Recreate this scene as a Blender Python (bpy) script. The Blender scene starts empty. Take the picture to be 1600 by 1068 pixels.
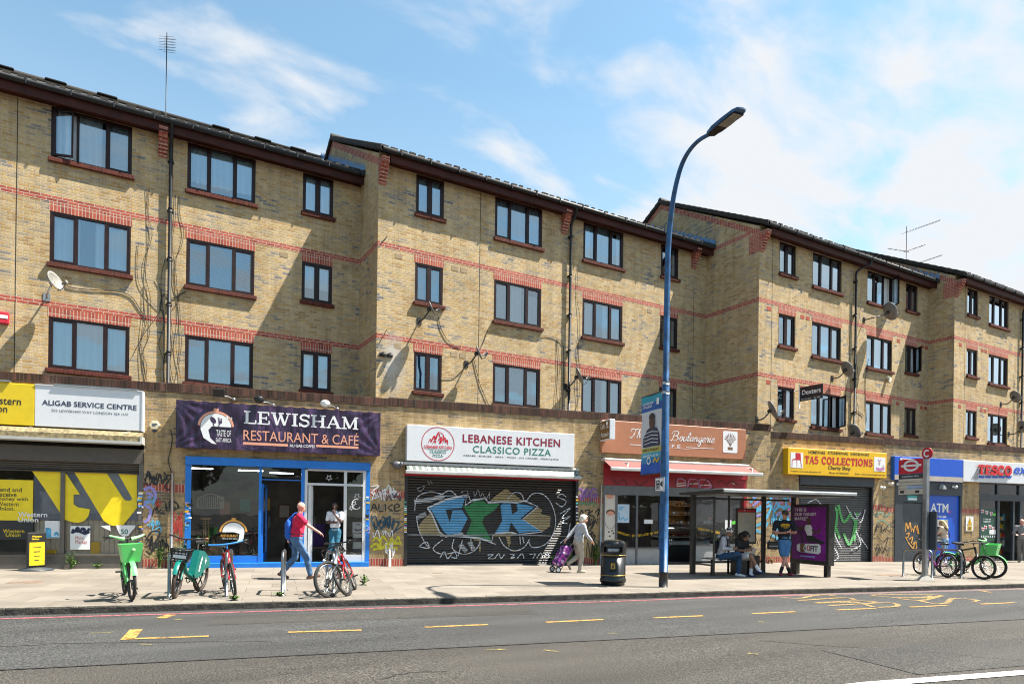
import bpy, bmesh, math, random
from mathutils import Vector, Matrix
random.seed(7)
SC = bpy.context.scene
COL = SC.collection
rad = math.radians
# ------------------------------------------------------------------ camera
FPX, CYP, YAW, ROLL = 1042.6, 806.8, rad(30.03), rad(0.77)
CAMPOS = Vector((0, 0, 1.42))
_r = Vector((math.cos(YAW), -math.sin(YAW), 0)); _f = Vector((math.sin(YAW), math.cos(YAW), 0)); _u = Vector((0, 0, 1))
CR = _r * math.cos(ROLL) + _u * math.sin(ROLL); CU = _u * math.cos(ROLL) - _r * math.sin(ROLL); CF = _f
cam = bpy.data.cameras.new('camera'); camo = bpy.data.objects.new('camera', cam); COL.objects.link(camo)
camo.matrix_world = Matrix(((CR.x, CU.x, -CF.x, 0), (CR.y, CU.y, -CF.y, 0), (CR.z, CU.z, -CF.z, CAMPOS.z), (0, 0, 0, 1)))
cam.sensor_fit = 'HORIZONTAL'; cam.sensor_width = 36; cam.lens = 36 * FPX / 1600
cam.shift_y = (CYP - 534) / 1600; cam.clip_start = .1; cam.clip_end = 3000
SC.camera = camo
# ------------------------------------------------------------------ light
SUNV = Vector((.895 * math.cos(rad(60)), -.445 * math.cos(rad(60)), math.sin(rad(60)))).normalized()
sl = bpy.data.lights.new('sun', 'SUN'); sl.energy = 5.0; sl.angle = rad(.53); sl.color = (1, .95, .86)
so = bpy.data.objects.new('sun', sl); COL.objects.link(so); so.location = (30, -20, 60)
so.rotation_euler = SUNV.to_track_quat('Z', 'Y').to_euler()
W = bpy.data.worlds.new('World'); SC.world = W; W.use_nodes = True
def world():
    nt = W.node_tree; n = nt.nodes; l = nt.links; n.clear()
    out = n.new('ShaderNodeOutputWorld'); sky = n.new('ShaderNodeTexSky'); sky.sky_type = 'NISHITA'; sky.sun_disc = False
    sky.sun_elevation = rad(60); sky.sun_rotation = math.atan2(.895, -.445); sky.ozone_density = 1.6; sky.air_density = 1.0; sky.dust_density = .6
    bg = n.new('ShaderNodeBackground'); bg.inputs[1].default_value = .10
    hs = n.new('ShaderNodeHueSaturation'); hs.inputs['Saturation'].default_value = .94; hs.inputs['Value'].default_value = 1.15
    tn = n.new('ShaderNodeMixRGB'); tn.blend_type = 'MULTIPLY'; tn.inputs[0].default_value = 1; tn.inputs[2].default_value = (.66, .80, .72, 1)
    l.new(sky.outputs[0], hs.inputs['Color']); l.new(hs.outputs[0], tn.inputs[1]); l.new(tn.outputs[0], bg.inputs[0])
    tc = n.new('ShaderNodeTexCoord'); sp = n.new('ShaderNodeSeparateXYZ'); l.new(tc.outputs['Generated'], sp.inputs[0])
    def m(op, a, b=None):
        q = n.new('ShaderNodeMath'); q.operation = op
        for i, v in enumerate((a, b)):
            if v is None: continue
            if isinstance(v, (int, float)): q.inputs[i].default_value = v
            else: l.new(v, q.inputs[i])
        return q.outputs[0]
    z = m('MAXIMUM', sp.outputs[2], 0.0); zz = m('ADD', z, .22)
    px = m('DIVIDE', sp.outputs[0], zz); py = m('DIVIDE', sp.outputs[1], zz)
    cb = n.new('ShaderNodeCombineXYZ'); l.new(px, cb.inputs[0]); l.new(py, cb.inputs[1])
    mp = n.new('ShaderNodeMapping'); l.new(cb.outputs[0], mp.inputs[0]); mp.inputs['Rotation'].default_value = (0, 0, rad(-60)); mp.inputs['Scale'].default_value = (1.0, 1.75, 1); mp.inputs['Location'].default_value = (.4, 3.3, 0)
    ns = n.new('ShaderNodeTexNoise'); ns.inputs['Scale'].default_value = 3.0; ns.inputs['Detail'].default_value = 9; ns.inputs['Roughness'].default_value = .52; ns.inputs['Distortion'].default_value = .35
    l.new(mp.outputs[0], ns.inputs['Vector'])
    # cloud bank sits low and towards +X (down the street)
    dx = m('ADD', m('MULTIPLY', sp.outputs[0], .22), .06); dz = m('MULTIPLY', m('SUBTRACT', .42, z), .40)
    cov = m('ADD', m('ADD', ns.outputs['Fac'], dx), dz)
    cr = n.new('ShaderNodeValToRGB'); cr.color_ramp.elements[0].position = .56; cr.color_ramp.elements[1].position = .80
    cr.color_ramp.interpolation = 'EASE'
    l.new(cov, cr.inputs[0])
    b2 = n.new('ShaderNodeBackground'); b2.inputs[0].default_value = (.93, .96, 1, 1); b2.inputs[1].default_value = .315
    hzf = m('MINIMUM', m('MAXIMUM', m('MULTIPLY', m('SUBTRACT', .55, z), 1.15), 0.0), .75); fac = m('MAXIMUM', cr.outputs[0], hzf)
    mx = n.new('ShaderNodeMixShader'); l.new(fac, mx.inputs[0]); l.new(bg.outputs[0], mx.inputs[1]); l.new(b2.outputs[0], mx.inputs[2])
    l.new(mx.outputs[0], out.inputs[0])
world()
SC.view_settings.view_transform = 'Standard'; SC.view_settings.look = 'None'; SC.view_settings.gamma = 1; SC.view_settings.exposure = 1.6
SC.render.engine = 'CYCLES'; SC.cycles.filter_width = 1.1
SC.cycles.use_denoising = True; SC.cycles.max_bounces = 7; SC.cycles.transparent_max_bounces = 12; SC.cycles.caustics_reflective = False; SC.cycles.caustics_refractive = False
# ------------------------------------------------------------------ frames: metres <-> points on real planes
def ray(u, v): return CR * ((u - 800) / FPX) - CU * ((v - CYP) / FPX) + CF
def gz(x): return -.004 * x
def G(u, v, h=0.0):
    r = ray(u, v); t = (h - CAMPOS.z) / (r.z + .004 * r.x); return CAMPOS + r * t
class Frame:
    """a vertical wall plane: s metres along, d metres out towards the street, z up"""
    def __init__(s, o, t): s.o = Vector((o[0], o[1], 0)); s.t = Vector((t[0], t[1], 0)).normalized(); s.n = Vector((s.t.y, -s.t.x, 0))
    def w(s, a, d, z): return s.o + s.t * a + s.n * d + Vector((0, 0, z))
    def px(s, u, v, d=0):
        r = ray(u, v); t = ((s.o - CAMPOS).dot(s.n) + d) / r.dot(s.n); q = CAMPOS + r * t
        return (q - s.o).dot(s.t), q.z
    def sd(s, p): q = Vector((p[0], p[1], 0)) - s.o; return q.dot(s.t), q.dot(s.n)
ST = Frame((6.08, 18.15), (.9827, -.1853))          # shop fronts / street line
ST2 = Frame(ST.w(0, -.30, 0), (.9827, -.1853))       # set-back right-hand shops
DK = [0, 20.06, 18.39, 15.94, 14.90]
X0 = [0, -9.0, 6.10, 19.07, 29.78, 46.0]
BL = [None] + [Frame((0, DK[k]), (1, 0)) for k in (1, 2, 3, 4)]
# ------------------------------------------------------------------ materials
MATS = {}
def nodes(name):
    m = bpy.data.materials.new(name); m.use_nodes = True; nt = m.node_tree
    b = nt.nodes['Principled BSDF']; return m, nt.nodes, nt.links, b
def M(name, col=(.5, .5, .5), rough=.6, metal=0, var=.12, vs=6, bump=0, bs=60, spec=.5, coat=0, emis=0):
    if name in MATS: return MATS[name]
    m, n, l, b = nodes(name)
    b.inputs['Roughness'].default_value = rough; b.inputs['Metallic'].default_value = metal
    b.inputs['Specular IOR Level'].default_value = spec; b.inputs['Coat Weight'].default_value = coat
    tc = n.new('ShaderNodeTexCoord'); ns = n.new('ShaderNodeTexNoise'); ns.inputs['Scale'].default_value = vs; ns.inputs['Detail'].default_value = 5
    l.new(tc.outputs['Object'], ns.inputs['Vector'])
    cr = n.new('ShaderNodeValToRGB'); e = cr.color_ramp.elements
    e[0].position = .3; e[1].position = .72
    e[0].color = (*[c * (1 - var) for c in col], 1); e[1].color = (*[min(1, c * (1 + var)) for c in col], 1)
    l.new(ns.outputs['Fac'], cr.inputs[0]); l.new(cr.outputs[0], b.inputs['Base Color'])
    mr = n.new('ShaderNodeMapRange'); mr.inputs['To Min'].default_value = max(.02, rough - .08); mr.inputs['To Max'].default_value = min(1, rough + .1)
    l.new(ns.outputs['Fac'], mr.inputs['Value']); l.new(mr.outputs[0], b.inputs['Roughness'])
    if emis:
        b.inputs['Emission Color'].default_value = (*col, 1); b.inputs['Emission Strength'].default_value = emis
    if bump:
        n2 = n.new('ShaderNodeTexNoise'); n2.inputs['Scale'].default_value = bs; n2.inputs['Detail'].default_value = 4; l.new(tc.outputs['Object'], n2.inputs['Vector'])
        bp = n.new('ShaderNodeBump'); bp.inputs['Strength'].default_value = bump; bp.inputs['Distance'].default_value = .02; l.new(n2.outputs['Fac'], bp.inputs['Height']); l.new(bp.outputs[0], b.inputs['Normal'])
    MATS[name] = m; return m
def ramp(cr, stops, interp='LINEAR'):
    r = cr.color_ramp; r.interpolation = interp
    while len(r.elements) > 1: r.elements.remove(r.elements[-1])
    r.elements[0].position = stops[0][0]; r.elements[0].color = (*stops[0][1], 1)
    for p, c in stops[1:]:
        e = r.elements.new(p); e.color = (*c, 1)
def brick(name, stops, mortar, bw=.225, rh=.075, ms=.009, offset=.5, stain=.35, bump=.5):
    m, n, l, b = nodes(name)
    uv = n.new('ShaderNodeUVMap'); uv.uv_map = 'UVMap'
    bt = n.new('ShaderNodeTexBrick'); l.new(uv.outputs[0], bt.inputs['Vector']); bt.offset = offset
    bt.inputs['Color1'].default_value = (0, 0, 0, 1); bt.inputs['Color2'].default_value = (1, 1, 1, 1); bt.inputs['Mortar'].default_value = (.5, .5, .5, 1)
    for k, v in (('Scale', 1), ('Mortar Size', ms), ('Mortar Smooth', .15), ('Bias', 0), ('Brick Width', bw), ('Row Height', rh)): bt.inputs[k].default_value = v
    # clumps of odd-coloured bricks
    nz = n.new('ShaderNodeTexNoise'); nz.inputs['Scale'].default_value = .9; nz.inputs['Detail'].default_value = 3; l.new(uv.outputs[0], nz.inputs['Vector'])
    ad = n.new('ShaderNodeMath'); ad.operation = 'MULTIPLY_ADD'; ad.inputs[1].default_value = 1.0; l.new(nz.outputs['Fac'], ad.inputs[0])
    sub = n.new('ShaderNodeMath'); sub.operation = 'MULTIPLY_ADD'; sub.inputs[1].default_value = .7; sub.inputs[2].default_value = -.35; l.new(bt.outputs['Color'], sub.inputs[0]); l.new(sub.outputs[0], ad.inputs[2])
    cr = n.new('ShaderNodeValToRGB'); ramp(cr, stops); l.new(ad.outputs[0], cr.inputs[0])
    fine = n.new('ShaderNodeTexNoise'); fine.inputs['Scale'].default_value = 28; fine.inputs['Detail'].default_value = 6; l.new(uv.outputs[0], fine.inputs['Vector'])
    big = n.new('ShaderNodeTexNoise'); big.inputs['Scale'].default_value = .55; big.inputs['Detail'].default_value = 6; big.inputs['Roughness'].default_value = .65; l.new(uv.outputs[0], big.inputs['Vector'])
    mm = n.new('ShaderNodeMixRGB'); mm.inputs[2].default_value = (*mortar, 1); l.new(bt.outputs['Fac'], mm.inputs[0]); l.new(cr.outputs[0], mm.inputs[1])
    c2 = n.new('ShaderNodeMapRange'); c2.inputs['From Min'].default_value = .3; c2.inputs['From Max'].default_value = .7; c2.inputs['To Min'].default_value = 1 - stain * .45; c2.inputs['To Max'].default_value = 1.08; l.new(big.outputs['Fac'], c2.inputs['Value'])
    c3 = n.new('ShaderNodeMapRange'); c3.inputs['From Min'].default_value = .3; c3.inputs['From Max'].default_value = .7; c3.inputs['To Min'].default_value = .8; c3.inputs['To Max'].default_value = 1.15; l.new(fine.outputs['Fac'], c3.inputs['Value'])
    mp = n.new('ShaderNodeMapping'); mp.inputs['Scale'].default_value = (2.6, .22, 1); l.new(uv.outputs[0], mp.inputs[0]); sk = n.new('ShaderNodeTexNoise'); sk.inputs['Scale'].default_value = 1.4; sk.inputs['Detail'].default_value = 7; sk.inputs['Roughness'].default_value = .7; l.new(mp.outputs[0], sk.inputs['Vector'])
    c4 = n.new('ShaderNodeMapRange'); c4.inputs['From Min'].default_value = .32; c4.inputs['From Max'].default_value = .6; c4.inputs['To Min'].default_value = 1 - stain * .7; c4.inputs['To Max'].default_value = 1.04; l.new(sk.outputs['Fac'], c4.inputs['Value'])
    m5 = n.new('ShaderNodeMath'); m5.operation = 'MULTIPLY'; l.new(c2.outputs[0], m5.inputs[0]); l.new(c4.outputs[0], m5.inputs[1])
    mu = n.new('ShaderNodeMath'); mu.operation = 'MULTIPLY'; l.new(m5.outputs[0], mu.inputs[0]); l.new(c3.outputs[0], mu.inputs[1])
    vm = n.new('ShaderNodeVectorMath'); vm.operation = 'SCALE'; l.new(mm.outputs[0], vm.inputs[0]); l.new(mu.outputs[0], vm.inputs['Scale'])
    l.new(vm.outputs[0], b.inputs['Base Color']); b.inputs['Roughness'].default_value = .88; b.inputs['Specular IOR Level'].default_value = .25
    hh = n.new('ShaderNodeMath'); hh.operation = 'SUBTRACT'; l.new(fine.outputs['Fac'], hh.inputs[0]); l.new(bt.outputs['Fac'], hh.inputs[1])
    bp = n.new('ShaderNodeBump'); bp.inputs['Strength'].default_value = bump; bp.inputs['Distance'].default_value = .008; l.new(hh.outputs[0], bp.inputs['Height']); l.new(bp.outputs[0], b.inputs['Normal'])
    MATS[name] = m; return m
YB = [(.1, (0.353, 0.223, 0.093)), (.24, (0.449, 0.287, 0.109)), (.36, (0.468, 0.327, 0.147)), (.48, (0.525, 0.381, 0.196)), (.58, (0.477, 0.356, 0.191)), (.70, (0.420, 0.307, 0.164)), (.83, (0.334, 0.267, 0.174)), (.885, (0.239, 0.208, 0.174)), (.97, (0.143, 0.142, 0.145))]
brick('yellow_brick', YB, (0.449, 0.371, 0.278))
brick('shop_brick', [(.1, (.37, .24, .10)), (.3, (.47, .315, .14)), (.5, (.52, .365, .18)), (.7, (.41, .285, .145)), (.82, (.26, .20, .125)), (.95, (.14, .127, .11))], (.43, .34, .235), stain=.6)
RB = [(.1, (.27, .05, .033)), (.4, (.37, .08, .048)), (.7, (.41, .10, .062)), (.95, (.23, .05, .036))]
brick('red_brick', RB, (.46, .36, .29), stain=.2)
brick('red_soldier', RB, (.46, .36, .29), bw=.075, rh=.225, offset=0, stain=.2)
brick('red_plain', RB, (.30, .07, .05), stain=.2)
brick('coping_brick', [(.1, (.06, .033, .024)), (.5, (.105, .052, .036)), (.75, (.17, .07, .048)), (.95, (.045, .035, .028))], (.10, .08, .06), bw=.075, rh=.225, offset=0, stain=.9)
brick('sill_brick', [(.1, (.075, .018, .013)), (.5, (.13, .03, .02)), (.9, (.06, .016, .013))], (.10, .045, .03), bw=.075, rh=.3, offset=0, stain=.3)
def tile_mat():
    m, n, l, b = nodes('roof_tiles')
    uv = n.new('ShaderNodeUVMap'); uv.uv_map = 'UVMap'
    bt = n.new('ShaderNodeTexBrick'); l.new(uv.outputs[0], bt.inputs['Vector']); bt.inputs['Color1'].default_value = (.018, .014, .011, 1); bt.inputs['Color2'].default_value = (.034, .026, .020, 1); bt.inputs['Mortar'].default_value = (.03, .03, .03, 1)
    for k, v in (('Scale', 1), ('Mortar Size', .02), ('Brick Width', .3), ('Row Height', .3)): bt.inputs[k].default_value = v
    ns = n.new('ShaderNodeTexNoise'); ns.inputs['Scale'].default_value = 9; ns.inputs['Detail'].default_value = 8; l.new(uv.outputs[0], ns.inputs['Vector'])
    cr = n.new('ShaderNodeValToRGB'); ramp(cr, [(.5, (0, 0, 0)), (.68, (1, 1, 1))]); l.new(ns.outputs['Fac'], cr.inputs[0])
    mx = n.new('ShaderNodeMixRGB'); mx.inputs[2].default_value = (.06, .048, .030, 1); l.new(cr.outputs[0], mx.inputs[0]); l.new(bt.outputs['Color'], mx.inputs[1]); l.new(mx.outputs[0], b.inputs['Base Color'])
    b.inputs['Roughness'].default_value = .9
    bp = n.new('ShaderNodeBump'); bp.inputs['Distance'].default_value = .03; l.new(bt.outputs['Fac'], bp.inputs['Height']); bp.invert = True; l.new(bp.outputs[0], b.inputs['Normal'])
    MATS['roof_tiles'] = m
tile_mat()
def glass(name, tint=(1, 1, 1), ior=1.5, boost=1.0):
    m = bpy.data.materials.new(name); m.use_nodes = True; n = m.node_tree.nodes; l = m.node_tree.links; n.clear()
    o = n.new('ShaderNodeOutputMaterial'); t = n.new('ShaderNodeBsdfTransparent'); g = n.new('ShaderNodeBsdfGlossy'); g.inputs['Roughness'].default_value = .01
    t.inputs[0].default_value = (*tint, 1); g.inputs['Color'].default_value = (.70, .88, 1, 1) if boost > 2 else (1, 1, 1, 1); f = n.new('ShaderNodeFresnel'); f.inputs['IOR'].default_value = ior
    mu = n.new('ShaderNodeMath'); mu.operation = 'MULTIPLY'; mu.use_clamp = True; mu.inputs[1].default_value = boost; l.new(f.outputs[0], mu.inputs[0])
    x = n.new('ShaderNodeMixShader'); l.new(mu.outputs[0], x.inputs[0]); l.new(t.outputs[0], x.inputs[1]); l.new(g.outputs[0], x.inputs[2]); l.new(x.outputs[0], o.inputs[0])
    # old panes are never quite flat
    tc = n.new('ShaderNodeTexCoord'); ns = n.new('ShaderNodeTexNoise'); ns.inputs['Scale'].default_value = 1.3; l.new(tc.outputs['Object'], ns.inputs['Vector'])
    bp = n.new('ShaderNodeBump'); bp.inputs['Strength'].default_value = .12; bp.inputs['Distance'].default_value = .02; l.new(ns.outputs['Fac'], bp.inputs['Height']); l.new(bp.outputs[0], g.inputs['Normal']); l.new(bp.outputs[0], f.inputs['Normal'])
    MATS[name] = m; return m
glass('window_glass', (.80, .93, 1.0), 1.5, 7.5); glass('shop_glass', (.80, .83, .83), 1.5, 1.3); glass('clear_glass', (.93, .95, .95), 1.45, 1.0)
def mm(k): return MATS[k] if isinstance(k, str) else k
# ------------------------------------------------------------------ mesh builder
ORG = {}
class MB:
    def __init__(s): s.v = []; s.f = []; s.uv = []; s.sm = []; s.mi = []; s.cur = 0
    def face(s, pts, uv=None, sm=False):
        i = len(s.v); pts = [Vector(p) for p in pts]; s.v += pts; s.f.append(list(range(i, i + len(pts)))); s.sm.append(sm); s.mi.append(s.cur)
        if uv is None:
            nn = Vector((0, 0, 0))
            for k in range(len(pts)):
                a = pts[k]; b = pts[(k + 1) % len(pts)]
                nn += Vector(((a.y - b.y) * (a.z + b.z), (a.z - b.z) * (a.x + b.x), (a.x - b.x) * (a.y + b.y)))
            if nn.length > 0: nn.normalize()
            if abs(nn.z) < .6 and abs(nn.x) + abs(nn.y) > 1e-6:
                t = Vector((-nn.y, nn.x, 0)).normalized(); uv = [(p.dot(t), p.z) for p in pts]
            else: uv = [(p.x, p.y) for p in pts]
        s.uv.append(uv)
    def grid(s, idx_rows, sm=True, close=False):
        """rows of points, shared vertices"""
        base = len(s.v); nr = len(idx_rows); nc = len(idx_rows[0])
        for r in idx_rows: s.v += [Vector(p) for p in r]
        for i in range(nr - 1):
            for j in range(nc if close else nc - 1):
                j2 = (j + 1) % nc
                s.f.append([base + i * nc + j, base + i * nc + j2, base + (i + 1) * nc + j2, base + (i + 1) * nc + j]); s.sm.append(sm); s.mi.append(s.cur)
                s.uv.append([(j * .1, i * .1), (j * .1 + .1, i * .1), (j * .1 + .1, i * .1 + .1), (j * .1, i * .1 + .1)])
        return base
    def box(s, x0, x1, y0, y1, z0, z1, X=None, bev=0):
        P = (lambda a, b, c: X(a, b, c)) if X else (lambda a, b, c: Vector((a, b, c)))
        if bev:
            e = bev
            def ring(z, q): return [P(x0 + q, y0 + q + e, z), P(x0 + q + e, y0 + q, z), P(x1 - q - e, y0 + q, z), P(x1 - q, y0 + q + e, z), P(x1 - q, y1 - q - e, z), P(x1 - q - e, y1 - q, z), P(x0 + q + e, y1 - q, z), P(x0 + q, y1 - q - e, z)]
            R = [ring(z0, e), ring(z0 + e, 0), ring(z1 - e, 0), ring(z1, e)]
            for a, b in zip(R, R[1:]):
                for k in range(8): s.face([a[k], a[(k + 1) % 8], b[(k + 1) % 8], b[k]])
            s.face(R[0][::-1]); s.face(R[-1]); return
        c = [P(x0, y0, z0), P(x1, y0, z0), P(x1, y1, z0), P(x0, y1, z0), P(x0, y0, z1), P(x1, y0, z1), P(x1, y1, z1), P(x0, y1, z1)]
        for q in ((0, 1, 5, 4), (1, 2, 6, 5), (2, 3, 7, 6), (3, 0, 4, 7), (4, 5, 6, 7), (3, 2, 1, 0)): s.face([c[i] for i in q])
    def loft(s, A, B, caps=True):
        n = len(A)
        for k in range(n): s.face([A[k], A[(k + 1) % n], B[(k + 1) % n], B[k]])
        if caps: s.face(A[::-1]); s.face(B)
    def tube(s, pts, r, n=8, caps=True, sm=True):
        pts = [Vector(p) for p in pts]; R = r if isinstance(r, (list, tuple)) else [r] * len(pts); rows = []; up = None
        for i, p in enumerate(pts):
            d = (pts[min(i + 1, len(pts) - 1)] - pts[max(i - 1, 0)])
            d = d.normalized() if d.length > 1e-9 else Vector((0, 0, 1))
            if up is None: up = Vector((0, 0, 1)) if abs(d.z) < .9 else Vector((1, 0, 0))
            a = d.cross(up)
            if a.length < 1e-4: a = d.cross(Vector((.3, .9, .2)))
            a.normalize(); b = a.cross(d); up = b
            rows.append([p + (a * math.cos(k * 2 * math.pi / n) + b * math.sin(k * 2 * math.pi / n)) * R[i] for k in range(n)])
        base = s.grid(rows, sm, True)
        if caps:
            for off, rev in ((0, False), ((len(rows) - 1) * n, True)):
                ids = [base + off + k for k in range(n)]; s.f.append(ids[::-1] if rev else ids); s.sm.append(False); s.mi.append(s.cur); s.uv.append([(0, 0)] * n)
    def lathe(s, prof, c=(0, 0, 0), n=20, X=None, sm=True, caps=True):
        X = X or (lambda p: p); c = Vector(c)
        rows = [[X(c + Vector((r * math.cos(k * 2 * math.pi / n), r * math.sin(k * 2 * math.pi / n), z))) for k in range(n)] for r, z in prof]
        base = s.grid(rows, sm, True)
        if caps:
            for off, rev in ((0, True), ((len(rows) - 1) * n, False)):
                ids = [base + off + k for k in range(n)]; s.f.append(ids[::-1] if rev else ids); s.sm.append(False); s.mi.append(s.cur); s.uv.append([(0, 0)] * n)
    def sphere(s, c, r, n=12, m=8, sc=(1, 1, 1), sm=True):
        c = Vector(c); rows = []
        for i in range(m + 1):
            t = math.pi * i / m; rr = max(math.sin(t), 1e-3)
            rows.append([c + Vector((r * sc[0] * rr * math.cos(2 * math.pi * k / n), r * sc[1] * rr * math.sin(2 * math.pi * k / n), -r * sc[2] * math.cos(t))) for k in range(n)])
        s.grid(rows, sm, True)
    def torus(s, c, R, r, ax, n=28, m=8, a0=0, a1=2 * math.pi):
        c = Vector(c); ax = Vector(ax).normalized(); u = ax.orthogonal().normalized(); w = ax.cross(u); full = abs(a1 - a0 - 2 * math.pi) < 1e-6
        rows = []
        for i in range(n + 1):
            t = a0 + (a1 - a0) * i / n; d = u * math.cos(t) + w * math.sin(t)
            rows.append([c + d * (R + r * math.cos(2 * math.pi * k / m)) + ax * (r * math.sin(2 * math.pi * k / m)) for k in range(m)])
        s.grid(rows, True, True)
    def pieces(s, name, mats, parent):
        """one object per connected piece"""
        par = list(range(len(s.f))); key = {}
        def fd(i):
            while par[i] != i: i = par[i]
            return i
        for i, f in enumerate(s.f):
            for j in f:
                k = tuple(round(c, 4) for c in s.v[j])
                if k in key: par[fd(i)] = fd(key[k])
                else: key[k] = i
        G_ = {}
        for i in range(len(s.f)): G_.setdefault(fd(i), []).append(i)
        for ids in G_.values():
            m = MB()
            for i in ids: m.cur = s.mi[i]; m.face([s.v[j] for j in s.f[i]], s.uv[i], s.sm[i])
            o = m.build(name, mats, parent)
        return o
    def build(s, name, mats, parent=None, org=None, thin=None):
        if parent is not None: o = ORG.get(parent.name, Vector((0, 0, 0)))
        else: o = Vector(org) if org is not None else (Vector((sum(p.x for p in s.v) / len(s.v), sum(p.y for p in s.v) / len(s.v), min(p.z for p in s.v))) if s.v else Vector((0, 0, 0)))
        me = bpy.data.meshes.new(name); me.from_pydata([p - o for p in s.v], [], s.f)
        ul = me.uv_layers.new(name='UVMap'); k = 0
        for pl, u in zip(me.polygons, s.uv):
            for q in range(len(u)): ul.data[pl.loop_start + q].uv = u[q]
        me.polygons.foreach_set('use_smooth', s.sm); me.polygons.foreach_set('material_index', s.mi)
        for m_ in (mats if isinstance(mats, (list, tuple)) else [mats]): me.materials.append(mm(m_))
        me.validate(); me.update()
        ob = bpy.data.objects.new(name, me); COL.objects.link(ob)
        if parent is not None: ob.parent = parent
        else: ob.location = o
        ORG[ob.name] = o
        if thin:
            md = ob.modifiers.new('solid', 'SOLIDIFY'); md.thickness = thin; md.offset = 1
        return ob
def tag(o, label=None, cat=None, group=None, kind=None):
    if label: o['label'] = label
    if cat: o['category'] = cat
    if group: o['group'] = group
    if kind: o['kind'] = kind
    return o
def thing(name, loc, label, cat, group=None):
    e = bpy.data.objects.new(name, None); COL.objects.link(e); e.location = loc; e.empty_display_size = .2; ORG[e.name] = Vector(loc)
    return tag(e, label, cat, group)
def copy_tree(o, parent=None):
    c = o.copy(); COL.objects.link(c); ORG[c.name] = ORG.get(o.name, Vector((0, 0, 0)))
    if parent is not None: c.parent = parent
    for ch in list(o.children): copy_tree(ch, c)
    return c
def spline(pts, k=6):
    P = [Vector(p) for p in pts]; out = []
    for i in range(len(P) - 1):
        a = P[max(i - 1, 0)]; b = P[i]; c = P[i + 1]; d = P[min(i + 2, len(P) - 1)]
        for j in range(k):
            t = j / k; out.append(.5 * ((2 * b) + (c - a) * t + (2 * a - 5 * b + 4 * c - d) * t * t + (3 * b - a - 3 * c + d) * t ** 3))
    out.append(P[-1]); return out
# ------------------------------------------------------------------ walls with openings, wall-mounted boxes, flat artwork
def holes_wall(mb, fr, s0, s1, z0, z1, holes, depth=.12, rev=True, d=0):
    S = sorted({s0, s1, *[h[0] for h in holes], *[h[1] for h in holes]}); Z = sorted({z0, z1, *[h[2] for h in holes], *[h[3] for h in holes]})
    S = [a for a in S if s0 <= a <= s1]; Z = [a for a in Z if z0 <= a <= z1]
    for a, b in zip(S, S[1:]):
        run = None
        for c, e in zip(Z, Z[1:]):
            m = ((a + b) / 2, (c + e) / 2)
            if any(h[0] < m[0] < h[1] and h[2] < m[1] < h[3] for h in holes): continue
            mb.face([fr.w(a, d, c), fr.w(b, d, c), fr.w(b, d, e), fr.w(a, d, e)], [(a, c), (b, c), (b, e), (a, e)])
    if rev:
        for a, b, c, e in [h[:4] for h in holes]:
            for p, q in (((a, c), (a, e)), ((a, e), (b, e)), ((b, e), (b, c)), ((b, c), (a, c))):
                mb.face([fr.w(p[0], d, p[1]), fr.w(q[0], d, q[1]), fr.w(q[0], d - depth, q[1]), fr.w(p[0], d - depth, p[1])])
def fbox(mb, fr, s0, s1, d0, d1, z0, z1, bev=0):
    mb.box(s0, s1, -d1, -d0, z0, z1, X=lambda a, b, c: fr.w(a, -b, c), bev=bev)
def pbox(mb, fr, u0, vt, u1, vb, d0, d1, bev=0, dref=None):
    """box on a wall plane given by a photo rectangle (left, top, right, bottom) of its front face"""
    q = d1 if dref is None else dref
    s0, zt = fr.px(u0, vt, q); s1, _ = fr.px(u1, vt, q); _, zb = fr.px(u0, vb, q)
    fbox(mb, fr, s0, s1, d0, d1, zb, zt, bev); return s0, s1, zb, zt
def poly_on(mb, fr, pts, d, thick=.0):
    """flat painted shape; pts are photo points lying on the wall plane"""
    P = [fr.px(u, v, d) for u, v in pts]; poly_sz(mb, fr, P, d)
def poly_sz(mb, fr, P, d):
    ar = sum(P[i][0] * P[(i + 1) % len(P)][1] - P[(i + 1) % len(P)][0] * P[i][1] for i in range(len(P)))
    if ar < 0: P = P[::-1]
    from mathutils.geometry import tessellate_polygon
    for t in tessellate_polygon([[Vector((a, b, 0)) for a, b in P]]):
        q = [P[i] for i in t]
        if (q[1][0] - q[0][0]) * (q[2][1] - q[0][1]) - (q[2][0] - q[0][0]) * (q[1][1] - q[0][1]) < 0: q = q[::-1]
        mb.face([fr.w(a, d, b) for a, b in q])
def ribbon(mb, fr, P, d, w, smooth=0, jit=0):
    """painted line of width w along (s,z) points"""
    if smooth: P = [(v.x, v.y) for v in spline([(a, b, 0) for a, b in P], smooth)]
    n = len(P); L = []; Rr = []
    for i in range(n):
        a = P[max(i - 1, 0)]; b = P[min(i + 1, n - 1)]; t = Vector((b[0] - a[0], b[1] - a[1])); t = t.normalized() if t.length > 1e-9 else Vector((1, 0)); nn = Vector((-t.y, t.x))
        ww = (w[i * len(w) // n] if isinstance(w, (list, tuple)) else w) * .5 * (1 + random.uniform(-jit, jit)); q = Vector(P[i]); L.append(q + nn * ww); Rr.append(q - nn * ww)
    for i in range(n - 1): mb.face([fr.w(Rr[i].x, d, Rr[i].y), fr.w(Rr[i + 1].x, d, Rr[i + 1].y), fr.w(L[i + 1].x, d, L[i + 1].y), fr.w(L[i].x, d, L[i].y)])
def rib_px(mb, fr, pts, d, w, smooth=5, jit=.15): ribbon(mb, fr, [fr.px(u, v, d) for u, v in pts], d, w, smooth, jit)
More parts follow.
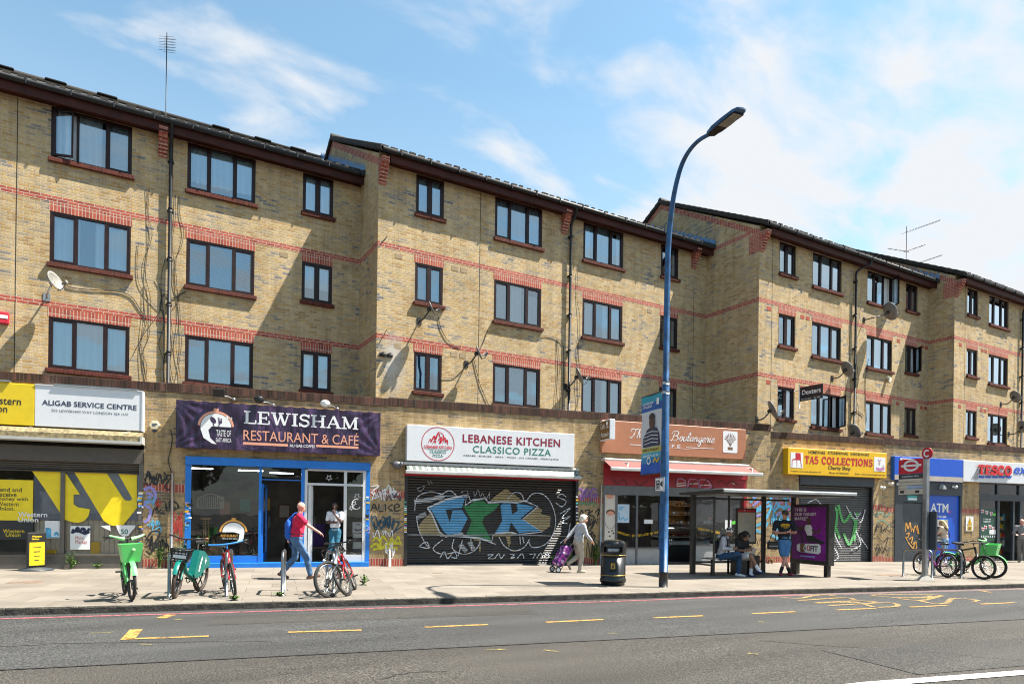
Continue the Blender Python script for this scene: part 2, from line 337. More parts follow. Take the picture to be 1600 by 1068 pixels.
def arc(cx, cy, rx, ry, a0, a1, n=24): return [(cx + rx * math.cos(rad(a0 + (a1 - a0) * i / n)), cy + ry * math.sin(rad(a0 + (a1 - a0) * i / n))) for i in range(n + 1)]
# ------------------------------------------------------------------ lettering
_TC = {}
def text_tris(s, bold=0, shear=0, space=1.0):
    k = (s, bold, shear, space)
    if k in _TC: return _TC[k]
    cu = bpy.data.curves.new('lettering', 'FONT'); cu.body = s; cu.offset = bold; cu.shear = shear; cu.space_character = space; cu.resolution_u = 3
    ob = bpy.data.objects.new('lettering', cu); COL.objects.link(ob)
    me = bpy.data.meshes.new_from_object(ob.evaluated_get(bpy.context.evaluated_depsgraph_get()))
    V = [(v.co.x, v.co.y) for v in me.vertices]; F = [list(p.vertices) for p in me.polygons]
    bpy.data.objects.remove(ob); bpy.data.curves.remove(cu); bpy.data.meshes.remove(me)
    xs = [v[0] for v in V]; ys = [v[1] for v in V]; _TC[k] = (V, F, min(xs), max(xs), min(ys), max(ys)); return _TC[k]
def put_text(mb, fr, s, s0, s1, z0, z1, d, bold=0, shear=0, space=1.0, base=False):
    """fit the ink box of s into s0..s1 x z0..z1"""
    V, F, a, b, c, e = text_tris(s, bold, shear, space); kx = (s1 - s0) / (b - a); ky = (z1 - z0) / (e - c)
    for f in F:
        P = [(s0 + (V[i][0] - a) * kx, z0 + (V[i][1] - c) * ky) for i in f]
        ar = sum(P[i][0] * P[(i + 1) % len(P)][1] - P[(i + 1) % len(P)][0] * P[i][1] for i in range(len(P)))
        if ar < 0: P = P[::-1]
        mb.face([fr.w(x, d, z) for x, z in P])
def txt(fr, s, u0, vt, vb, u1, d, mat, parent, bold=.0, shear=0, space=1.0, name='lettering'):
    """lettering whose ink box spans u0..u1 at the left-edge photo heights vt (top) and vb (bottom)"""
    s0, zt = fr.px(u0, vt, d); _, zb = fr.px(u0, vb, d); s1, _ = fr.px(u1, vt, d)
    mb = MB(); put_text(mb, fr, s, s0, s1, zb, zt, d, bold, shear, space); return mb.build(name, mat, parent)
# slab / roman capitals drawn as strokes: (x0,y0,x1,y1,weight) ; arcs: ('a',cx,cy,rx,ry,a0,a1,weight)
GL = {
 'L': (.78, [(.2, 0, .2, 1, 2), (.02, .03, .75, .03, 1), (.02, .97, .4, .97, 1), (.74, 0, .74, .3, 1)]),
 'E': (.8, [(.2, 0, .2, 1, 2), (.02, .03, .75, .03, 1), (.02, .97, .72, .97, 1), (.2, .5, .55, .5, 1), (.74, 0, .74, .3, 1), (.7, .72, .7, 1, 1), (.56, .36, .56, .64, 1)]),
 'W': (1.25, [(.16, 1, .4, 0, 2), (.4, 0, .64, 1, 1), (.56, 1, .86, 0, 2), (.86, 0, 1.1, 1, 1), (0, .97, .32, .97, 1), (.48, .97, .8, .97, 1), (.95, .97, 1.25, .97, 1)]),
 'I': (.42, [(.21, 0, .21, 1, 2), (.02, .03, .4, .03, 1), (.02, .97, .4, .97, 1)]),
 'S': (.72, [('a', .36, .74, .25, .22, 20, 270, 1.5), ('a', .36, .27, .27, .24, 90, -160, 1.6), (.64, .72, .64, 1, 1), (.06, 0, .06, .3, 1)]),
 'H': (.98, [(.2, 0, .2, 1, 2), (.78, 0, .78, 1, 2), (.2, .5, .78, .5, 1), (.02, .03, .38, .03, 1), (.02, .97, .38, .97, 1), (.6, .03, .96, .03, 1), (.6, .97, .96, .97, 1)]),
 'A': (.95, [(.1, 0, .46, 1, 1), (.46, 1, .82, 0, 2), (.24, .34, .66, .34, 1), (0, .03, .26, .03, 1), (.62, .03, .98, .03, 1)]),
 'M': (1.15, [(.18, 0, .18, 1, 1), (.18, 1, .55, .05, 2), (.55, .05, .92, 1, 1), (.94, 0, .94, 1, 2), (0, .03, .34, .03, 1), (.76, .03, 1.13, .03, 1), (.02, .97, .22, .97, 1), (.9, .97, 1.12, .97, 1)]),
 'T': (.82, [(.41, 0, .41, 1, 2), (.22, .03, .6, .03, 1), (.04, .97, .78, .97, 1), (.06, .72, .06, 1, 1), (.76, .72, .76, 1, 1)]),
 'C': (.85, [('a', .44, .5, .34, .46, 45, 315, 1.8), (.72, .68, .72, 1, 1)]),
 'O': (.95, [('a', .47, .5, .36, .45, 0, 360, 1.8)]),
 'N': (1.0, [(.2, 0, .2, 1, 1.2), (.2, 1, .78, 0, 2), (.78, 0, .78, 1, 1.2), (.02, .03, .38, .03, 1), (.02, .97, .24, .97, 1), (.62, .97, .98, .97, 1)]),
 '5': (.72, [('a', .33, .32, .28, .29, 130, -150, 1.7), (.12, .97, .62, .97, 1.4), (.14, .5, .14, 1, 1.4)]),
 ' ': (.4, [])}
def roman(mb, fr, s, s0, s1, z0, z1, d, thin=.07, gap=.1):
    tot = sum(GL[c][0] + gap for c in s) - gap; H = z1 - z0; k = (s1 - s0) / tot; x = 0
    for c in s:
        w, st = GL[c]
        for j, q in enumerate(st):
            if q[0] == 'a': P = arc(q[1], q[2], q[3], q[4], q[5], q[6], 22); wt = q[7]
            else: P = [(q[0], q[1]), (q[2], q[3])]; wt = q[4]
            ribbon(mb, fr, [(s0 + (x + a) * k, z0 + b * H) for a, b in P], d + .0006 * j, thin * wt * (H * .55 + k * .45))
        x += w + gap
# ================================================================== ground, road, kerb
M('frame_brown', (.018, .007, .007), .4, var=.25, vs=4, spec=.25); M('fascia_brown', (.048, .014, .010), .6, var=.35, vs=3, spec=.2); M('gutter_black', (.010, .011, .013), .5, spec=.35)
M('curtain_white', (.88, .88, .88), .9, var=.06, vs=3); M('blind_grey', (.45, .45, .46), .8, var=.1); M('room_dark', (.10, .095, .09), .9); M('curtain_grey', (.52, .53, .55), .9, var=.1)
M('lead_sky_tint', (.10, .20, .34), .4, metal=.3, var=.3, vs=8); M('metal_grey', (.35, .36, .37), .35, metal=.8, var=.15); M('steel', (.26, .26, .255), .32, metal=1, var=.12); M('black', (.012, .012, .013), .45); M('white', (.78, .78, .77), .45, var=.05); M('dish_grey', (.16, .155, .15), .5, var=.2); M('dish_pale', (.19, .18, .16), .5, var=.15)
M('concrete', (.30, .28, .25), .9, var=.2, bump=.3)
def asphalt(name, col, seed):
    m, n, l, b = nodes(name); tc = n.new('ShaderNodeTexCoord')
    a = n.new('ShaderNodeTexNoise'); a.inputs['Scale'].default_value = 62; a.inputs['Detail'].default_value = 3; l.new(tc.outputs['Object'], a.inputs['Vector'])
    v = n.new('ShaderNodeTexVoronoi'); v.inputs['Scale'].default_value = 52; l.new(tc.outputs['Object'], v.inputs['Vector'])
    mp = n.new('ShaderNodeMapping'); mp.inputs['Rotation'].default_value = (0, 0, rad(10.7)); mp.inputs['Scale'].default_value = (.22, 1.5, 1); mp.inputs['Location'].default_value = (seed, seed, 0); l.new(tc.outputs['Object'], mp.inputs[0])
    w = n.new('ShaderNodeTexNoise'); w.inputs['Scale'].default_value = .9; w.inputs['Detail'].default_value = 6; w.inputs['Roughness'].default_value = .6; l.new(mp.outputs[0], w.inputs['Vector'])
    cr = n.new('ShaderNodeValToRGB'); ramp(cr, [(.36, [c * .4 for c in col]), (.5, col), (.64, [c * 2.2 for c in col])]); l.new(a.outputs['Fac'], cr.inputs[0])
    c2 = n.new('ShaderNodeValToRGB'); ramp(c2, [(0, (2.6, 2.5, 2.4)), (.16, (1, 1, 1)), (1, (.85, .85, .85))]); l.new(v.outputs['Distance'], c2.inputs[0])
    mu = n.new('ShaderNodeMixRGB'); mu.blend_type = 'MULTIPLY'; mu.inputs[0].default_value = .55; l.new(cr.outputs[0], mu.inputs[1]); l.new(c2.outputs[0], mu.inputs[2])
    c3 = n.new('ShaderNodeMapRange'); c3.inputs['From Min'].default_value = .3; c3.inputs['From Max'].default_value = .7; c3.inputs['To Min'].default_value = .72; c3.inputs['To Max'].default_value = 1.25; l.new(w.outputs['Fac'], c3.inputs['Value'])
    vm = n.new('ShaderNodeVectorMath'); vm.operation = 'SCALE'; l.new(mu.outputs[0], vm.inputs[0]); l.new(c3.outputs[0], vm.inputs['Scale']); l.new(vm.outputs[0], b.inputs['Base Color'])
    b.inputs['Roughness'].default_value = .85; b.inputs['Specular IOR Level'].default_value = .3
    bp = n.new('ShaderNodeBump'); bp.inputs['Strength'].default_value = .7; bp.inputs['Distance'].default_value = .012; l.new(a.outputs['Fac'], bp.inputs['Height']); l.new(bp.outputs[0], b.inputs['Normal']); MATS[name] = m
asphalt('asphalt_patch', (.039, .0365, .033), 9); asphalt('asphalt_grey', (.0405, .040, .0385), 1); asphalt('asphalt_brown', (.043, .0385, .033), 5)
def paving():
    m, n, l, b = nodes('paving'); uv = n.new('ShaderNodeUVMap'); uv.uv_map = 'UVMap'
    bt = n.new('ShaderNodeTexBrick'); l.new(uv.outputs[0], bt.inputs['Vector']); bt.inputs['Color1'].default_value = (0, 0, 0, 1); bt.inputs['Color2'].default_value = (1, 1, 1, 1); bt.inputs['Mortar'].default_value = (.5, .5, .5, 1)
    for k, v in (('Scale', 1), ('Mortar Size', .006), ('Mortar Smooth', .3), ('Brick Width', .9), ('Row Height', .75)): bt.inputs[k].default_value = v
    cr = n.new('ShaderNodeValToRGB'); ramp(cr, [(0, (.168, .144, .118)), (.5, (.193, .166, .136)), (1, (.214, .187, .156))]); l.new(bt.outputs['Color'], cr.inputs[0])
    mx = n.new('ShaderNodeMixRGB'); mx.inputs[2].default_value = (.10, .085, .065, 1); l.new(bt.outputs['Fac'], mx.inputs[0]); l.new(cr.outputs[0], mx.inputs[1])
    a = n.new('ShaderNodeTexNoise'); a.inputs['Scale'].default_value = .8; a.inputs['Detail'].default_value = 9; a.inputs['Roughness'].default_value = .68; l.new(uv.outputs[0], a.inputs['Vector'])
    f = n.new('ShaderNodeTexNoise'); f.inputs['Scale'].default_value = 70; f.inputs['Detail'].default_value = 3; l.new(uv.outputs[0], f.inputs['Vector'])
    v = n.new('ShaderNodeTexVoronoi'); v.inputs['Scale'].default_value = 5.5; l.new(uv.outputs[0], v.inputs['Vector'])
    c4 = n.new('ShaderNodeValToRGB'); ramp(c4, [(.0, (.5, .5, .5)), (.035, (.62, .62, .62)), (.06, (1, 1, 1))]); l.new(v.outputs['Distance'], c4.inputs[0])   # chewing-gum spots
    c3 = n.new('ShaderNodeMapRange'); c3.inputs['From Min'].default_value = .28; c3.inputs['From Max'].default_value = .7; c3.inputs['To Min'].default_value = .70; c3.inputs['To Max'].default_value = 1.15; l.new(a.outputs['Fac'], c3.inputs['Value'])
    c5 = n.new('ShaderNodeMapRange'); c5.inputs['From Min'].default_value = .3; c5.inputs['From Max'].default_value = .7; c5.inputs['To Min'].default_value = .9; c5.inputs['To Max'].default_value = 1.1; l.new(f.outputs['Fac'], c5.inputs['Value'])
    q = n.new('ShaderNodeMath'); q.operation = 'MULTIPLY'; l.new(c3.outputs[0], q.inputs[0]); l.new(c5.outputs[0], q.inputs[1])
    vm = n.new('ShaderNodeVectorMath'); vm.operation = 'SCALE'; l.new(mx.outputs[0], vm.inputs[0]); l.new(q.outputs[0], vm.inputs['Scale'])
    m2 = n.new('ShaderNodeMixRGB'); m2.blend_type = 'MULTIPLY'; m2.inputs[0].default_value = .8; l.new(vm.outputs[0], m2.inputs[1]); l.new(c4.outputs[0], m2.inputs[2]); l.new(m2.outputs[0], b.inputs['Base Color'])
    b.inputs['Roughness'].default_value = .85; b.inputs['Specular IOR Level'].default_value = .3
    bp = n.new('ShaderNodeBump'); bp.invert = True; bp.inputs['Strength'].default_value = .5; bp.inputs['Distance'].default_value = .006; l.new(bt.outputs['Fac'], bp.inputs['Height']); l.new(bp.outputs[0], b.inputs['Normal']); MATS['paving'] = m
paving()
M('kerb_stone', (.17, .148, .118), .85, var=.35, vs=5, bump=.5, bs=40)
def worn(name, col, lo=.40, hi=.50):
    """road paint with worn-through patches"""
    m, n, l, b = nodes(name); b.inputs['Base Color'].default_value = (*col, 1); b.inputs['Roughness'].default_value = .75
    tc = n.new('ShaderNodeTexCoord'); a = n.new('ShaderNodeTexNoise'); a.inputs['Scale'].default_value = 14; a.inputs['Detail'].default_value = 8; a.inputs['Roughness'].default_value = .7; l.new(tc.outputs['Object'], a.inputs['Vector'])
    mr = n.new('ShaderNodeMapRange'); mr.inputs['From Min'].default_value = lo; mr.inputs['From Max'].default_value = hi; mr.inputs['To Min'].default_value = .25; l.new(a.outputs['Fac'], mr.inputs['Value']); l.new(mr.outputs[0], b.inputs['Alpha']); MATS[name] = m
worn('paint_yellow', (.36, .21, .05), .38, .50); worn('paint_old', (.33, .21, .07), .42, .58); worn('paint_red', (.30, .085, .095), .40, .52); worn('paint_white', (.5, .49, .46), .36, .46); worn('paint_faint', (.30, .24, .07), .5, .62)
RD = -.11                                                        # road is a kerb's height below the pavement
def SP(s, d, h=0):                                               # point on the sloping street: s along the shops, d out from them
    p = ST.w(s, d, 0); p.z = gz(p.x) + h; return p
KD = 7.45
def kd(s): return KD
mb = MB(); mb.face([(-400, -400, 1.6 - .4), (400, -400, -1.6 - .4), (400, 400, -1.6 - .4), (-400, 400, 1.6 - .4)]); tag(mb.build('ground', M('earth', (.06, .058, .052), .95, var=.2, vs=.5), org=(0, 0, 0)), kind='structure')
mb = MB()
def strip(mb, d0, d1, h0, h1, s0=-60, s1=110, n=34):
    for i in range(n):
        a = s0 + (s1 - s0) * i / n; b = s0 + (s1 - s0) * (i + 1) / n
        mb.face([SP(a, d1, h1), SP(b, d1, h1), SP(b, d0, h0), SP(a, d0, h0)], [(a, -d1), (b, -d1), (b, -d0), (a, -d0)])
strip(mb, KD, 11.35, RD, RD); mb.cur = 1; strip(mb, 11.35, 26, RD - .003, RD - .003)
road = tag(mb.build('road', ['asphalt_grey', 'asphalt_brown'], org=(0, 0, 0)), kind='structure')
mb = MB(); strip(mb, -6, KD - .14, 0, 0); strip(mb, 28, 40, 0, 0); tag(mb.build('pavement', 'paving', org=(0, 0, 0)), kind='structure')
mb = MB(); s = -60
while s < 110:                                                   # kerb stones, each a few mm out of line with its neighbours
    j = random.uniform(-.004, .004); e = random.uniform(-.002, .002); g_ = .003
    mb.box(s + g_, s + .91 - g_, KD - .14, KD, RD - .1, .004 + e, X=lambda a, b, c: SP(a, b + j, c), bev=.006); s += .91
tag(mb.build('kerb', 'kerb_stone', org=(0, 0, 0)), kind='structure')
lid = M('rust_lid', (.16, .10, .065), .8, var=.3, vs=12)
for s, d, w, h, lb in ((-7.55, 3.25, .55, .35, 'rusty iron cover in the pavement before the yellow letter window'), (10.6, 2.2, .5, .3, 'small iron cover in the pavement behind the shelter advert panel'), (13.2, 4.6, .9, .35, 'wide rusty cover in the pavement between shelter and bus stop pole'), (1.1, 2.35, .22, .16, 'little iron cover in the pavement before the painted shutter'), (5.0, 1.6, .2, .15, 'little iron cover in the pavement near the bakery window')):
    mb = MB(); mb.box(s, s + w, d, d + h, -.01, .004, X=SP); tag(mb.build('pavement_cover', lid), lb, 'pavement cover')
kb = bpy.data.objects['kerb']; mb = MB(); M('kerb_dirt', (.042, .037, .031), .9, var=.7, vs=7, bump=.6, bs=30)
for i in range(120):
    a = -40 + i; mb.face([SP(a, KD + .006, RD - .02), SP(a + 1, KD + .006, RD - .02), SP(a + 1, KD + .003, -.022 + random.uniform(-.008, .006)), SP(a, KD + .003, -.022 + random.uniform(-.008, .006))])
mb.build('kerb_face', 'kerb_dirt', kb)
def gq(mb, q, h): mb.face([Vector((p.x, p.y, gz(p.x) + h)) for p in q])
def gline(mb, pts, w, h=RD + .006, px=True):
    P = [G(u, v, RD) for u, v in pts] if px else [SP(a, b) for a, b in pts]
    for a, b in zip(P, P[1:]):
        t = (b - a); t.z = 0; t.normalize(); n_ = Vector((-t.y, t.x, 0)) * w / 2; gq(mb, [a - n_, b - n_, b + n_, a + n_], h)
mb = MB(); gline(mb, [(-60, KD + .34), (3.2, KD + .34), (4.2, KD + .30), (5.6, KD + .16), (8, KD + .15)], .10, RD + .005, False)
mb.cur = 0; mb.build('red_line', 'paint_red', road)
mb = MB(); strip(mb, KD + .012, KD + .30, RD + .003, RD + .003, 5.4, 40, 8); mb.build('red_strip', M('road_pinkish', (.115, .075, .072), .9, var=.35, vs=5), road)
mb = MB()                                                        # bus-bay box: bar, corner and dashes
for a, b in (((213, 983), (199, 999)), ((251, 965.5), (268, 960))): gline(mb, [a, b], .15)
for a, b in (((197, 998), (326, 993.5)), ((450, 987.3), (565, 984)), ((664, 979.5), (763, 975.3)), ((853, 971.8), (943, 967.5)), ((1022, 964.8), (1099, 961.6)), ((1176, 958.2), (1243, 955.2)), ((1308, 952.5), (1367, 950)), ((1422, 948), (1479, 945.3)), ((1532, 943.3), (1585, 941))): gline(mb, [a, b], .09)
gline(mb, [(1530, 922), (1548, 925)], .08)
mb.build('yellow_line', 'paint_yellow', road)
mb = MB(); strip(mb, 11.34, 11.365, RD + .004, RD + .004); mb.build('asphalt_seam', M('seam_dark', (.015, .014, .013), .9), road)
# BUS STOP painted to be read by drivers coming along the kerb
mb = MB()
for k_, pts in enumerate([[(1450, 928.5), (1363, 929), (1400, 933), (1450, 933.5), (1452, 930)], [(1400, 934), (1470, 931), (1450, 927.5)], [(1405, 935), (1440, 937.5), (1470, 930.5)], [(1432, 937), (1455, 942), (1478, 942), (1490, 934.5), (1526, 937), (1520, 939.5)],
            [(1220, 933), (1250, 934.5), (1268, 930.5), (1290, 929), (1306, 931)], [(1248, 938), (1318, 933.5), (1335, 936.5)], [(1275, 941.5), (1338, 938.5), (1368, 940), (1362, 941)], [(1273, 942), (1345, 941)], [(1296, 946), (1386, 941.5), (1402, 946.5), (1370, 948.5), (1350, 943.5)]]):
    gline(mb, [(p.x, p.y) for p in spline([(a, b, 0) for a, b in pts], 5)], .10, RD + .006 + k_ * .0005)
mb.build('bus_stop_lettering', 'paint_old', road)
mb = MB(); gline(mb, [(1330, 1072), (1360, 1068.5), (1610, 1049.5), (1700, 1043)], .16); mb.build('white_line', 'paint_white', road)
mb = MB()
for P in ([(1355, 1012), (1420, 1016), (1480, 1020), (1540, 1027), (1610, 1032)], [(1190, 1000), (1240, 1004), (1290, 1008), (1355, 1012)], [(-5, 1010), (120, 1004), (260, 1003), (420, 1001)], [(600, 1060), (640, 1050), (700, 1048)]):
    Q = [(p.x + random.uniform(-4, 4), p.y + random.uniform(-.8, .8)) for p in spline([(a, b, 0) for a, b in P], 7)]; gline(mb, Q, .016, RD + .003)
mb.build('road_crack', 'seam_dark', road)
mb = MB(); strip(mb, 8.15, 9.0, RD + .0025, RD + .0025, -3.5, 1.4, 4); strip(mb, 12.6, 13.9, RD + .002, RD + .002, 3.6, 9.5, 4); mb.build('asphalt_patch', 'asphalt_patch', road)
mb = MB()
for a, b in (((850, 1015), (872, 1018)), ((950, 989), (966, 990)), ((1168, 1020), (1185, 1022)), ((1184, 970), (1196, 972)), ((218, 1006), (238, 1007)), ((270, 968), (286, 967)), ((760, 1015), (790, 1014)), ((140, 989), (178, 987))): gline(mb, [a, b], .05)
mb.build('survey_mark', 'paint_faint', road)

M('seam_dark', (.03, .027, .022), .9)
# ================================================================== flats above the shops
ROWT = {'t': 11.42, 'm': 8.83, 'f': 6.22}
CURT = {  # curtain sheets: (x0,x1,z0,z1,material) as fractions of the opening
 'net': [(0, 1, 0, 1, 'curtain_white')], 'split': [(0, .36, 0, 1, 'curtain_white'), (.55, 1, 0, 1, 'curtain_white')], 'grey': [(0, 1, 0, 1, 'curtain_grey')],
 'blind': [(0, 1, .02, 1, 'blind_grey')], 'half': [(0, 1, .36, 1, 'curtain_white')], 'dark': [(.8, 1, 0, 1, 'curtain_grey')], 'gap': [(0, .62, 0, 1, 'curtain_white'), (.70, 1, 0, 1, 'curtain_grey')], 'tied': [(0, .22, 0, 1, 'curtain_white'), (.22, .8, .1, 1, 'curtain_grey'), (.86, 1, 0, 1, 'curtain_white')], 'high': [(0, 1, .22, 1, 'curtain_white')], 'one': [(0, .34, 0, 1, 'curtain_white'), (.34, .66, .3, 1, 'blind_grey'), (.66, 1, 0, 1, 'curtain_grey')], 'mid': [(0, .3, 0, 1, 'curtain_grey'), (.3, .62, 0, 1, 'curtain_white'), (.62, 1, 0, .8, 'curtain_grey')]}
def casement(mb, fr, a, b, z0, z1, d, w=.05, dep=.05, X=None):
    for q in ((a, a + w, z0, z1), (b - w, b, z0, z1), (a + w, b - w, z0, z0 + w), (a + w, b - w, z1 - w, z1)):
        mb.box(q[0], q[1], -d - dep, -d, q[2], q[3], X=X or (lambda s, y, z: fr.w(s, -y, z)))
def make_window(par, fr, x0, x1, z0, z1, n, curt, opening=(), rec=.10, lintel=True, dark_sill=True):
    mb = MB(); d1 = -rec + .065; d0 = -rec
    F = .05
    for q in ((x0, x0 + F, z0, z1), (x1 - F, x1, z0, z1), (x0 + F, x1 - F, z0, z0 + F), (x0 + F, x1 - F, z1 - F, z1)): fbox(mb, fr, q[0], q[1], d0 - .02, d1, q[2], q[3])
    iw = (x1 - x0 - 2 * F); st = [x0 + F + iw * i / n for i in range(n + 1)] if n == 2 else [x0 + F, x0 + F + iw * .31, x0 + F + iw * .69, x1 - F]
    for s in st[1:-1]: fbox(mb, fr, s - .03, s + .03, d0 - .015, d1 - .005, z0 + F, z1 - F)
    panes = []
    for i in range(n):
        a, b = st[i] + (.03 if i else 0), st[i + 1] - (.03 if i < n - 1 else 0)
        if i in opening: continue
        if n == 3 and i == 1: panes.append((a, b, z0 + F, z1 - F)); continue
        w = .042; casement(mb, fr, a, b, z0 + F, z1 - F, d0 + .005, w, .052); panes.append((a + w, b - w, z0 + F + w, z1 - F - w))
    win = mb.build('window', 'frame_brown', par)
    mb = MB()
    for a, b, c, e in panes:
        k = random.uniform(-.006, .006); j = random.uniform(-.004, .004)
        mb.face([fr.w(a, d0 + .02 + k, c), fr.w(b, d0 + .02 - k, c), fr.w(b, d0 + .02 - k + j, e), fr.w(a, d0 + .02 + k + j, e)])
    mb.build('pane', 'window_glass', win)
    for i in opening:                                            # open sash swung out on its side hinge
        a, b = st[i] + (.03 if i else 0), st[i + 1] - (.03 if i < n - 1 else 0); left = i == 0 and n == 3
        ang = rad(28 if left else 62); mb = MB(); w_ = b - a
        X = (lambda s, y, z: fr.w(b - (b - s) * math.cos(ang) - y * math.sin(ang) * 0, d1 + (b - s) * math.sin(ang) - y, z)) if not left else (lambda s, y, z: fr.w(a + (s - a) * math.cos(ang), d1 + (s - a) * math.sin(ang) * .6 - y, z))
        casement(mb, fr, a, b, z0 + F, z1 - F, 0, .05, .045, X=lambda s, y, z: X(s, y, z)); cs = mb.build('open_sash', 'frame_brown', win)
        mb = MB(); mb.face([X(a + .05, -.02, z0 + .1), X(b - .05, -.02, z0 + .1), X(b - .05, -.02, z1 - .1), X(a + .05, -.02, z1 - .1)]); mb.build('sash_pane', 'window_glass', win)
    for a, b, c, e, mt in CURT[curt]:
        mb = MB(); A = x0 + (x1 - x0) * a; B = x0 + (x1 - x0) * b; z_0 = z0 + (z1 - z0) * c; z_1 = z0 + (z1 - z0) * e; ph = random.uniform(0, 6)
        if curt == 'blind':
            k = int((z_1 - z_0) / .05)
            for i in range(k): zz = z_0 + i * .05; mb.face([fr.w(A, d0 - .07, zz), fr.w(B, d0 - .07, zz), fr.w(B, d0 - .105, zz + .04), fr.w(A, d0 - .105, zz + .04)])
        else:
            N = max(8, int((B - A) * 34)); rows = []
            for zz, am in ((z_0, 1.25), ((z_0 + z_1) / 2, 1), (z_1, .6)):
                rows.append([fr.w(A + (B - A) * i / N, d0 - .055 + am * (.034 * math.sin(i * 1.25 + ph + .5 * math.sin(i * .31 + ph)) + .01 * math.sin(i * .53 + ph * 2)), zz) for i in range(N + 1)])
            mb.grid(rows)
        mb.build('curtain', mt, win)
    mb = MB(); fbox(mb, fr, x0 - .05, x1 + .06, 0, .095, z0 - .115, z0 - .012, bev=.008); fbox(mb, fr, x0, x1, -rec, .0, z0 - .06, z0 - .001); mb.build('sill', 'sill_brick', win)
    if lintel:
        mb = MB(); fbox(mb, fr, x0 - .02, x1 + .02, -.02, .004, z1 + .003, z1 + .237); mb.build('lintel', 'red_soldier', win)
    return win
WX = {1: [('A', 3, -1.72, .02), ('B', 3, 1.32, 3.06), ('C', 2, 4.37, 5.26), ('Z', 3, -6.2, -4.45)],
      2: [('A', 2, 7.24, 8.13), ('B', 3, 9.87, 11.62), ('C', 3, 13.27, 15.0), ('D', 2, 16.75, 17.6)],
      3: [('A', 2, 20.12, 21.04), ('B', 3, 21.98, 23.73), ('C', 3, 25.37, 27.12), ('D', 2, 28.06, 28.93)],
      4: [('A', 2, 30.78, 31.67), ('B', 3, 32.61, 34.33), ('C', 3, 36.4, 38.1)]}
WC = {'3At': 'gap', '3Am': 'one', '3Bt': 'high', '3Bm': 'net', '3Bf': 'tied', '3Cm': 'gap', '3Cf': 'one', '4At': 'tied', '4Am': 'split', '4Bt': 'net', '4Bm': 'gap', '1At': 'gap', '1Am': 'split', '1Af': 'net', '1Bt': 'high', '1Bm': 'blind', '1Bf': 'grey', '1Ct': 'net', '1Cm': 'half', '1Cf': 'one', '2At': 'grey', '2Am': 'grey', '2Af': 'dark', '2Bt': 'grey', '2Bm': 'mid', '2Bf': 'grey', '2Ct': 'tied', '2Cm': 'split', '2Cf': 'split', '2Dt': 'dark', '2Dm': 'dark', '2Df': 'dark', '3Af': 'dark', '3Ct': 'split', '3Dm': 'dark', '3Df': 'grey', '4Bf': 'split', '3Dt': 'dark'}
OP = {'1At': (0,), '3Bf': (2,), '3Ct': (2,), '3Dm': (1,)}
BLK = ['', 'yellow brick block with the tall comb aerial, over the money transfer shop and restaurant', 'yellow brick block behind the lamp post, over the shuttered kitchen and the brown bakery sign', 'yellow brick block above the yellow charity shop sign, bearing the black agent board', 'yellow brick block above the blue and white supermarket sign boards']
SMALLTOP = .02
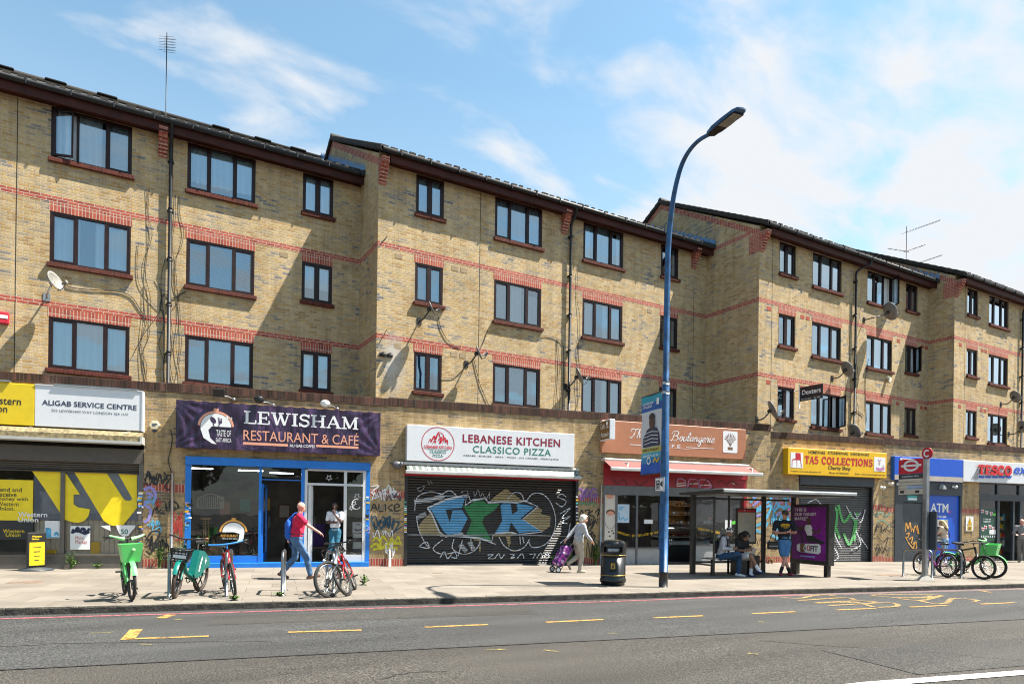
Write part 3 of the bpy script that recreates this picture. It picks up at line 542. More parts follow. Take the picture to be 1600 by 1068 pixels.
for k in (1, 2, 3, 4):
    fr = BL[k]; xa, xb = X0[k], X0[k + 1]; D = DK[k]
    T = thing('apartment_block', (xa, D, 4.3), BLK[k], 'apartment block', 'stepped row of brick flats over the shops')
    holes = []
    for nm, n, a, b in WX[k]:
        for row, zt in ROWT.items():
            h = 1.27 if n == 3 else 1.14; holes.append((a, b, zt - h, zt, nm, n, row))
    mb = MB(); holes_wall(mb, fr, xa, xb, 4.0, 11.75, holes, .13)
    RG, RZ = D + 5.05, 14.44
    g_ = [(D, 4.0), (RG * 2 - D, 4.0), (RG * 2 - D, 11.7), (RG, RZ), (D, 11.7)]
    if k > 1: mb.face([Vector((xa, y, z)) for y, z in g_][::-1], [(-y, z) for y, z in g_][::-1])
    mb.face([(xb, 2 * RG - D, 4), (xa, 2 * RG - D, 4), (xa, 2 * RG - D, 11.7), (xb, 2 * RG - D, 11.7)])
    mb.build('wall', 'yellow_brick', T)
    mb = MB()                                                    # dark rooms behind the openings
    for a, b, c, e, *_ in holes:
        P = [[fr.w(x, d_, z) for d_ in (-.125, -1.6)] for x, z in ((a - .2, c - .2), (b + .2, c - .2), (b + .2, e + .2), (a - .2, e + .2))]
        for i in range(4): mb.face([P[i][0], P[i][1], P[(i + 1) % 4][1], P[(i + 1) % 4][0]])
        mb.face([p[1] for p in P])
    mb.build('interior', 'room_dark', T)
    mb = MB()
    for z in (6.46, 9.06):
        mb.face([fr.w(xa, .003, z), fr.w(xb, .003, z), fr.w(xb, .003, z + .15), fr.w(xa, .003, z + .15)])
        if k > 1:
            y1 = DK[k - 1]; mb.face([(xa - .003, y1, z), (xa - .003, D - .003, z), (xa - .003, D - .003, z + .15), (xa - .003, y1, z + .15)])
    if k == 3: y1 = DK[2]; mb.face([(xa - .003, y1, 11.52), (xa - .003, D + .4, 11.52), (xa - .003, D + .4, 11.67), (xa - .003, y1, 11.67)])
    mb.build('red_band', 'red_brick', T)
    for nm, n, a, b in WX[k]:
        for row, zt in ROWT.items():
            h = 1.27 if n == 3 else 1.14; key = f'{k}{nm}{row}'
            make_window(T, fr, a, b, zt - h, zt, n, WC.get(key, 'net'), OP.get(key, ()), .07 if k < 3 else .11, row != 't')
    # eaves: soffit, fascia, gutter
    mb = MB(); fbox(mb, fr, xa + (.24 if k > 1 else 0), xb, .002, .30, 11.45, 11.49); fbox(mb, fr, xa + (.24 if k > 1 else 0), xb, .30, .335, 11.365, 11.62)
    fbox(mb, fr, xa + .3, xb, .0, .03, 11.425, 11.448)
    mb.build('fascia', 'fascia_brown', T)
    mb = MB(); mb.tube([fr.w(xa - .02, .40, 11.645), fr.w(xb, .40, 11.645)], .066, 10); s = xa + .5
    while s < xb: fbox(mb, fr, s, s + .03, .33, .475, 11.57, 11.72); s += .9
    mb.build('gutter', 'gutter_black', T)
    mb = MB()                                                    # tiled roof, both slopes, with thickness
    ov = .07 if k > 1 else 0; L = math.hypot(RG - D + .42, RZ + .16 - 11.70)
    for sg in (1, -1):
        f = (lambda x, t, h: Vector((x, D - .42 + t * (RG - D + .42), 11.70 + h + t * (RZ + .16 - 11.70)))) if sg == 1 else (lambda x, t, h: Vector((x, 2 * RG - D + .42 - t * (RG - D + .42), 11.70 + h + t * (RZ + .16 - 11.70))))
        q = [f(xa - ov, 0, 0), f(xb, 0, 0), f(xb, 1, 0), f(xa - ov, 1, 0)]; uvq = [(xa, 0), (xb, 0), (xb, L), (xa, L)]
        mb.face(q if sg == 1 else q[::-1], uvq if sg == 1 else uvq[::-1])
        e = [f(xa - ov, 0, -.13), f(xa - ov, 1, -.13), f(xa - ov, 1, 0), f(xa - ov, 0, 0)]; mb.face(e if sg == 1 else e[::-1])
        mb.face([f(xa - ov, 0, -.13), f(xb, 0, -.13), f(xb, 1, -.13), f(xa - ov, 1, -.13)])
        mb.face([f(xa - ov, 0, -.13), f(xb, 0, -.13), f(xb, 0, 0), f(xa - ov, 0, 0)])
        if k > 1:
            for i in range(19):                                  # lapped verge tiles
                t0 = i / 19; t1 = (i + 1) / 19; A = f(xa - ov - .02, t0, .05); B = f(xa - ov - .02, t1, .02); Cc = f(xa + .14, t1, .02); Dd = f(xa + .14, t0, .05); dz = Vector((0, 0, -.13))
                mb.loft([A + dz, B + dz, Cc + dz, Dd + dz] if sg == 1 else [Dd + dz, Cc + dz, B + dz, A + dz], [A, B, Cc, Dd] if sg == 1 else [Dd, Cc, B, A])
    mb.tube([(xa - ov, RG, RZ + .17), (xb, RG, RZ + .17)], .11, 8)
    for i in range(60):
        s = xa + .2 + i * .28
        if s < xb: mb.box(s, s + random.uniform(.1, .24), D - .44, D - .30, 11.70, 11.735 + random.uniform(0, .025))
    mb.build('roof', 'roof_tiles', T)
    if k == 1:
        for u in (5, 88, 168, 345, 410, 465):
            r = ray(u, 100 + u * .28); x = r.x / r.y * RG; mb = MB(); mb.box(x - .28, x + .28, RG - .17, RG + .17, RZ + .2, RZ + .26, bev=.02); mb.build('ridge_vent', 'gutter_black', T)
    if k > 1:                                                    # red verge course up the gable + lead flashing over the neighbour's roof
        mb = MB()
        for y0, z0, y1, z1 in ((D, 11.57, RG, RZ + .03), (2 * RG - D, 11.57, RG, RZ + .03)):
            mb.face([(xa - .004, y0, z0 - .21), (xa - .004, y1, z1 - .21), (xa - .004, y1, z1), (xa - .004, y0, z0)])
        mb.build('verge_course', 'red_soldier', T)
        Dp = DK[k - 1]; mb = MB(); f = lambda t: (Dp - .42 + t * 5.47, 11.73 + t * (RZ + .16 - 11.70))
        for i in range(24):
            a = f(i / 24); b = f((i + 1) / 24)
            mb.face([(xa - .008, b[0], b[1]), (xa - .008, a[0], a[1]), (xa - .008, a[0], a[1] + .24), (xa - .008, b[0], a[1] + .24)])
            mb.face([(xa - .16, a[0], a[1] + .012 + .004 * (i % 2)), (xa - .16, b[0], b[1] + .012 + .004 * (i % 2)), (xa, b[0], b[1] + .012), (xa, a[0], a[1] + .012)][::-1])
        mb.build('flashing', 'lead_sky_tint', T)  # blue of the reflected sky put into the lead's colour
    def corbel(x, w=.215):
        mb = MB(); nst = 8; z = 10.83
        for i in range(nst):
            fbox(mb, fr, x, x + w, -.02, .045 + .047 * i if i < 7 else .34, z, z + .075 - (.004 if i < nst - 1 else 0), bev=.004); z += .085
        return mb.build('corbel', 'red_brick', T)
    for x in {1: (.62,), 2: (6.098, 12.36, 18.25), 3: (19.068,), 4: (29.778,)}[k]: corbel(x)
    if k > 2:
        mb = MB(); mb.face([(xa - .005, D + .45, 10.83), (xa - .005, D - .0, 10.83), (xa - .005, D - .0, 11.5), (xa - .005, D + .45, 11.5)]); mb.build('corner_brickwork', 'red_brick', T)
    px = {1: .92, 2: 12.70, 3: 24.5, 4: 35.46}[k]
    mb = MB()
    if k == 3: mb.tube(spline([fr.w(px + .45, .40, 11.6), fr.w(px + .43, .38, 11.42), fr.w(px + .1, .16, 11.22), fr.w(px, .09, 11.05), fr.w(px, .09, 10.8)], 5) + [fr.w(px, .09, 4.5)], .042, 8)
    else: mb.tube([fr.w(px, .40, 11.6), fr.w(px, .38, 11.40), fr.w(px, .12, 11.2), fr.w(px, .09, 11.05), fr.w(px, .09, 4.4)], .045, 8)
    for z in (10.7, 9.4, 8.1, 6.9, 5.6): mb.tube([fr.w(px, .09, z), fr.w(px, .09, z + .09)], .058, 8); fbox(mb, fr, px - .075, px + .075, .0, .06, z + .02, z + .06)
    mb.build('drainpipe', 'gutter_black', T)
    mb = MB()                                                    # air bricks beside the windows
    for nm, n, a, b in WX[k]:
        if n == 2:
            for zt in (9.0, 6.4):
                for x in (a - .62, b + .28, b + .58): fbox(mb, fr, x, x + .22, -.01, .006, zt - .17, zt - .03)
    mb.pieces('air_brick', 'red_plain' if k > 2 else M('air_brick_clay', (.30, .22, .13), .9, var=.2), T)
    mb = MB()
    for x in {1: (-2.4,), 2: (9.35, 18.4), 3: (19.75,), 4: (30.62,)}[k]: mb.face([fr.w(x, .0035, 4.6), fr.w(x + .016, .0035, 4.6), fr.w(x + .016, .0035, 11.4), fr.w(x, .0035, 11.4)])
    mb.pieces('movement_joint', 'seam_dark', T)
    mb = MB()                                                    # pipe-side cables clipped to the wall
    rnd = random.Random(k)
    nC = 7 if k == 1 else 4
    for i in range(nC):
        x = px + rnd.uniform(-.75, -.1) if i % 3 else px + rnd.uniform(.1, .4); top = rnd.choice([9.9, 8.2, 7.3]); P = [fr.w(x + rnd.uniform(-.05, .05), .014, top)]
        z = top
        while z > 5: z -= rnd.uniform(.35, .8); P.append(fr.w(x + rnd.uniform(-.10, .10), .016 + rnd.uniform(0, .02), z))
        mb.tube(spline(P, 4), .006, 5)
    if k == 1:
        for P in ([(96, 441), (112, 449), (150, 453), (185, 455), (205, 463), (216, 478), (226, 494), (230, 497)], [(216, 380), (214, 420), (220, 450), (245, 480), (254, 484)], [(205, 560), (226, 520), (250, 485), (251, 455), (243, 435)], [(290, 455), (272, 465), (256, 460), (250, 480), (256, 500), (256, 596)]):
            mb.tube(spline([fr.w(*(lambda q: (q[0], .02, q[1]))(fr.px(u, v, .02))) for u, v in P], 5), .011 if P[0][0] in (96, 290) else .006, 5)
    if k == 2:
        for P in ([(685, 495), (690, 515), (703, 535), (720, 542)], [(692, 590), (712, 588), (733, 565)], [(740, 560), (750, 600), (764, 633)], [(845, 525), (860, 525), (878, 535), (881, 560), (879, 640)], [(762, 515), (755, 535), (748, 548)], [(592, 384), (605, 369)], [(590, 540), (605, 514)]):
            mb.tube(spline([fr.w(*(lambda q: (q[0], .02, q[1]))(fr.px(u, v, .02))) for u, v in P], 5), .009, 5)
    if k == 3:
        for P in ([(1334, 640), (1345, 645), (1349, 650)], [(1203, 665), (1215, 663), (1226, 655)], [(1357, 560), (1352, 600), (1354, 660)]):
            mb.tube(spline([fr.w(*(lambda q: (q[0], .02, q[1]))(fr.px(u, v, .02))) for u, v in P], 5), .010, 5)
    mb.build('cable', 'black', T)
    if k == 2:                                                   # lime bloom by the corner
        m, n_, l_, b_ = nodes('lime_bloom'); b_.inputs['Base Color'].default_value = (.62, .60, .56, 1); b_.inputs['Roughness'].default_value = .9
        tc = n_.new('ShaderNodeTexCoord'); ns = n_.new('ShaderNodeTexNoise'); ns.inputs['Scale'].default_value = 3; ns.inputs['Detail'].default_value = 8; l_.new(tc.outputs['Object'], ns.inputs['Vector'])
        gr = n_.new('ShaderNodeTexGradient'); gr.gradient_type = 'SPHERICAL'; mp = n_.new('ShaderNodeMapping'); mp.inputs['Location'].default_value = (-1, -1, 0); mp.inputs['Scale'].default_value = (2, 2, 1); l_.new(tc.outputs['UV'], mp.inputs[0]); l_.new(mp.outputs[0], gr.inputs[0])
        mu = n_.new('ShaderNodeMath'); mu.operation = 'MULTIPLY'; l_.new(ns.outputs['Fac'], mu.inputs[0]); l_.new(gr.outputs['Fac'], mu.inputs[1])
        mr = n_.new('ShaderNodeMapRange'); mr.inputs['From Min'].default_value = .08; mr.inputs['From Max'].default_value = .4; mr.inputs['To Max'].default_value = .55; l_.new(mu.outputs[0], mr.inputs['Value']); l_.new(mr.outputs[0], b_.inputs['Alpha']); MATS['lime_bloom'] = m
        mb = MB(); mb.face([fr.w(xa + .002, .005, 4.6), fr.w(xa + 1.0, .005, 4.6), fr.w(xa + 1.0, .005, 7.0), fr.w(xa + .002, .005, 7.0)], [(0, 0), (1, 0), (1, 1), (0, 1)]); mb.build('lime_stain', 'lime_bloom', T)
# ================================================================== shops
M('blue_paint', (.010, .17, .58), .35, var=.12, vs=3); M('housing_brown', (.085, .072, .06), .5, var=.15); M('alu_brown', (.13, .115, .10), .4, metal=.3); M('film_grey', (.20, .21, .27), .3, var=.2)
M('sign_yellow', (.70, .50, .012), .35, var=.05); M('sign_white', (.66, .67, .69), .3, var=.03); M('ink_black', (.02, .02, .022), .5); M('ink_white', (.75, .75, .75), .5, var=.03); M('ink_navy', (.02, .03, .07), .5)
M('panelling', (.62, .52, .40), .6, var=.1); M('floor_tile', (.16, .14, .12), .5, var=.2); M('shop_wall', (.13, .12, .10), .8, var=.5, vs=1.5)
M('ink_peach', (.72, .33, .21), .5, var=.04); M('paint_white_frame', (.58, .59, .60), .4, var=.06)
M('awning_white', (.42, .42, .40), .4, var=.08); M('awning_salmon', (.21, .062, .052), .8, var=.12); M('red_paint', (.30, .012, .022), .4, var=.2, vs=2); M('slate_paint', (.035, .045, .055), .45, var=.12); M('sign_brown', (.40, .165, .085), .4, var=.06); M('sign_gold', (.74, .43, .008), .4, var=.05)
M('sign_blue', (.008, .085, .50), .35, var=.06); M('beige', (.42, .36, .30), .6); M('ink_red', (.50, .012, .03), .45); M('ink_green', (.01, .16, .12), .5); M('lichen', (.24, .19, .10), .95, var=.55, vs=14, bump=.6); M('wood_brown', (.16, .08, .04), .6, var=.3)
def shutter_mat(name, col, slat=.075, paintless=False):
    """horizontal roller slats as a bumped height, z metres"""
    m, n, l, b = nodes(name); tc = n.new('ShaderNodeTexCoord'); uv = n.new('ShaderNodeUVMap'); uv.uv_map = 'UVMap'; sp = n.new('ShaderNodeSeparateXYZ'); l.new(uv.outputs[0], sp.inputs[0])
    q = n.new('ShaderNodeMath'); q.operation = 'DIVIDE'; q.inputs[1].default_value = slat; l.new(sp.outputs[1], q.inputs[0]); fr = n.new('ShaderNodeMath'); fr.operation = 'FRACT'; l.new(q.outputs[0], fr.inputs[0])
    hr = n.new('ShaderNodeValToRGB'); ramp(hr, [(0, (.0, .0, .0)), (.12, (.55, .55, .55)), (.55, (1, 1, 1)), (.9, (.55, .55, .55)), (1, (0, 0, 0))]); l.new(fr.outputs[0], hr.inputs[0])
    ns = n.new('ShaderNodeTexNoise'); ns.inputs['Scale'].default_value = 4; ns.inputs['Detail'].default_value = 7; l.new(uv.outputs[0], ns.inputs['Vector'])
    mr = n.new('ShaderNodeMapRange'); mr.inputs['To Min'].default_value = .6; mr.inputs['To Max'].default_value = 1.4; l.new(ns.outputs['Fac'], mr.inputs['Value'])
    vm = n.new('ShaderNodeVectorMath'); vm.operation = 'SCALE'; vm.inputs[0].default_value = col; gd = n.new('ShaderNodeValToRGB'); ramp(gd, [(0, (.25, .25, .25)), (.2, (.8, .8, .8)), (.35, (1, 1, 1)), (.75, (1, 1, 1)), (1, (.45, .45, .45))]); l.new(fr.outputs[0], gd.inputs[0]); mg = n.new('ShaderNodeMath'); mg.operation = 'MULTIPLY'; l.new(mr.outputs[0], mg.inputs[0]); l.new(gd.outputs[0], mg.inputs[1]); l.new(mg.outputs[0], vm.inputs['Scale']); l.new(vm.outputs[0], b.inputs['Base Color'])  # grooves darkened in the colour: dirt plus the shade between slats
    b.inputs['Roughness'].default_value = .42
    bp = n.new('ShaderNodeBump'); bp.inputs['Strength'].default_value = 1; bp.inputs['Distance'].default_value = .035; l.new(hr.outputs[0], bp.inputs['Height']); l.new(bp.outputs[0], b.inputs['Normal']); MATS[name] = m
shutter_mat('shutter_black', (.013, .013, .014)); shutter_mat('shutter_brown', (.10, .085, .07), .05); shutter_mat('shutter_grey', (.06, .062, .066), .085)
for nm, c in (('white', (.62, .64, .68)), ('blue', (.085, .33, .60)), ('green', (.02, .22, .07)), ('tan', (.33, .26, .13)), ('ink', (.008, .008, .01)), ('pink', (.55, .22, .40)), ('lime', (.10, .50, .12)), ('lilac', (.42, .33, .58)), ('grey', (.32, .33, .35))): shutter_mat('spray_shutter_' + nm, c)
for nm, c in (('black', (.015, .015, .017)), ('white', (.66, .66, .66)), ('navy', (.012, .05, .09)), ('yellow', (.52, .48, .02)), ('purple', (.22, .10, .30)), ('red', (.42, .04, .03)), ('sky', (.10, .40, .62)), ('lilac', (.30, .26, .60)), ('orange', (.70, .33, .06)), ('green', (.05, .22, .12)), ('pink', (.5, .2, .38)), ('teal', (.06, .36, .34))): M('spray_' + nm, c, .6, var=.25, vs=14)
zc = lambda fr, u, v, d=0: fr.px(u, v, d)[1]
sc_ = lambda fr, u, v=800, d=0: fr.px(u, v, d)[0]
def shop(label, fr, sL, sR, ztop, op, zhead, piers=(), cat='shop', deep=4.5, room=True, floor=True):
    q = fr.w((sL + sR) / 2, 0, 0); q.z = gz(q.x)
    T = thing('shop_unit', q, label, cat, 'shops along the ground floor')
    mb = MB(); holes_wall(mb, fr, sL, sR, -.4, ztop - .235, [(op[0], op[1], -.4, zhead)], .28); mb.build('wall', 'shop_brick', T)
    mb = MB(); fbox(mb, fr, sL, sR, -.34, .025, ztop - .235, ztop, bev=.006); mb.build('coping', 'coping_brick', T)
    mb = MB(); q = [fr.w(sL, -.1, ztop - .5), fr.w(sR, -.1, ztop - .5), fr.w(sR, -4.5, ztop - .5), fr.w(sL, -4.5, ztop - .5)]; mb.face(q); mb.build('flat_roof', 'concrete', T)
    if room:
        mb = MB(); a, b = op[0] - .1, op[1] + .1; z0, z1 = gz(T.location.x) + .02, zhead + .12
        P = [[fr.w(x, d_, z) for d_ in (-.285, -deep)] for x, z in ((a, z0), (b, z0), (b, z1), (a, z1))]
        for i in range(4):
            mb.cur = 1 if i == 0 else 0; mb.face([P[i][0], P[i][1], P[(i + 1) % 4][1], P[(i + 1) % 4][0]])
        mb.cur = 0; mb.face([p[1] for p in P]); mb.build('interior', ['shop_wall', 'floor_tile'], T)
    mb = MB(); g = gz(T.location.x)
    zr = 1.93 + g
    for a, b in piers: mb.face([fr.w(a, .0045, zr), fr.w(b, .0045, zr), fr.w(b, .0045, zr + .225), fr.w(a, .0045, zr + .225)], [(a, 0), (b, 0), (b, .225), (a, .225)]); mb.face([fr.w(a, .0045, g - .05), fr.w(b, .0045, g - .05), fr.w(b, .0045, g + .22), fr.w(a, .0045, g + .22)], [(a, -.05), (b, -.05), (b, .22), (a, .22)])
    if piers: mb.pieces('red_course', 'red_soldier', T)
    return T
b1 = sc_(ST, 256); b2 = sc_(ST, 605); b3 = sc_(ST, 919); b4 = 13.55; c4 = 13.55; c5 = sc_(ST2, 1381)
# ---------------------------------------------------------------- money transfer shop
T = shop('money transfer shop with big yellow letter shapes across its window, under the white sign', ST, -15, b1, 4.70, (-14.5, sc_(ST, 223.5)), zc(ST, 110, 676), [(sc_(ST, 224), b1)])
sR1 = sc_(ST, 223.5); gl = gz(0)
mb = MB(); z0 = zc(ST, 100, 720, .03); fbox(mb, ST, -14.4, sR1 - .01, -.22, .03, z0, zc(ST, 100, 697, .03)); mb.build('shutter_housing', 'housing_brown', T)
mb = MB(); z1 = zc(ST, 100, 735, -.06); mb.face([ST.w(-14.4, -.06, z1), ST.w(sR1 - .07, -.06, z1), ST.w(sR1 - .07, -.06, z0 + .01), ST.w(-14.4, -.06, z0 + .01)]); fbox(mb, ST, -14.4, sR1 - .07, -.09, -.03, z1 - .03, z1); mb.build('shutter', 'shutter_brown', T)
mb = MB(); fbox(mb, ST, sR1 - .10, sR1 - .005, -.2, .01, gl - .05, z0)
sM = sc_(ST, 98, 800, -.1); zs = zc(ST, 150, 868, -.1)
fbox(mb, ST, sM - .045, sM + .045, -.16, -.06, gl + .1, z1); fbox(mb, ST, -14.4, sR1 - .1, -.16, -.05, gl - .02, zs); fbox(mb, ST, -14.4, sR1 - .1, -.12, -.02, zs, zs + .05)
fbox(mb, ST, sc_(ST, -25, 800, -.1) - .04, sc_(ST, -25, 800, -.1) + .04, -.16, -.06, gl + .1, z1)
mb.build('window_frame', 'alu_brown', T)
mb = MB(); mb.face([ST.w(-14.3, -.11, zs), ST.w(sR1 - .1, -.11, zs), ST.w(sR1 - .1, -.11, z1), ST.w(-14.3, -.11, z1)]); mb.pieces('window_pane', 'clear_glass', T)
zf = zc(ST, 150, 812, -.13); sP = sc_(ST, 52, 800, -.13)
mb = MB(); mb.face([ST.w(sP, -.135, zf), ST.w(sR1 - .1, -.135, zf), ST.w(sR1 - .1, -.135, z1), ST.w(sP, -.135, z1)]); mb.build('window_film', 'film_grey', T)
mb = MB()
for i in range(40):
    s = sP + i * .115
    if s < sR1 - .15: fbox(mb, ST, s, s + .108, -.24, -.20, zs - .3, zf + .2)
mb.build('panelling', 'panelling', T)
mb = MB()
for P in ([(50, 735.5), (96, 736.5), (96, 804), (69, 762)], [(100.5, 737), (104, 740), (125, 772), (115, 772), (115, 787), (122, 792), (141, 795), (138, 806), (132, 813), (123, 816), (112, 815), (100.5, 811)], [(116, 737), (166, 737.5), (192, 777), (196, 781), (202, 782), (207, 779), (185, 740), (214, 741), (214, 793), (193, 819), (184, 821.5), (173, 820), (162, 813)]): poly_on(mb, ST, P, -.104)
pbox(mb, ST, -22, 748, 52, 812, -.109, -.104)
mb.build('yellow_graphic', M('yellow_film', (.86, .64, .012), .4, var=.06), T)
mb = MB(); pbox(mb, ST, -45, 812.5, 52, 842, -.109, -.103); mb.build('window_banner', 'ink_black', T)
for t, u0, vt, vb, u1 in (('Send and', -5, 760.5, 767.5, 34), ('receive', -5, 768, 775.5, 26), ('money with', -5, 775.5, 783, 44), ('Western', -5, 783, 790, 29), ('Union.', -5, 790.5, 797, 23)): txt(ST, t, u0, vt, vb, u1, -.102, 'ink_black', T, .012)
for t, u0, vt, vb, u1 in (('Western', 28, 799, 807, 74), ('Union', 28, 807.5, 815, 60)): txt(ST, t, u0, vt, vb, u1, -.100, 'ink_white', T, .02)
for t, u0, vt, vb, u1 in (('Western', 4.5, 826, 832, 38), ('Union', 9, 832, 838, 32)): txt(ST, t, u0, vt, vb, u1, -.100, 'sign_yellow', T, .012)
mb = MB(); pbox(mb, ST, 70, 813, 93.5, 840, -.108, -.102); pbox(mb, ST, 110, 821, 141, 858, -.108, -.102); poly_on(mb, ST, [(181, 820), (212, 820), (211, 824), (205, 830), (201, 836), (193, 838), (187, 834), (184, 828)], -.102); poly_on(mb, ST, [(157, 821), (172, 820), (173, 829), (166, 826)], -.102); mb.build('poster', 'ink_white', T)
mb = MB(); poly_on(mb, ST, [(71, 824), (77, 824), (80, 826), (80, 838), (92, 838), (92, 839.5), (71, 839.5)], -.100); rib_px(mb, ST, [(85, 836), (88, 831), (91, 836)], -.0995, .05); mb.build('poster_print', 'spray_sky', T)
mb = MB()
for P in ([(113, 826), (117, 830), (121, 824), (125, 830), (130, 824), (134, 831), (140, 825)], [(111, 832), (121, 829), (133, 833), (140, 830)]): rib_px(mb, ST, P, -.0995, .06, 4, .5)
mb.build('poster_print', 'ink_navy', T)
for t, u0, vt, vb, u1 in (('Music', 118, 837, 842, 131), ('Market', 118, 843, 849, 136)): txt(ST, t, u0, vt, vb, u1, -.0995, 'ink_red', T)
txt(ST, '50', 189, 826, 834, 200, -.099, 'ink_green', T, .02)
mb = MB(); pbox(mb, ST, 142, 846, 156, 873, -.2, -.15); pbox(mb, ST, 73, 858, 88, 873, -.2, -.15); mb.build('yellow_card', 'sign_gold', T)
mb = MB()
for u, v in ((75, 866), (84, 867), (104, 868), (116, 866)): mb.face([ST.w(*(lambda a: (a[0] + p, -.17 + q, a[1] + r))(ST.px(u, v, -.15))) for p, q, r in ((-.08, 0, -.05), (.1, .01, -.06), (.08, -.05, .07), (-.04, -.06, .05))])
mb.build('paper', 'ink_white', T)
sgn = thing('shop_sign', ST.w(-3, .1, 3.4), 'long white and yellow sign board of the service centre, above the lichen covered awning', 'shop sign', 'sign boards over the shops')
mb = MB(); sa, sb, zb, zt = pbox(mb, ST, 54.5, 600.7, 223.5, 665, 0, .20, bev=.01); fbox(mb, ST, sb - .02, sb + .012, .0, .215, zb - .01, zt + .012); fbox(mb, ST, sa, sb, .0, .215, zt - .002, zt + .022)
mb.build('panel', 'sign_white', sgn)
mb = MB(); fbox(mb, ST, -14, sa - .003, 0, .20, zb, zt, bev=.01); mb.build('panel', 'sign_yellow', sgn)
mb = MB(); zt2 = zt + .03; fbox(mb, ST, sa - 4, sa - .5, .06, .24, zt + .024, zt + .06); fbox(mb, ST, sa + .4, sb - .1, .06, .235, zt + .024, zt + .05); mb.build('light_strip', 'metal_grey', sgn)
txt(ST, 'ALIGAB SERVICE CENTRE', 65.5, 624, 632.2, 213.8, .2035, 'ink_navy', sgn, .018)
txt(ST, '203 LEWSIHAM WAY LONDON SE4 1UY', 80, 638.6, 642.6, 201, .2035, 'ink_navy', sgn)
txt(ST, 'Western', -27, 617.5, 629.5, 33, .2035, 'ink_black', sgn, .008); txt(ST, 'Union', -27, 630.5, 642, 11.5, .2035, 'ink_black', sgn, .008)
aw = thing('awning', ST.w(-3, .2, 3), 'rolled up awning with lichen crusted hood over the money transfer shop', 'awning', 'folded awnings on the shop fronts')
mb = MB(); za = zc(ST, 200, 684, .3); zb_ = zc(ST, 200, 694, .35)
hd = lambda a: [ST.w(a, .02, za + .19), ST.w(a, .25, za + .15), ST.w(a, .38, za + .04), ST.w(a, .38, za - .09), ST.w(a, .02, za + .0)]
mb.loft(hd(-14), hd(sb)); mb.build('hood', 'lichen', aw)
mb = MB(); mb.tube([ST.w(-14, .25, za - .12), ST.w(sb - .02, .25, za - .12)], .05, 8); fbox(mb, ST, -14, sb, .36, .42, za - .15, za - .085); fbox(mb, ST, sb - .02, sb + .03, .02, .40, za - .14, za + .04); mb.build('roller', 'awning_white', aw)
mb = MB()
for s in (sc_(ST, 45, 675, .1), sc_(ST, 198, 680, .1)): fbox(mb, ST, s - .05, s + .05, .0, .30, za + .04, za + .13, bev=.01); fbox(mb, ST, s + .03, s + .10, .0, .2, za + .10, za + .18)
mb.build('bracket', 'awning_white', aw)
# ---------------------------------------------------------------- restaurant
o0, o1 = sc_(ST, 289), sc_(ST, 577.5); zh = zc(ST, 289, 712, .0)
T = shop('restaurant with bright blue timber front and open doors, under the purple banner', ST, b1, b2, 4.71, (o0, o1), zh, [(b1, o0), (o1, b2)], deep=5)
g = gz(T.location.x); D0, D1 = -.10, .0
fx = lambda u, v=800: sc_(ST, u, v, D1)
fz = lambda u, v: zc(ST, u, v, D1)
mb = MB(); fbox(mb, ST, o0 + .002, o1 - .002, -.12, .10, fz(289, 725), zh - .004, bev=.006); ztr = fz(289, 725)
for u0, u1 in ((289, 298), (404, 408.5), (470, 475.5), (571.5, 577.4)): fbox(mb, ST, fx(u0), fx(u1), D0, D1 + .02, g, ztr)
fbox(mb, ST, fx(298), fx(404), D0 - .06, D1 + .01, g, fz(298, 868)); fbox(mb, ST, fx(298) , fx(577), D0 - .1, D1 + .10, g - .03, g + .13, bev=.01); fbox(mb, ST, fx(408.5), fx(470), D0, D1 + .015, fz(440, 750), fz(440, 754.5)+.10)
mb.build('shopfront_frame', 'blue_paint', T)
zw = fz(500, 756)
mb = MB()
for u0, u1 in ((475.6, 480), (537, 541.5), (566.5, 571.4)): fbox(mb, ST, fx(u0), fx(u1), D0, D1 + .012, g + .13, fz(480, 733))
fbox(mb, ST, fx(480), fx(571.4), D0, D1 + .010, zw - .03, zw + .03); fbox(mb, ST, fx(480), fx(571.4), D0, D1 + .011, fz(480, 733) - .03, fz(480, 733) + .02); fbox(mb, ST, fx(541.5), fx(566.5), D0 - .02, D1 + .008, g + .13, fz(550, 866)); fbox(mb, ST, fx(481.5), fx(486), -.3, -.02, g + .13, zw - .03)
mb.build('door_frame', 'paint_white_frame', T)
mb = MB()
for a, b, c, e in ((298, 404, fz(298, 868), ztr), (408.5, 470, fz(440, 751) + .1, ztr), (480, 537, zw + .03, fz(480, 733) - .03), (541.5, 566.5, zw + .03, fz(480, 733) - .03), (541.5, 566.5, fz(550, 866), zw - .03)): mb.face([ST.w(fx(a), -.05, c), ST.w(fx(b), -.05, c), ST.w(fx(b), -.05, e), ST.w(fx(a), -.05, e)])
mb.pieces('window_pane', 'shop_glass', T)
def door_leaf(par, s, ang, w, z0, z1, mat, fr=ST, d=-.08):
    X = lambda a, y, z: fr.w(s + a * math.cos(ang), d - abs(a) * math.sin(ang) - y * .0, z) + fr.t * (y * math.sin(ang))
    mb = MB(); e = .09
    for q in ((0, e, z0, z1), (w - e, w, z0, z1), (e, w - e, z0, z0 + .22), (e, w - e, z1 - e, z1)): mb.box(q[0], q[1], -.02, .025, q[2], q[3], X=X)
    dr = mb.build('door', mat, par); mb = MB(); mb.face([X(e, 0, z0 + .22), X(w - e, 0, z0 + .22), X(w - e, 0, z1 - e), X(e, 0, z1 - e)]); mb.build('door_pane', 'shop_glass', dr)
    mb = MB(); mb.tube([X(w - .06, .03, z0 + .9), X(w - .06, .08, z0 + .92), X(w - .06, .08, z0 + 1.2), X(w - .06, .03, z0 + 1.22)], .012, 6); mb.build('door_handle', 'steel', dr)
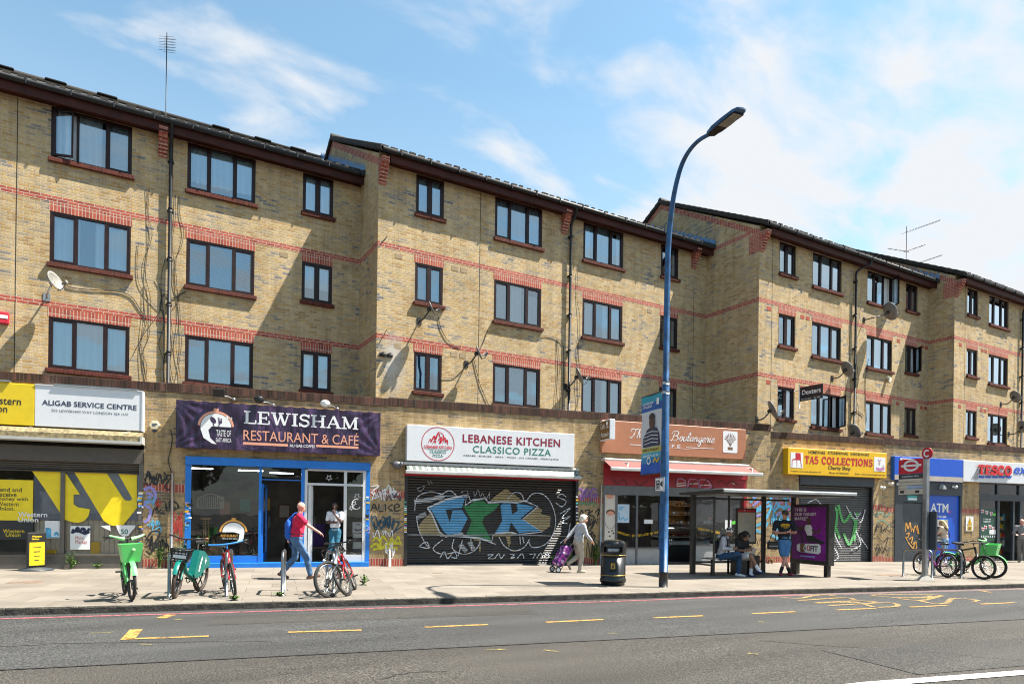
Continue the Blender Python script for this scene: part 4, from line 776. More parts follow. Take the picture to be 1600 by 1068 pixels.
door_leaf(T, fx(409.5), rad(84), .9, g + .14, fz(440, 756), 'blue_paint'); door_leaf(T, fx(487), rad(86), .85, g + .14, zw - .04, 'paint_white_frame')
mb = MB()                                                        # restaurant logo stuck on the window
for i_, P in enumerate((arc(0, 0, 1, 1, 175, 5), )): ribbon(mb, ST, [(fx(365) + .32 * a, fz(365, 832) + .32 * b) for a, b in P], -.044, .045)
ribbon(mb, ST, [(fx(365) - .05, fz(365, 832) + .37), (fx(365) + .05, fz(365, 832) + .37)], -.0435, .05); mb.build('window_logo', 'spray_orange', T)
mb = MB(); cx, cz = fx(365), fz(365, 832)
poly_sz(mb, ST, [(cx - .27, cz + .02)] + [(cx + .27 * math.cos(rad(a)), cz + .02 + .25 * math.sin(rad(a))) for a in range(176, 0, -8)] + [(cx + .27, cz + .02), (cx + .25, cz - .15), (cx + .12, cz - .27), (cx + .05, cz - .28), (cx + .13, cz - .17), (cx + .15, cz - .02), (cx - .0, cz + .02)], -.045); mb.build('window_logo', 'ink_white', T)
txt(ST, 'RESTAURANT', 345, 834.5, 838.5, 372, -.043, 'spray_orange', T, .01); txt(ST, 'TASTE OF EAST AFRICA', 347, 840, 842, 371, -.043, 'ink_white', T)
mb = MB()                                                        # paper star and moon stickers
for u, v, r in ((514, 746, .09), (558, 775, .1), (553, 786, .08), (549, 793, .07)):
    s, z = ST.px(u, v, -.04); P = [(s + r * (1 if i % 2 else .4) * math.cos(rad(90 + 36 * i)), z + r * (1 if i % 2 else .4) * math.sin(rad(90 + 36 * i))) for i in range(11)]; ribbon(mb, ST, P, -.04, .014)
ribbon(mb, ST, [(fx(557) + .12 * a, fz(557, 787) + .14 * b) for a, b in arc(0, 0, 1, 1, 60, 330)], -.0395, .02); mb.pieces('star_sticker', 'ink_white', T)
mb = MB(); pbox(mb, ST, 551, 815, 568, 832, -.12, -.06); mb.build('poster', 'ink_white', T)
mb = MB(); rib_px(mb, ST, [(554, 826), (559, 828), (566, 826)], -.057, .05); rib_px(mb, ST, [(556, 820), (560, 818), (563, 821)], -.056, .02); mb.build('poster_print', 'spray_purple', T)
def bx(name, label, cat, fr, u0, vt, u1, vb, d, dep, mat, group=None, bev=.005):
    mb = MB(); pbox(mb, fr, u0, vt, u1, vb, d - dep, d, bev); return tag(mb.build(name, mat), label, cat, group)
for i, (vt, vb, m_, lb) in enumerate(((832.5, 840, 'ink_white', 'white carton at the top of the stack in the restaurant side window'), (840.5, 845.5, 'ink_navy', 'navy banded carton, second down the stack in the restaurant side window'), (846, 857, 'ink_white', 'tall white carton in the middle of the stack in the restaurant side window'), (857.5, 862, 'ink_navy', 'lower navy banded carton in the restaurant side window'), (862.3, 866.5, 'beige', 'brown card box at the bottom of the stack in the restaurant side window'))):
    bx('carton', lb, 'box', ST, 552 if i < 4 else 548, vt, 567, vb, -.08, .25, m_, 'cartons stacked in the side window')
# display in the big window
zsill = fz(350, 868)
mb = MB(); fbox(mb, ST, fx(298), fx(404), -.9, -.12, zsill - .08, zsill); mb.build('display_shelf', 'wood_brown', T)
def straw(s, d, z, h, lab, nm, mat, n=70, seed=1, spread=.3):
    rn = random.Random(seed); mb = MB()
    for i in range(n):
        a = rn.uniform(0, 6.28); r = rn.uniform(.02, spread); zz = z + h * (1 - (r / spread) ** 1.5) * rn.uniform(.5, 1)
        mb.tube([ST.w(s + .1 * math.cos(a) * r, d, zz + .03), ST.w(s + r * math.cos(a) * .7, d + .12 * math.sin(a), zz), ST.w(s + r * math.cos(a) * 1.2, d + .15 * math.sin(a), max(z, zz - h * .4))], [.008, .014, .006], 5)
    mb.sphere(ST.w(s, d, z + h * .35), h * .38, 10, 7); return tag(mb.build(nm, mat), lab, 'ornament')
M('straw', (.50, .30, .12), .9, var=.4, vs=18); M('dry_leaf', (.12, .13, .05), .9, var=.3)
straw(sc_(ST, 334, 850, -.4), -.4, zsill, .42, 'heap of woven straw baskets on the restaurant window shelf', 'straw_basket', 'straw', seed=3)
straw(sc_(ST, 375, 860, -.4), -.4, zsill, .22, 'small brown straw ornament under the restaurant window logo', 'straw_ornament', 'wood_brown', seed=5, n=40, spread=.2)
straw(sc_(ST, 394, 860, -.4), -.45, zsill, .15, 'spray of dried green leaves lying on the restaurant window shelf', 'dried_leaves', 'dry_leaf', seed=9, n=40, spread=.35)
mb = MB(); s, z = ST.px(322, 810, -.5)
mb.lathe([(.14, 0), (.15, .03), (.1, .05)], ST.w(s, -.5, z - .02), 14); mb.tube([ST.w(s - .06, -.5, zsill), ST.w(s - .05, -.5, z)], .012, 6); mb.tube([ST.w(s + .07, -.5, zsill), ST.w(s + .05, -.5, z)], .012, 6); mb.tube([ST.w(s, -.42, zsill), ST.w(s, -.45, z)], .012, 6)
tag(mb.build('wooden_stool', M('tan_wood', (.6, .36, .15), .5, var=.2)), 'small three legged wooden stool in the restaurant window', 'stool')
mb = MB(); s0, z0 = ST.px(308, 793, -1.2); s1, z1 = ST.px(350, 774, -1.2)
ribbon(mb, ST, [(s0, z0), (s0, z1 - .12)] + [(s0 + (s1 - s0) * i / 10, z1 - .12 + .16 * math.sin(math.pi * i / 10)) for i in range(11)] + [(s1, z0), (s0, z0)], -1.2, .03)
for i in range(14): a = s0 + (s1 - s0) * (i + .5) / 14; ribbon(mb, ST, [(a, z0), (a, z1 - .02)], -1.202, .022)
tag(mb.build('slatted_screen', 'beige', thin=.02), 'pale slatted screen with arched top standing inside the restaurant', 'screen')
rn = random.Random(17)
for i in range(5):
    s = o0 + .6 + i * .62; z = 1.5 + rn.uniform(-.1, .25); t = thing('wall_picture', ST.w(s, -4.97, z), 'small framed picture on the back wall of the restaurant', 'picture', 'pictures at the back of the restaurant'); mb = MB(); fbox(mb, ST, s - .2, s + .2, -4.99, -4.95, z - .26, z + .26); mb.build('frame', 'wood_brown', t); mb = MB(); fbox(mb, ST, s - .15, s + .15, -4.95, -4.945, z - .2, z + .2); mb.build('print', ('ink_peach', 'spray_teal', 'sign_gold', 'pale_grey' if 'pale_grey' in MATS else 'beige', 'ink_white')[i], t)
for (su, d_, lb) in ((0.55, -2.2, 'dark dining table nearest the big restaurant window'), (2.9, -3.0, 'dark dining table deep inside the restaurant behind the open door')):
    s = o0 + su; q = ST.w(s, d_, g); t = thing('dining_table', q, lb, 'table', 'tables inside the restaurant')
    mb = MB(); fbox(mb, ST, s - .45, s + .45, d_ - .35, d_ + .35, g + .72, g + .76, bev=.008); mb.build('tabletop', 'wood_brown', t)
    for a in (-.38, .38):
        for b in (-.28, .28): mb = MB(); mb.tube([ST.w(s + a, d_ + b, g + .02), ST.w(s + a, d_ + b, g + .72)], .03, 6); mb.build('leg', 'black', t)
s = fx(500); d_ = -1.0; t = thing('padded_chair', ST.w(s, d_, g), 'purple chair with a wooden seat just inside the white framed doorway', 'chair')
mb = MB(); fbox(mb, ST, s - .22, s + .22, d_ - .26, d_ - .20, g + .5, g + 1.15, bev=.02); mb.build('backrest', M('purple_cloth', (.07, .03, .12), .9), t)
mb = MB(); fbox(mb, ST, s - .23, s + .23, d_ - .22, d_ + .22, g + .44, g + .5, bev=.015); mb.build('seat', 'wood_brown', t)
for a in (-.2, .2):
    for b in (-.2, .2): mb = MB(); mb.tube([ST.w(s + a, d_ + b, g + .02), ST.w(s + a, d_ + b, g + .45)], .02, 6); mb.build('leg', 'wood_brown', t)
M('lamp_white', (.9, .92, 1), .5, emis=7)
for u, v, d_, lb in ((312, 730.5, -1.6, 'fluorescent tube at the restaurant ceiling, over the window stool'), (392, 734, -1.9, 'fluorescent tube at the restaurant ceiling, near the blue centre post'), (440, 738, -2.6, 'fluorescent tube at the restaurant ceiling, seen through the door transom')):
    s, z = ST.px(u, v, d_); z = min(z, zh - .02); mb = MB(); fbox(mb, ST, s - .34, s + .34, d_ - .03, d_ + .03, z - .03, z, bev=.008); tag(mb.build('ceiling_light', 'lamp_white'), lb, 'ceiling light', 'tube lights in the restaurant')
# banner
sgn = thing('shop_banner', ST.w(3, .3, 3.1), 'creased purple vinyl banner with white and peach lettering over the blue shop front', 'shop sign', 'sign boards over the shops')
sa, zt = ST.px(275, 624, .28); sb, _ = ST.px(595, 643, .28); zb = zc(ST, 275, 698.5, .28)
mb = MB(); fbox(mb, ST, sa + .03, sb - .03, 0, .24, zb + .03, zt - .03); mb.build('backing', 'wood_brown', sgn)
rn = random.Random(4); rows = []; NX, NZ = 120, 26
def crease(x, z):
    e = .010 * math.sin(x * 3.1 + z * 2) * math.sin(z * 4 + x) + .006 * math.sin(x * 11 + z * 7)
    for cx_, cz_, sgx in ((0, 0, 1), (0, 1, 1), (1, 0, -1), (1, 1, -1)):
        dx = abs(x - (sa if cx_ == 0 else sb)); dz = abs(z - (zb if cz_ == 0 else zt))
        if dx < .9: e += .028 * (1 - dx / .9) * math.sin(16 * math.atan2(dz, dx + .05))
    return max(-.02, min(.02, e))
for j in range(NZ + 1):
    z = zb + (zt - zb) * j / NZ; rows.append([ST.w(sa + (sb - sa) * i / NX, .265 + crease(sa + (sb - sa) * i / NX, z), z + .012 * math.sin(i * .9) * (1 if j in (0, NZ) else 0)) for i in range(NX + 1)])
mb.__init__(); mb.grid(rows)
for P, q in ((rows[0], -1), (rows[-1], 1)):
    for i in range(NX): mb.face([P[i], P[i + 1], P[i + 1] - ST.n * .12, P[i] - ST.n * .12][::-1] if q > 0 else [P[i], P[i] - ST.n * .12, P[i + 1] - ST.n * .12, P[i + 1]])
for j in range(NZ):
    for i in (0, NX): mb.face([rows[j][i], rows[j + 1][i], rows[j + 1][i] - ST.n * .12, rows[j][i] - ST.n * .12])
def banner_mat():
    m, n, l, b = nodes('banner_purple'); tc = n.new('ShaderNodeTexCoord'); mp = n.new('ShaderNodeMapping'); mp.inputs['Scale'].default_value = (3.2, 3.2, .25); l.new(tc.outputs['Object'], mp.inputs[0])
    ns = n.new('ShaderNodeTexNoise'); ns.inputs['Scale'].default_value = 2.2; ns.inputs['Detail'].default_value = 9; ns.inputs['Roughness'].default_value = .7; l.new(mp.outputs[0], ns.inputs['Vector'])
    cr = n.new('ShaderNodeValToRGB'); ramp(cr, [(.3, (.010, .005, .016)), (.48, (.030, .015, .045)), (.6, (.075, .035, .095)), (.75, (.14, .075, .15))]); l.new(ns.outputs['Fac'], cr.inputs[0]); l.new(cr.outputs[0], b.inputs['Base Color']); b.inputs['Roughness'].default_value = .32; MATS['banner_purple'] = m
banner_mat(); mb.build('cloth', 'banner_purple', sgn)
DB = .291
mb = MB()
a_ = ST.px(381, 641.5, DB); roman(mb, ST, 'LEWISHAM', a_[0], sc_(ST, 560.5, 652, DB), zc(ST, 381, 660.8, DB), a_[1], DB, .095, .05); mb.build('lettering', 'ink_white', sgn)
txt(ST, 'RESTAURANT & CAFÉ', 380.5, 667, 687, 560.5, DB, 'ink_peach', sgn, 0)
mb = MB(); pbox(mb, ST, 380, 690, 450, 694, DB - .002, DB); pbox(mb, ST, 494, 694.2, 560, 697.8, DB - .002, DB); mb.pieces('rule', 'ink_peach', sgn)
txt(ST, 'ALI GAB COFFEE', 452.5, 693.2, 697.6, 492.5, DB, 'ink_white', sgn, .01)
cx, cz = ST.px(337.5, 666, DB); mb = MB(); ribbon(mb, ST, [(cx + .40 * a, cz + .37 * b) for a, b in arc(0, 0, 1, 1, 178, 2)], DB, .055); ribbon(mb, ST, [(cx - .06, cz + .43), (cx + .06, cz + .43)], DB + .001, .07); mb.build('dish_logo', 'ink_peach', sgn)
mb = MB(); poly_sz(mb, ST, [(cx + .36 * math.cos(rad(a)), cz + .33 * math.sin(rad(a))) for a in range(0, 181, 6)] + [(cx - .36, cz - .08), (cx - .29, cz - .30), (cx - .08, cz - .44), (cx + .02, cz - .45), (cx - .13, cz - .30), (cx - .18, cz - .1), (cx - .10, cz)], DB)
for u, v, r in ((355.5, 652, .07), (361.5, 653.5, .04)):
    s, z = ST.px(u, v, DB); poly_sz(mb, ST, [(s + r * (1 if i % 2 == 0 else .28) * math.cos(rad(45 * i)), z + r * (1 if i % 2 == 0 else .28) * math.sin(rad(45 * i))) for i in range(8)], DB + .001)
mb.build('dish_logo', 'ink_white', sgn)
mb = MB(); poly_sz(mb, ST, [(cx - .07 + .065 * math.cos(rad(a)) - .03 * math.sin(rad(a)), cz + .16 + .085 * math.sin(rad(a))) for a in range(0, 360, 20)], DB + .002); ribbon(mb, ST, [(cx - .07, cz + .08), (cx - .03, cz - .04)], DB + .0025, .022)
for k_ in range(3): ribbon(mb, ST, [(cx + .05 + .04 * k_, cz + .24 - .012 * k_), (cx + .07 + .03 * k_, cz + .12)], DB + .003 + .0004 * k_, .017)
ribbon(mb, ST, [(cx + .06, cz + .12), (cx + .14, cz + .11)], DB + .0045, .05); ribbon(mb, ST, [(cx + .09, cz + .10), (cx + .05, cz - .04)], DB + .005, .022); mb.build('dish_logo', 'banner_purple', sgn)
txt(ST, 'TASTE OF', 338, 671, 681, 361, DB + .001, 'ink_white', sgn, .005); txt(ST, 'EAST AFRICA', 337.5, 683.5, 690, 361.5, DB + .001, 'ink_white', sgn, .005)
# spotlights over the banner
for i, (u, v, lb, m_) in enumerate(((342, 618, 'black floodlight on a bent arm over the banner dish logo', 'black'), (405, 627, 'small black floodlight over the first letters of the purple banner', 'black'), (508, 633, 'pale round floodlight over the purple banner', 'white'))):
    s, z = ST.px(u, v, .3); t = thing('floodlight', ST.w(s, .02, z), lb, 'floodlight', 'lights above the purple banner')
    mb = MB(); mb.tube(spline([ST.w(s + .33, .01, z - .03), ST.w(s + .2, .14, z + .02), ST.w(s + .03, .30, z - .02)], 4), .016, 6); mb.sphere(ST.w(s + .34, .03, z - .03), .05, 8, 6); mb.build('arm', 'metal_grey', t)
    mb = MB()
    if i == 0: mb.box(-.14, .14, -.05, .03, -.09, .09, X=lambda a, b, c: ST.w(s + a, .36 - b + c * .5, z + c + .06), bev=.01)
    else: mb.lathe([(.03, -.09), (.07, -.05), (.12, .0), (.13, .03)], (0, 0, 0), 14, X=lambda p: ST.w(s + p.x, .34 - p.z * .6 + p.y * .7, z + p.z * .7 + p.y * .6 + .03))
    mb.build('lamp_head', m_, t)
# ---------------------------------------------------------------- kitchen with the painted shutter
o0, o1 = sc_(ST, 632), sc_(ST, 903); zh = zc(ST, 632, 722)
T = shop('kebab kitchen closed behind a black roller shutter painted with blue and green letters', ST, b2, b3, 4.74, (o0, o1), zh, [(b2, o0), (o1, b3)], room=False)
g = gz(T.location.x)
ds = -.10
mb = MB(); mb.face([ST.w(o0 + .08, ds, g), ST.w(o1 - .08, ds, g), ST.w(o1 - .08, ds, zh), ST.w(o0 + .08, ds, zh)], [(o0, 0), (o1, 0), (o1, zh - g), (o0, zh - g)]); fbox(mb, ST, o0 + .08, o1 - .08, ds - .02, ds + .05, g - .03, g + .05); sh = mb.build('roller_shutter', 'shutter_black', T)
mb = MB()
for a, b in ((o0 + .001, o0 + .09), (o1 - .09, o1 - .001)): fbox(mb, ST, a, b, ds - .1, .02, g - .03, zh)
mb.pieces('guide_rail', 'black', T)
mb = MB()
rn = random.Random(11)
for u in (633.5, 901.5):
    for i in range(16):
        s, z = ST.px(u, 785 + i * 3.1 if u < 700 else 772 + i * 5, .024)
        if rn.random() < .8: mb.cur = rn.randrange(4); pz = rn.uniform(.025, .05); mb.face([ST.w(s - .035, .0235, z), ST.w(s + .035, .0235, z), ST.w(s + .035, .0235, z + pz), ST.w(s - .035, .0235, z + pz)])
mb.build('sticker', ['ink_white', 'sign_gold', 'spray_purple', 'spray_teal'], T)
Z7 = lambda P: [(600 + x / 4.571, 640 + y / 4.571) for x, y in P]
def spray_poly(P, d, m): mb = MB(); poly_on(mb, ST, Z7(P), d); return mb.build('graffiti', m, sh)
def spray_lines(L, d, w, m, fr=ST, z7=True, par=None, sm=5):
    mb = MB()
    for i, P in enumerate(L): rib_px(mb, fr, Z7(P) if z7 else P, d + .0006 * i, w, sm, .2)
    return mb.build('graffiti', m, par or sh)
e0 = ds + .012
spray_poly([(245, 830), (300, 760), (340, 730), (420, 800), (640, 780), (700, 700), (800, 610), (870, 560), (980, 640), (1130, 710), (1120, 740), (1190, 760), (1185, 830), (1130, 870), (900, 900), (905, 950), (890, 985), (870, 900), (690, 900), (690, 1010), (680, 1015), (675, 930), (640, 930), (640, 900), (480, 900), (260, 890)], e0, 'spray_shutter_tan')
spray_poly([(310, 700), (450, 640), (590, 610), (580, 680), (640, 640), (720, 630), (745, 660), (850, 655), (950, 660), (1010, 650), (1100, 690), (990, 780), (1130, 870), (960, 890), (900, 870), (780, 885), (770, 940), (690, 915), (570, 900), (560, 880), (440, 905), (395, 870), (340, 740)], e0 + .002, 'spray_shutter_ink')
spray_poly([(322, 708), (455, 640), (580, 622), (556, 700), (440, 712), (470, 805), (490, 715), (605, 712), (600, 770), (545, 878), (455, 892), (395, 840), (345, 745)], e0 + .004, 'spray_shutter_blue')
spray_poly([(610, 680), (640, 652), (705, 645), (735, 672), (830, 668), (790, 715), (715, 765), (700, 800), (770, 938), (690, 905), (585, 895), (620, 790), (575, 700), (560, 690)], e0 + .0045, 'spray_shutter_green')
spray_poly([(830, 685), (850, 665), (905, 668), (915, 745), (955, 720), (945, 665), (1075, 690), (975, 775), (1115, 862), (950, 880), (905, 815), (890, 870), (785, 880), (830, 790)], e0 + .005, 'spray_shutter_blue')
spray_lines([[(215, 655), (330, 640), (430, 615), (500, 610)], [(218, 720), (240, 620), (330, 585), (410, 600)], [(400, 610), (470, 575), (525, 620)], [(232, 760), (250, 860), (300, 960), (330, 980)], [(330, 690), (450, 635), (590, 608), (625, 650), (720, 632), (750, 655), (860, 650)], [(880, 640), (930, 590), (980, 600), (1000, 650)], [(1010, 660), (1060, 600), (1130, 600), (1190, 660), (1225, 770), (1210, 880), (1150, 960), (1060, 980), (1030, 930)], [(1225, 660), (1270, 690), (1300, 650), (1240, 620), (1270, 600), (1300, 620)], [(1260, 740), (1330, 700), (1270, 770), (1330, 760), (1270, 800), (1310, 810)], [(1330, 810), (1310, 900), (1260, 950)], [(400, 900), (560, 905), (700, 925), (800, 960)], [(420, 925), (350, 990), (420, 1030), (520, 1010)], [(500, 920), (490, 990), (570, 1030), (650, 1000), (690, 940)], [(620, 920), (625, 1000)], [(560, 930), (530, 1040)], [(820, 905), (860, 970), (930, 1005), (1000, 980), (1040, 920)], [(970, 900), (975, 960)], [(990, 905), (1000, 950)], [(250, 975), (300, 940), (320, 985), (250, 975)], [(400, 1055), (430, 1010), (455, 1060), (500, 1010), (520, 1055), (480, 1050)]], e0 + .0065, .028, 'spray_shutter_white')
spray_lines([[(235, 560), (290, 545), (260, 580), (235, 565)], [(310, 505), (325, 530)], [(330, 505), (345, 525)], [(550, 590), (590, 575), (600, 620), (560, 615)], [(640, 580), (650, 620), (670, 570), (690, 620), (700, 590)], [(700, 590), (730, 630), (755, 590), (750, 635)], [(165, 890), (500, 893), (900, 890), (1380, 905)]], e0 + .016, .022, 'spray_shutter_grey')
spray_lines([[(740, 1035), (780, 1030), (745, 1060), (785, 1062)], [(790, 1060), (820, 1025), (835, 1060), (860, 1030)], [(900, 1030), (930, 1030), (905, 1060), (935, 1050)], [(950, 1060), (985, 1025), (1000, 1060)], [(1040, 1030), (1080, 1028), (1060, 1062)], [(1090, 1060), (1120, 1020), (1140, 1060), (1165, 1015), (1180, 1055)]], e0 + .017, .03, 'spray_shutter_white')
spray_lines([[(215, 655), (330, 640), (430, 615)], [(235, 770), (300, 740)], [(540, 960), (590, 1010)], [(610, 940), (640, 1000)]], e0 + .0055, .14, 'spray_shutter_grey')
spray_lines([[(310, 700), (450, 640), (590, 610), (580, 680), (640, 640), (720, 630), (745, 660), (850, 655), (950, 660), (1010, 650), (1100, 690), (990, 780), (1130, 870), (960, 890), (900, 870), (780, 885), (770, 940), (690, 915), (570, 900), (560, 880), (440, 905), (395, 870), (340, 740), (310, 700)]], e0 + .0063, .05, 'spray_shutter_white', sm=1)
spray_lines([[(330, 715), (440, 905), (560, 885)], [(560, 700), (618, 790), (580, 895)], [(780, 885), (835, 790), (825, 690)], [(900, 870), (905, 810), (960, 885)]], e0 + .0062, .07, 'spray_shutter_ink', sm=1)
sgn = thing('shop_sign', ST.w(10, .1, 3.3), 'white sign board with crimson and green lettering over the painted shutter', 'shop sign', 'sign boards over the shops')
mb = MB(); sa, sb, zb, zt = pbox(mb, ST, 636, 662.5, 898, 719, 0, .22, bev=.012); mb.build('panel', 'sign_white', sgn)
dq = .2235
txt(ST, 'LEBANESE KITCHEN', 723, 677.5, 690.5, 875.5, dq, M('ink_crimson', (.24, .006, .03), .45), sgn, .022, space=1.1); txt(ST, 'CLASSICO PIZZA', 739, 695.5, 706.5, 861, dq, 'ink_green', sgn, .01, space=1.1); txt(ST, 'KEBABS - BURGER - GRILL - PIZZA - ICE CREAMS - FRESH JUICE', 724.5, 709.7, 712.7, 873, dq, 'ink_black', sgn, .015)
cx, cz = ST.px(684.5, 693, dq); R_ = .475
mb = MB(); ribbon(mb, ST, [(cx + R_ * a, cz + R_ * b) for a, b in arc(0, 0, 1, 1, 0, 360, 48)], dq, .02)
for P in ([(-.28, .02), (-.22, .14), (-.2, .05), (-.12, .22), (-.08, .12), (0, .32), (.05, .2)], [(.0, .34), (.12, .3), (.16, .18), (.05, .02), (.1, .2), (.0, .1)], [(.14, .02), (.2, .2), (.22, .06), (.27, .12), (.28, .0)], [(-.16, .0), (-.1, .08), (-.06, .02)]): ribbon(mb, ST, [(cx + a, cz + b) for a, b in P], dq + .001, [.02, .035, .05, .03], 4)
put_text(mb, ST, 'LEBANESE KITCHEN', cx - .40, cx + .40, cz - .14, cz - .05, dq + .002, .03); mb.build('flame_logo', 'ink_red', sgn)
mb = MB(); put_text(mb, ST, 'CLASSICO', cx - .24, cx + .24, cz - .27, cz - .19, dq, .02); put_text(mb, ST, 'PIZZA', cx - .15, cx + .15, cz - .38, cz - .30, dq, .02); ribbon(mb, ST, [(cx - .3, cz - .165), (cx + .3, cz - .165)], dq, .012); mb.build('flame_logo', 'ink_green', sgn)
def awning(lb, uL, uR, vtop, vbar, d1, d2, hang, fab, strip=None):
    aw = thing('awning', ST.w(sc_(ST, uL), .1, zc(ST, uL, vtop)), lb, 'awning', 'folded awnings on the shop fronts')
    s0 = sc_(ST, uL, vtop, d1); s1 = sc_(ST, uR, vtop, d1); z0 = zc(ST, uL, vtop, d1)
    mb = MB(); fbox(mb, ST, s0, s1, .02, d1, z0 - .085, z0, bev=.02); mb.build('cassette', 'awning_white', aw)
    zb = zc(ST, hang, vbar, d2); s2, s3 = sc_(ST, hang, vbar, d2), s1 - .02 + (d2 - d1) * .2
    mb = MB(); fbox(mb, ST, s2, s3, d2 - .06, d2, zb - .10, zb, bev=.015); mb.build('front_bar', 'awning_white', aw)
    mb = MB(); mb.loft([ST.w(s2 + .05, d1 - .05, z0 - .05), ST.w(s2 + .05, d2 - .06, zb - .01), ST.w(s2 + .05, d2 - .06, zb - .03), ST.w(s2 + .05, d1 - .05, z0 - .07)], [ST.w(s3 - .05, d1 - .05, z0 - .05), ST.w(s3 - .05, d2 - .06, zb - .01), ST.w(s3 - .05, d2 - .06, zb - .03), ST.w(s3 - .05, d1 - .05, z0 - .07)]); mb.build('fabric', fab, aw)
    mb = MB()
    for s in (s0 + .4, s1 - .4): mb.tube([ST.w(s, .05, z0 - .12), ST.w(s + .3, d2 * .6, z0 - .15), ST.w(s + .1, d2 - .07, zb - .05)], .025, 6)
    mb.build('folding_arm', 'awning_white', aw); return aw, s2, s3, zb
def stripes():
    m, n, l, b = nodes('awning_stripe'); uv = n.new('ShaderNodeTexCoord'); sp = n.new('ShaderNodeSeparateXYZ'); l.new(uv.outputs['Object'], sp.inputs[0]); q = n.new('ShaderNodeMath'); q.operation = 'DIVIDE'; q.inputs[1].default_value = .17; l.new(sp.outputs[0], q.inputs[0]); f = n.new('ShaderNodeMath'); f.operation = 'FRACT'; l.new(q.outputs[0], f.inputs[0]); cr = n.new('ShaderNodeValToRGB'); ramp(cr, [(0, (.012, .04, .03)), (.5, (.16, .17, .16))], 'CONSTANT'); l.new(f.outputs[0], cr.inputs[0]); l.new(cr.outputs[0], b.inputs['Base Color']); MATS['awning_stripe'] = m
stripes()
aw, s2, s3, zb = awning('green striped awning folded back under the white kitchen sign', 630.5, 906, 720.5, 733.5, .20, .36, 634, 'awning_stripe')
mb = MB(); fbox(mb, ST, s2 + .02, s3 - .02, .06, .10, zb - .135, zb - .06); mb.build('red_trim', 'ink_red', aw)
mb = MB(); s, z = ST.px(621, 726, .1); mb.sphere(ST.w(s, .1, z), .13, 10, 7, (1.2, .8, .9)); mb.sphere(ST.w(s + .1, .14, z + .02), .08, 8, 6); tag(mb.build('wrapped_motor', M('plastic_wrap', (.10, .10, .11), .3, var=.5, vs=9)), 'bundle in dark plastic tied to the left end of the striped awning', 'awning motor')
# graffiti on the brick piers
def tags(T_, L, m, w=.03, fr=ST, d=.009, sm=5):
    mb = MB()
    for i, P in enumerate(L): rib_px(mb, fr, P, d + .0005 * i, w, sm, .25)
    return mb.build('graffiti', m, T_)
def scrib(T_, boxes, m, w=.024, fr=ST, d=.012):
    mb = MB()
    for k_, (u0, v0, u1, v1, n_) in enumerate(boxes):
        r_ = random.Random(int(u0 * 7 + v0)); P = []
        for i in range(n_): P.append((u0 + (u1 - u0) * (i + r_.uniform(-1.1, 1.1)) / n_, (v0 if i % 2 else v1) + (v1 - v0) * r_.uniform(-.2, .45) * (1 if i % 2 else -1)))
        rib_px(mb, fr, P, d + .0009 * k_, w, 5, .3)
    return mb.build('graffiti', m, T_)
Z5 = lambda P: [(350 + x / 5.16, 740 + y / 5.16) for x, y in P]
tags(T, [Z5(P) for P in ([(1185, 100), (1250, 95), (1190, 150), (1250, 180), (1195, 200)], [(1255, 180), (1300, 120), (1290, 170), (1330, 90), (1350, 180)], [(1330, 150), (1390, 140), (1350, 190), (1390, 200)], [(1200, 470), (1210, 510), (1240, 450), (1260, 520), (1290, 470)], [(1300, 560), (1330, 560), (1345, 600), (1310, 610), (1305, 570)], [(1310, 630), (1350, 680), (1375, 620)])], 'spray_white', .03)
tags(T, [Z5(P) for P in ([(1185, 300), (1210, 240), (1235, 300)], [(1190, 275), (1230, 272)], [(1250, 240), (1252, 300), (1285, 295)], [(1300, 240), (1302, 300)], [(1360, 245), (1325, 270), (1360, 298)], [(1375, 275), (1415, 262), (1395, 240), (1372, 265), (1385, 298), (1425, 290)])], 'spray_black', .034)
tags(T, [Z5(P) for P in ([(1190, 330), (1200, 410), (1240, 420), (1220, 340), (1195, 360)], [(1240, 390), (1270, 440), (1290, 380), (1260, 400)], [(1290, 430), (1310, 350), (1330, 440), (1340, 340), (1310, 390), (1360, 420)], [(1370, 380), (1410, 400), (1350, 490), (1370, 390)], [(1350, 480), (1440, 420)])], 'spray_navy', .04)
tags(T, [Z5(P) for P in ([(1180, 590), (1230, 560), (1260, 600), (1330, 560), (1430, 560)], [(1200, 610), (1300, 590), (1400, 600)], [(1260, 520), (1265, 610)])], 'spray_yellow', .075)
mb = MB(); s, z = ST.px(608.5, 878, .06); mb.tube([ST.w(s, .06, g), ST.w(s, .06, zc(ST, 608.5, 861, .06)), ST.w(s, .0, zc(ST, 608.5, 859, .06))], .035, 8); mb.build('waste_pipe', 'beige', T)
TK = T
scrib(T, [(582, 762, 626, 780, 17), (598, 826, 616, 838, 9)], 'spray_white', .02); scrib(T, [(583, 806, 622, 826, 13), (606, 772, 628, 782, 8)], 'spray_navy', .026); scrib(T, [(584, 838, 628, 848, 9)], 'spray_yellow', .05); scrib(T, [(600, 848, 620, 866, 9)], 'spray_white', .018)
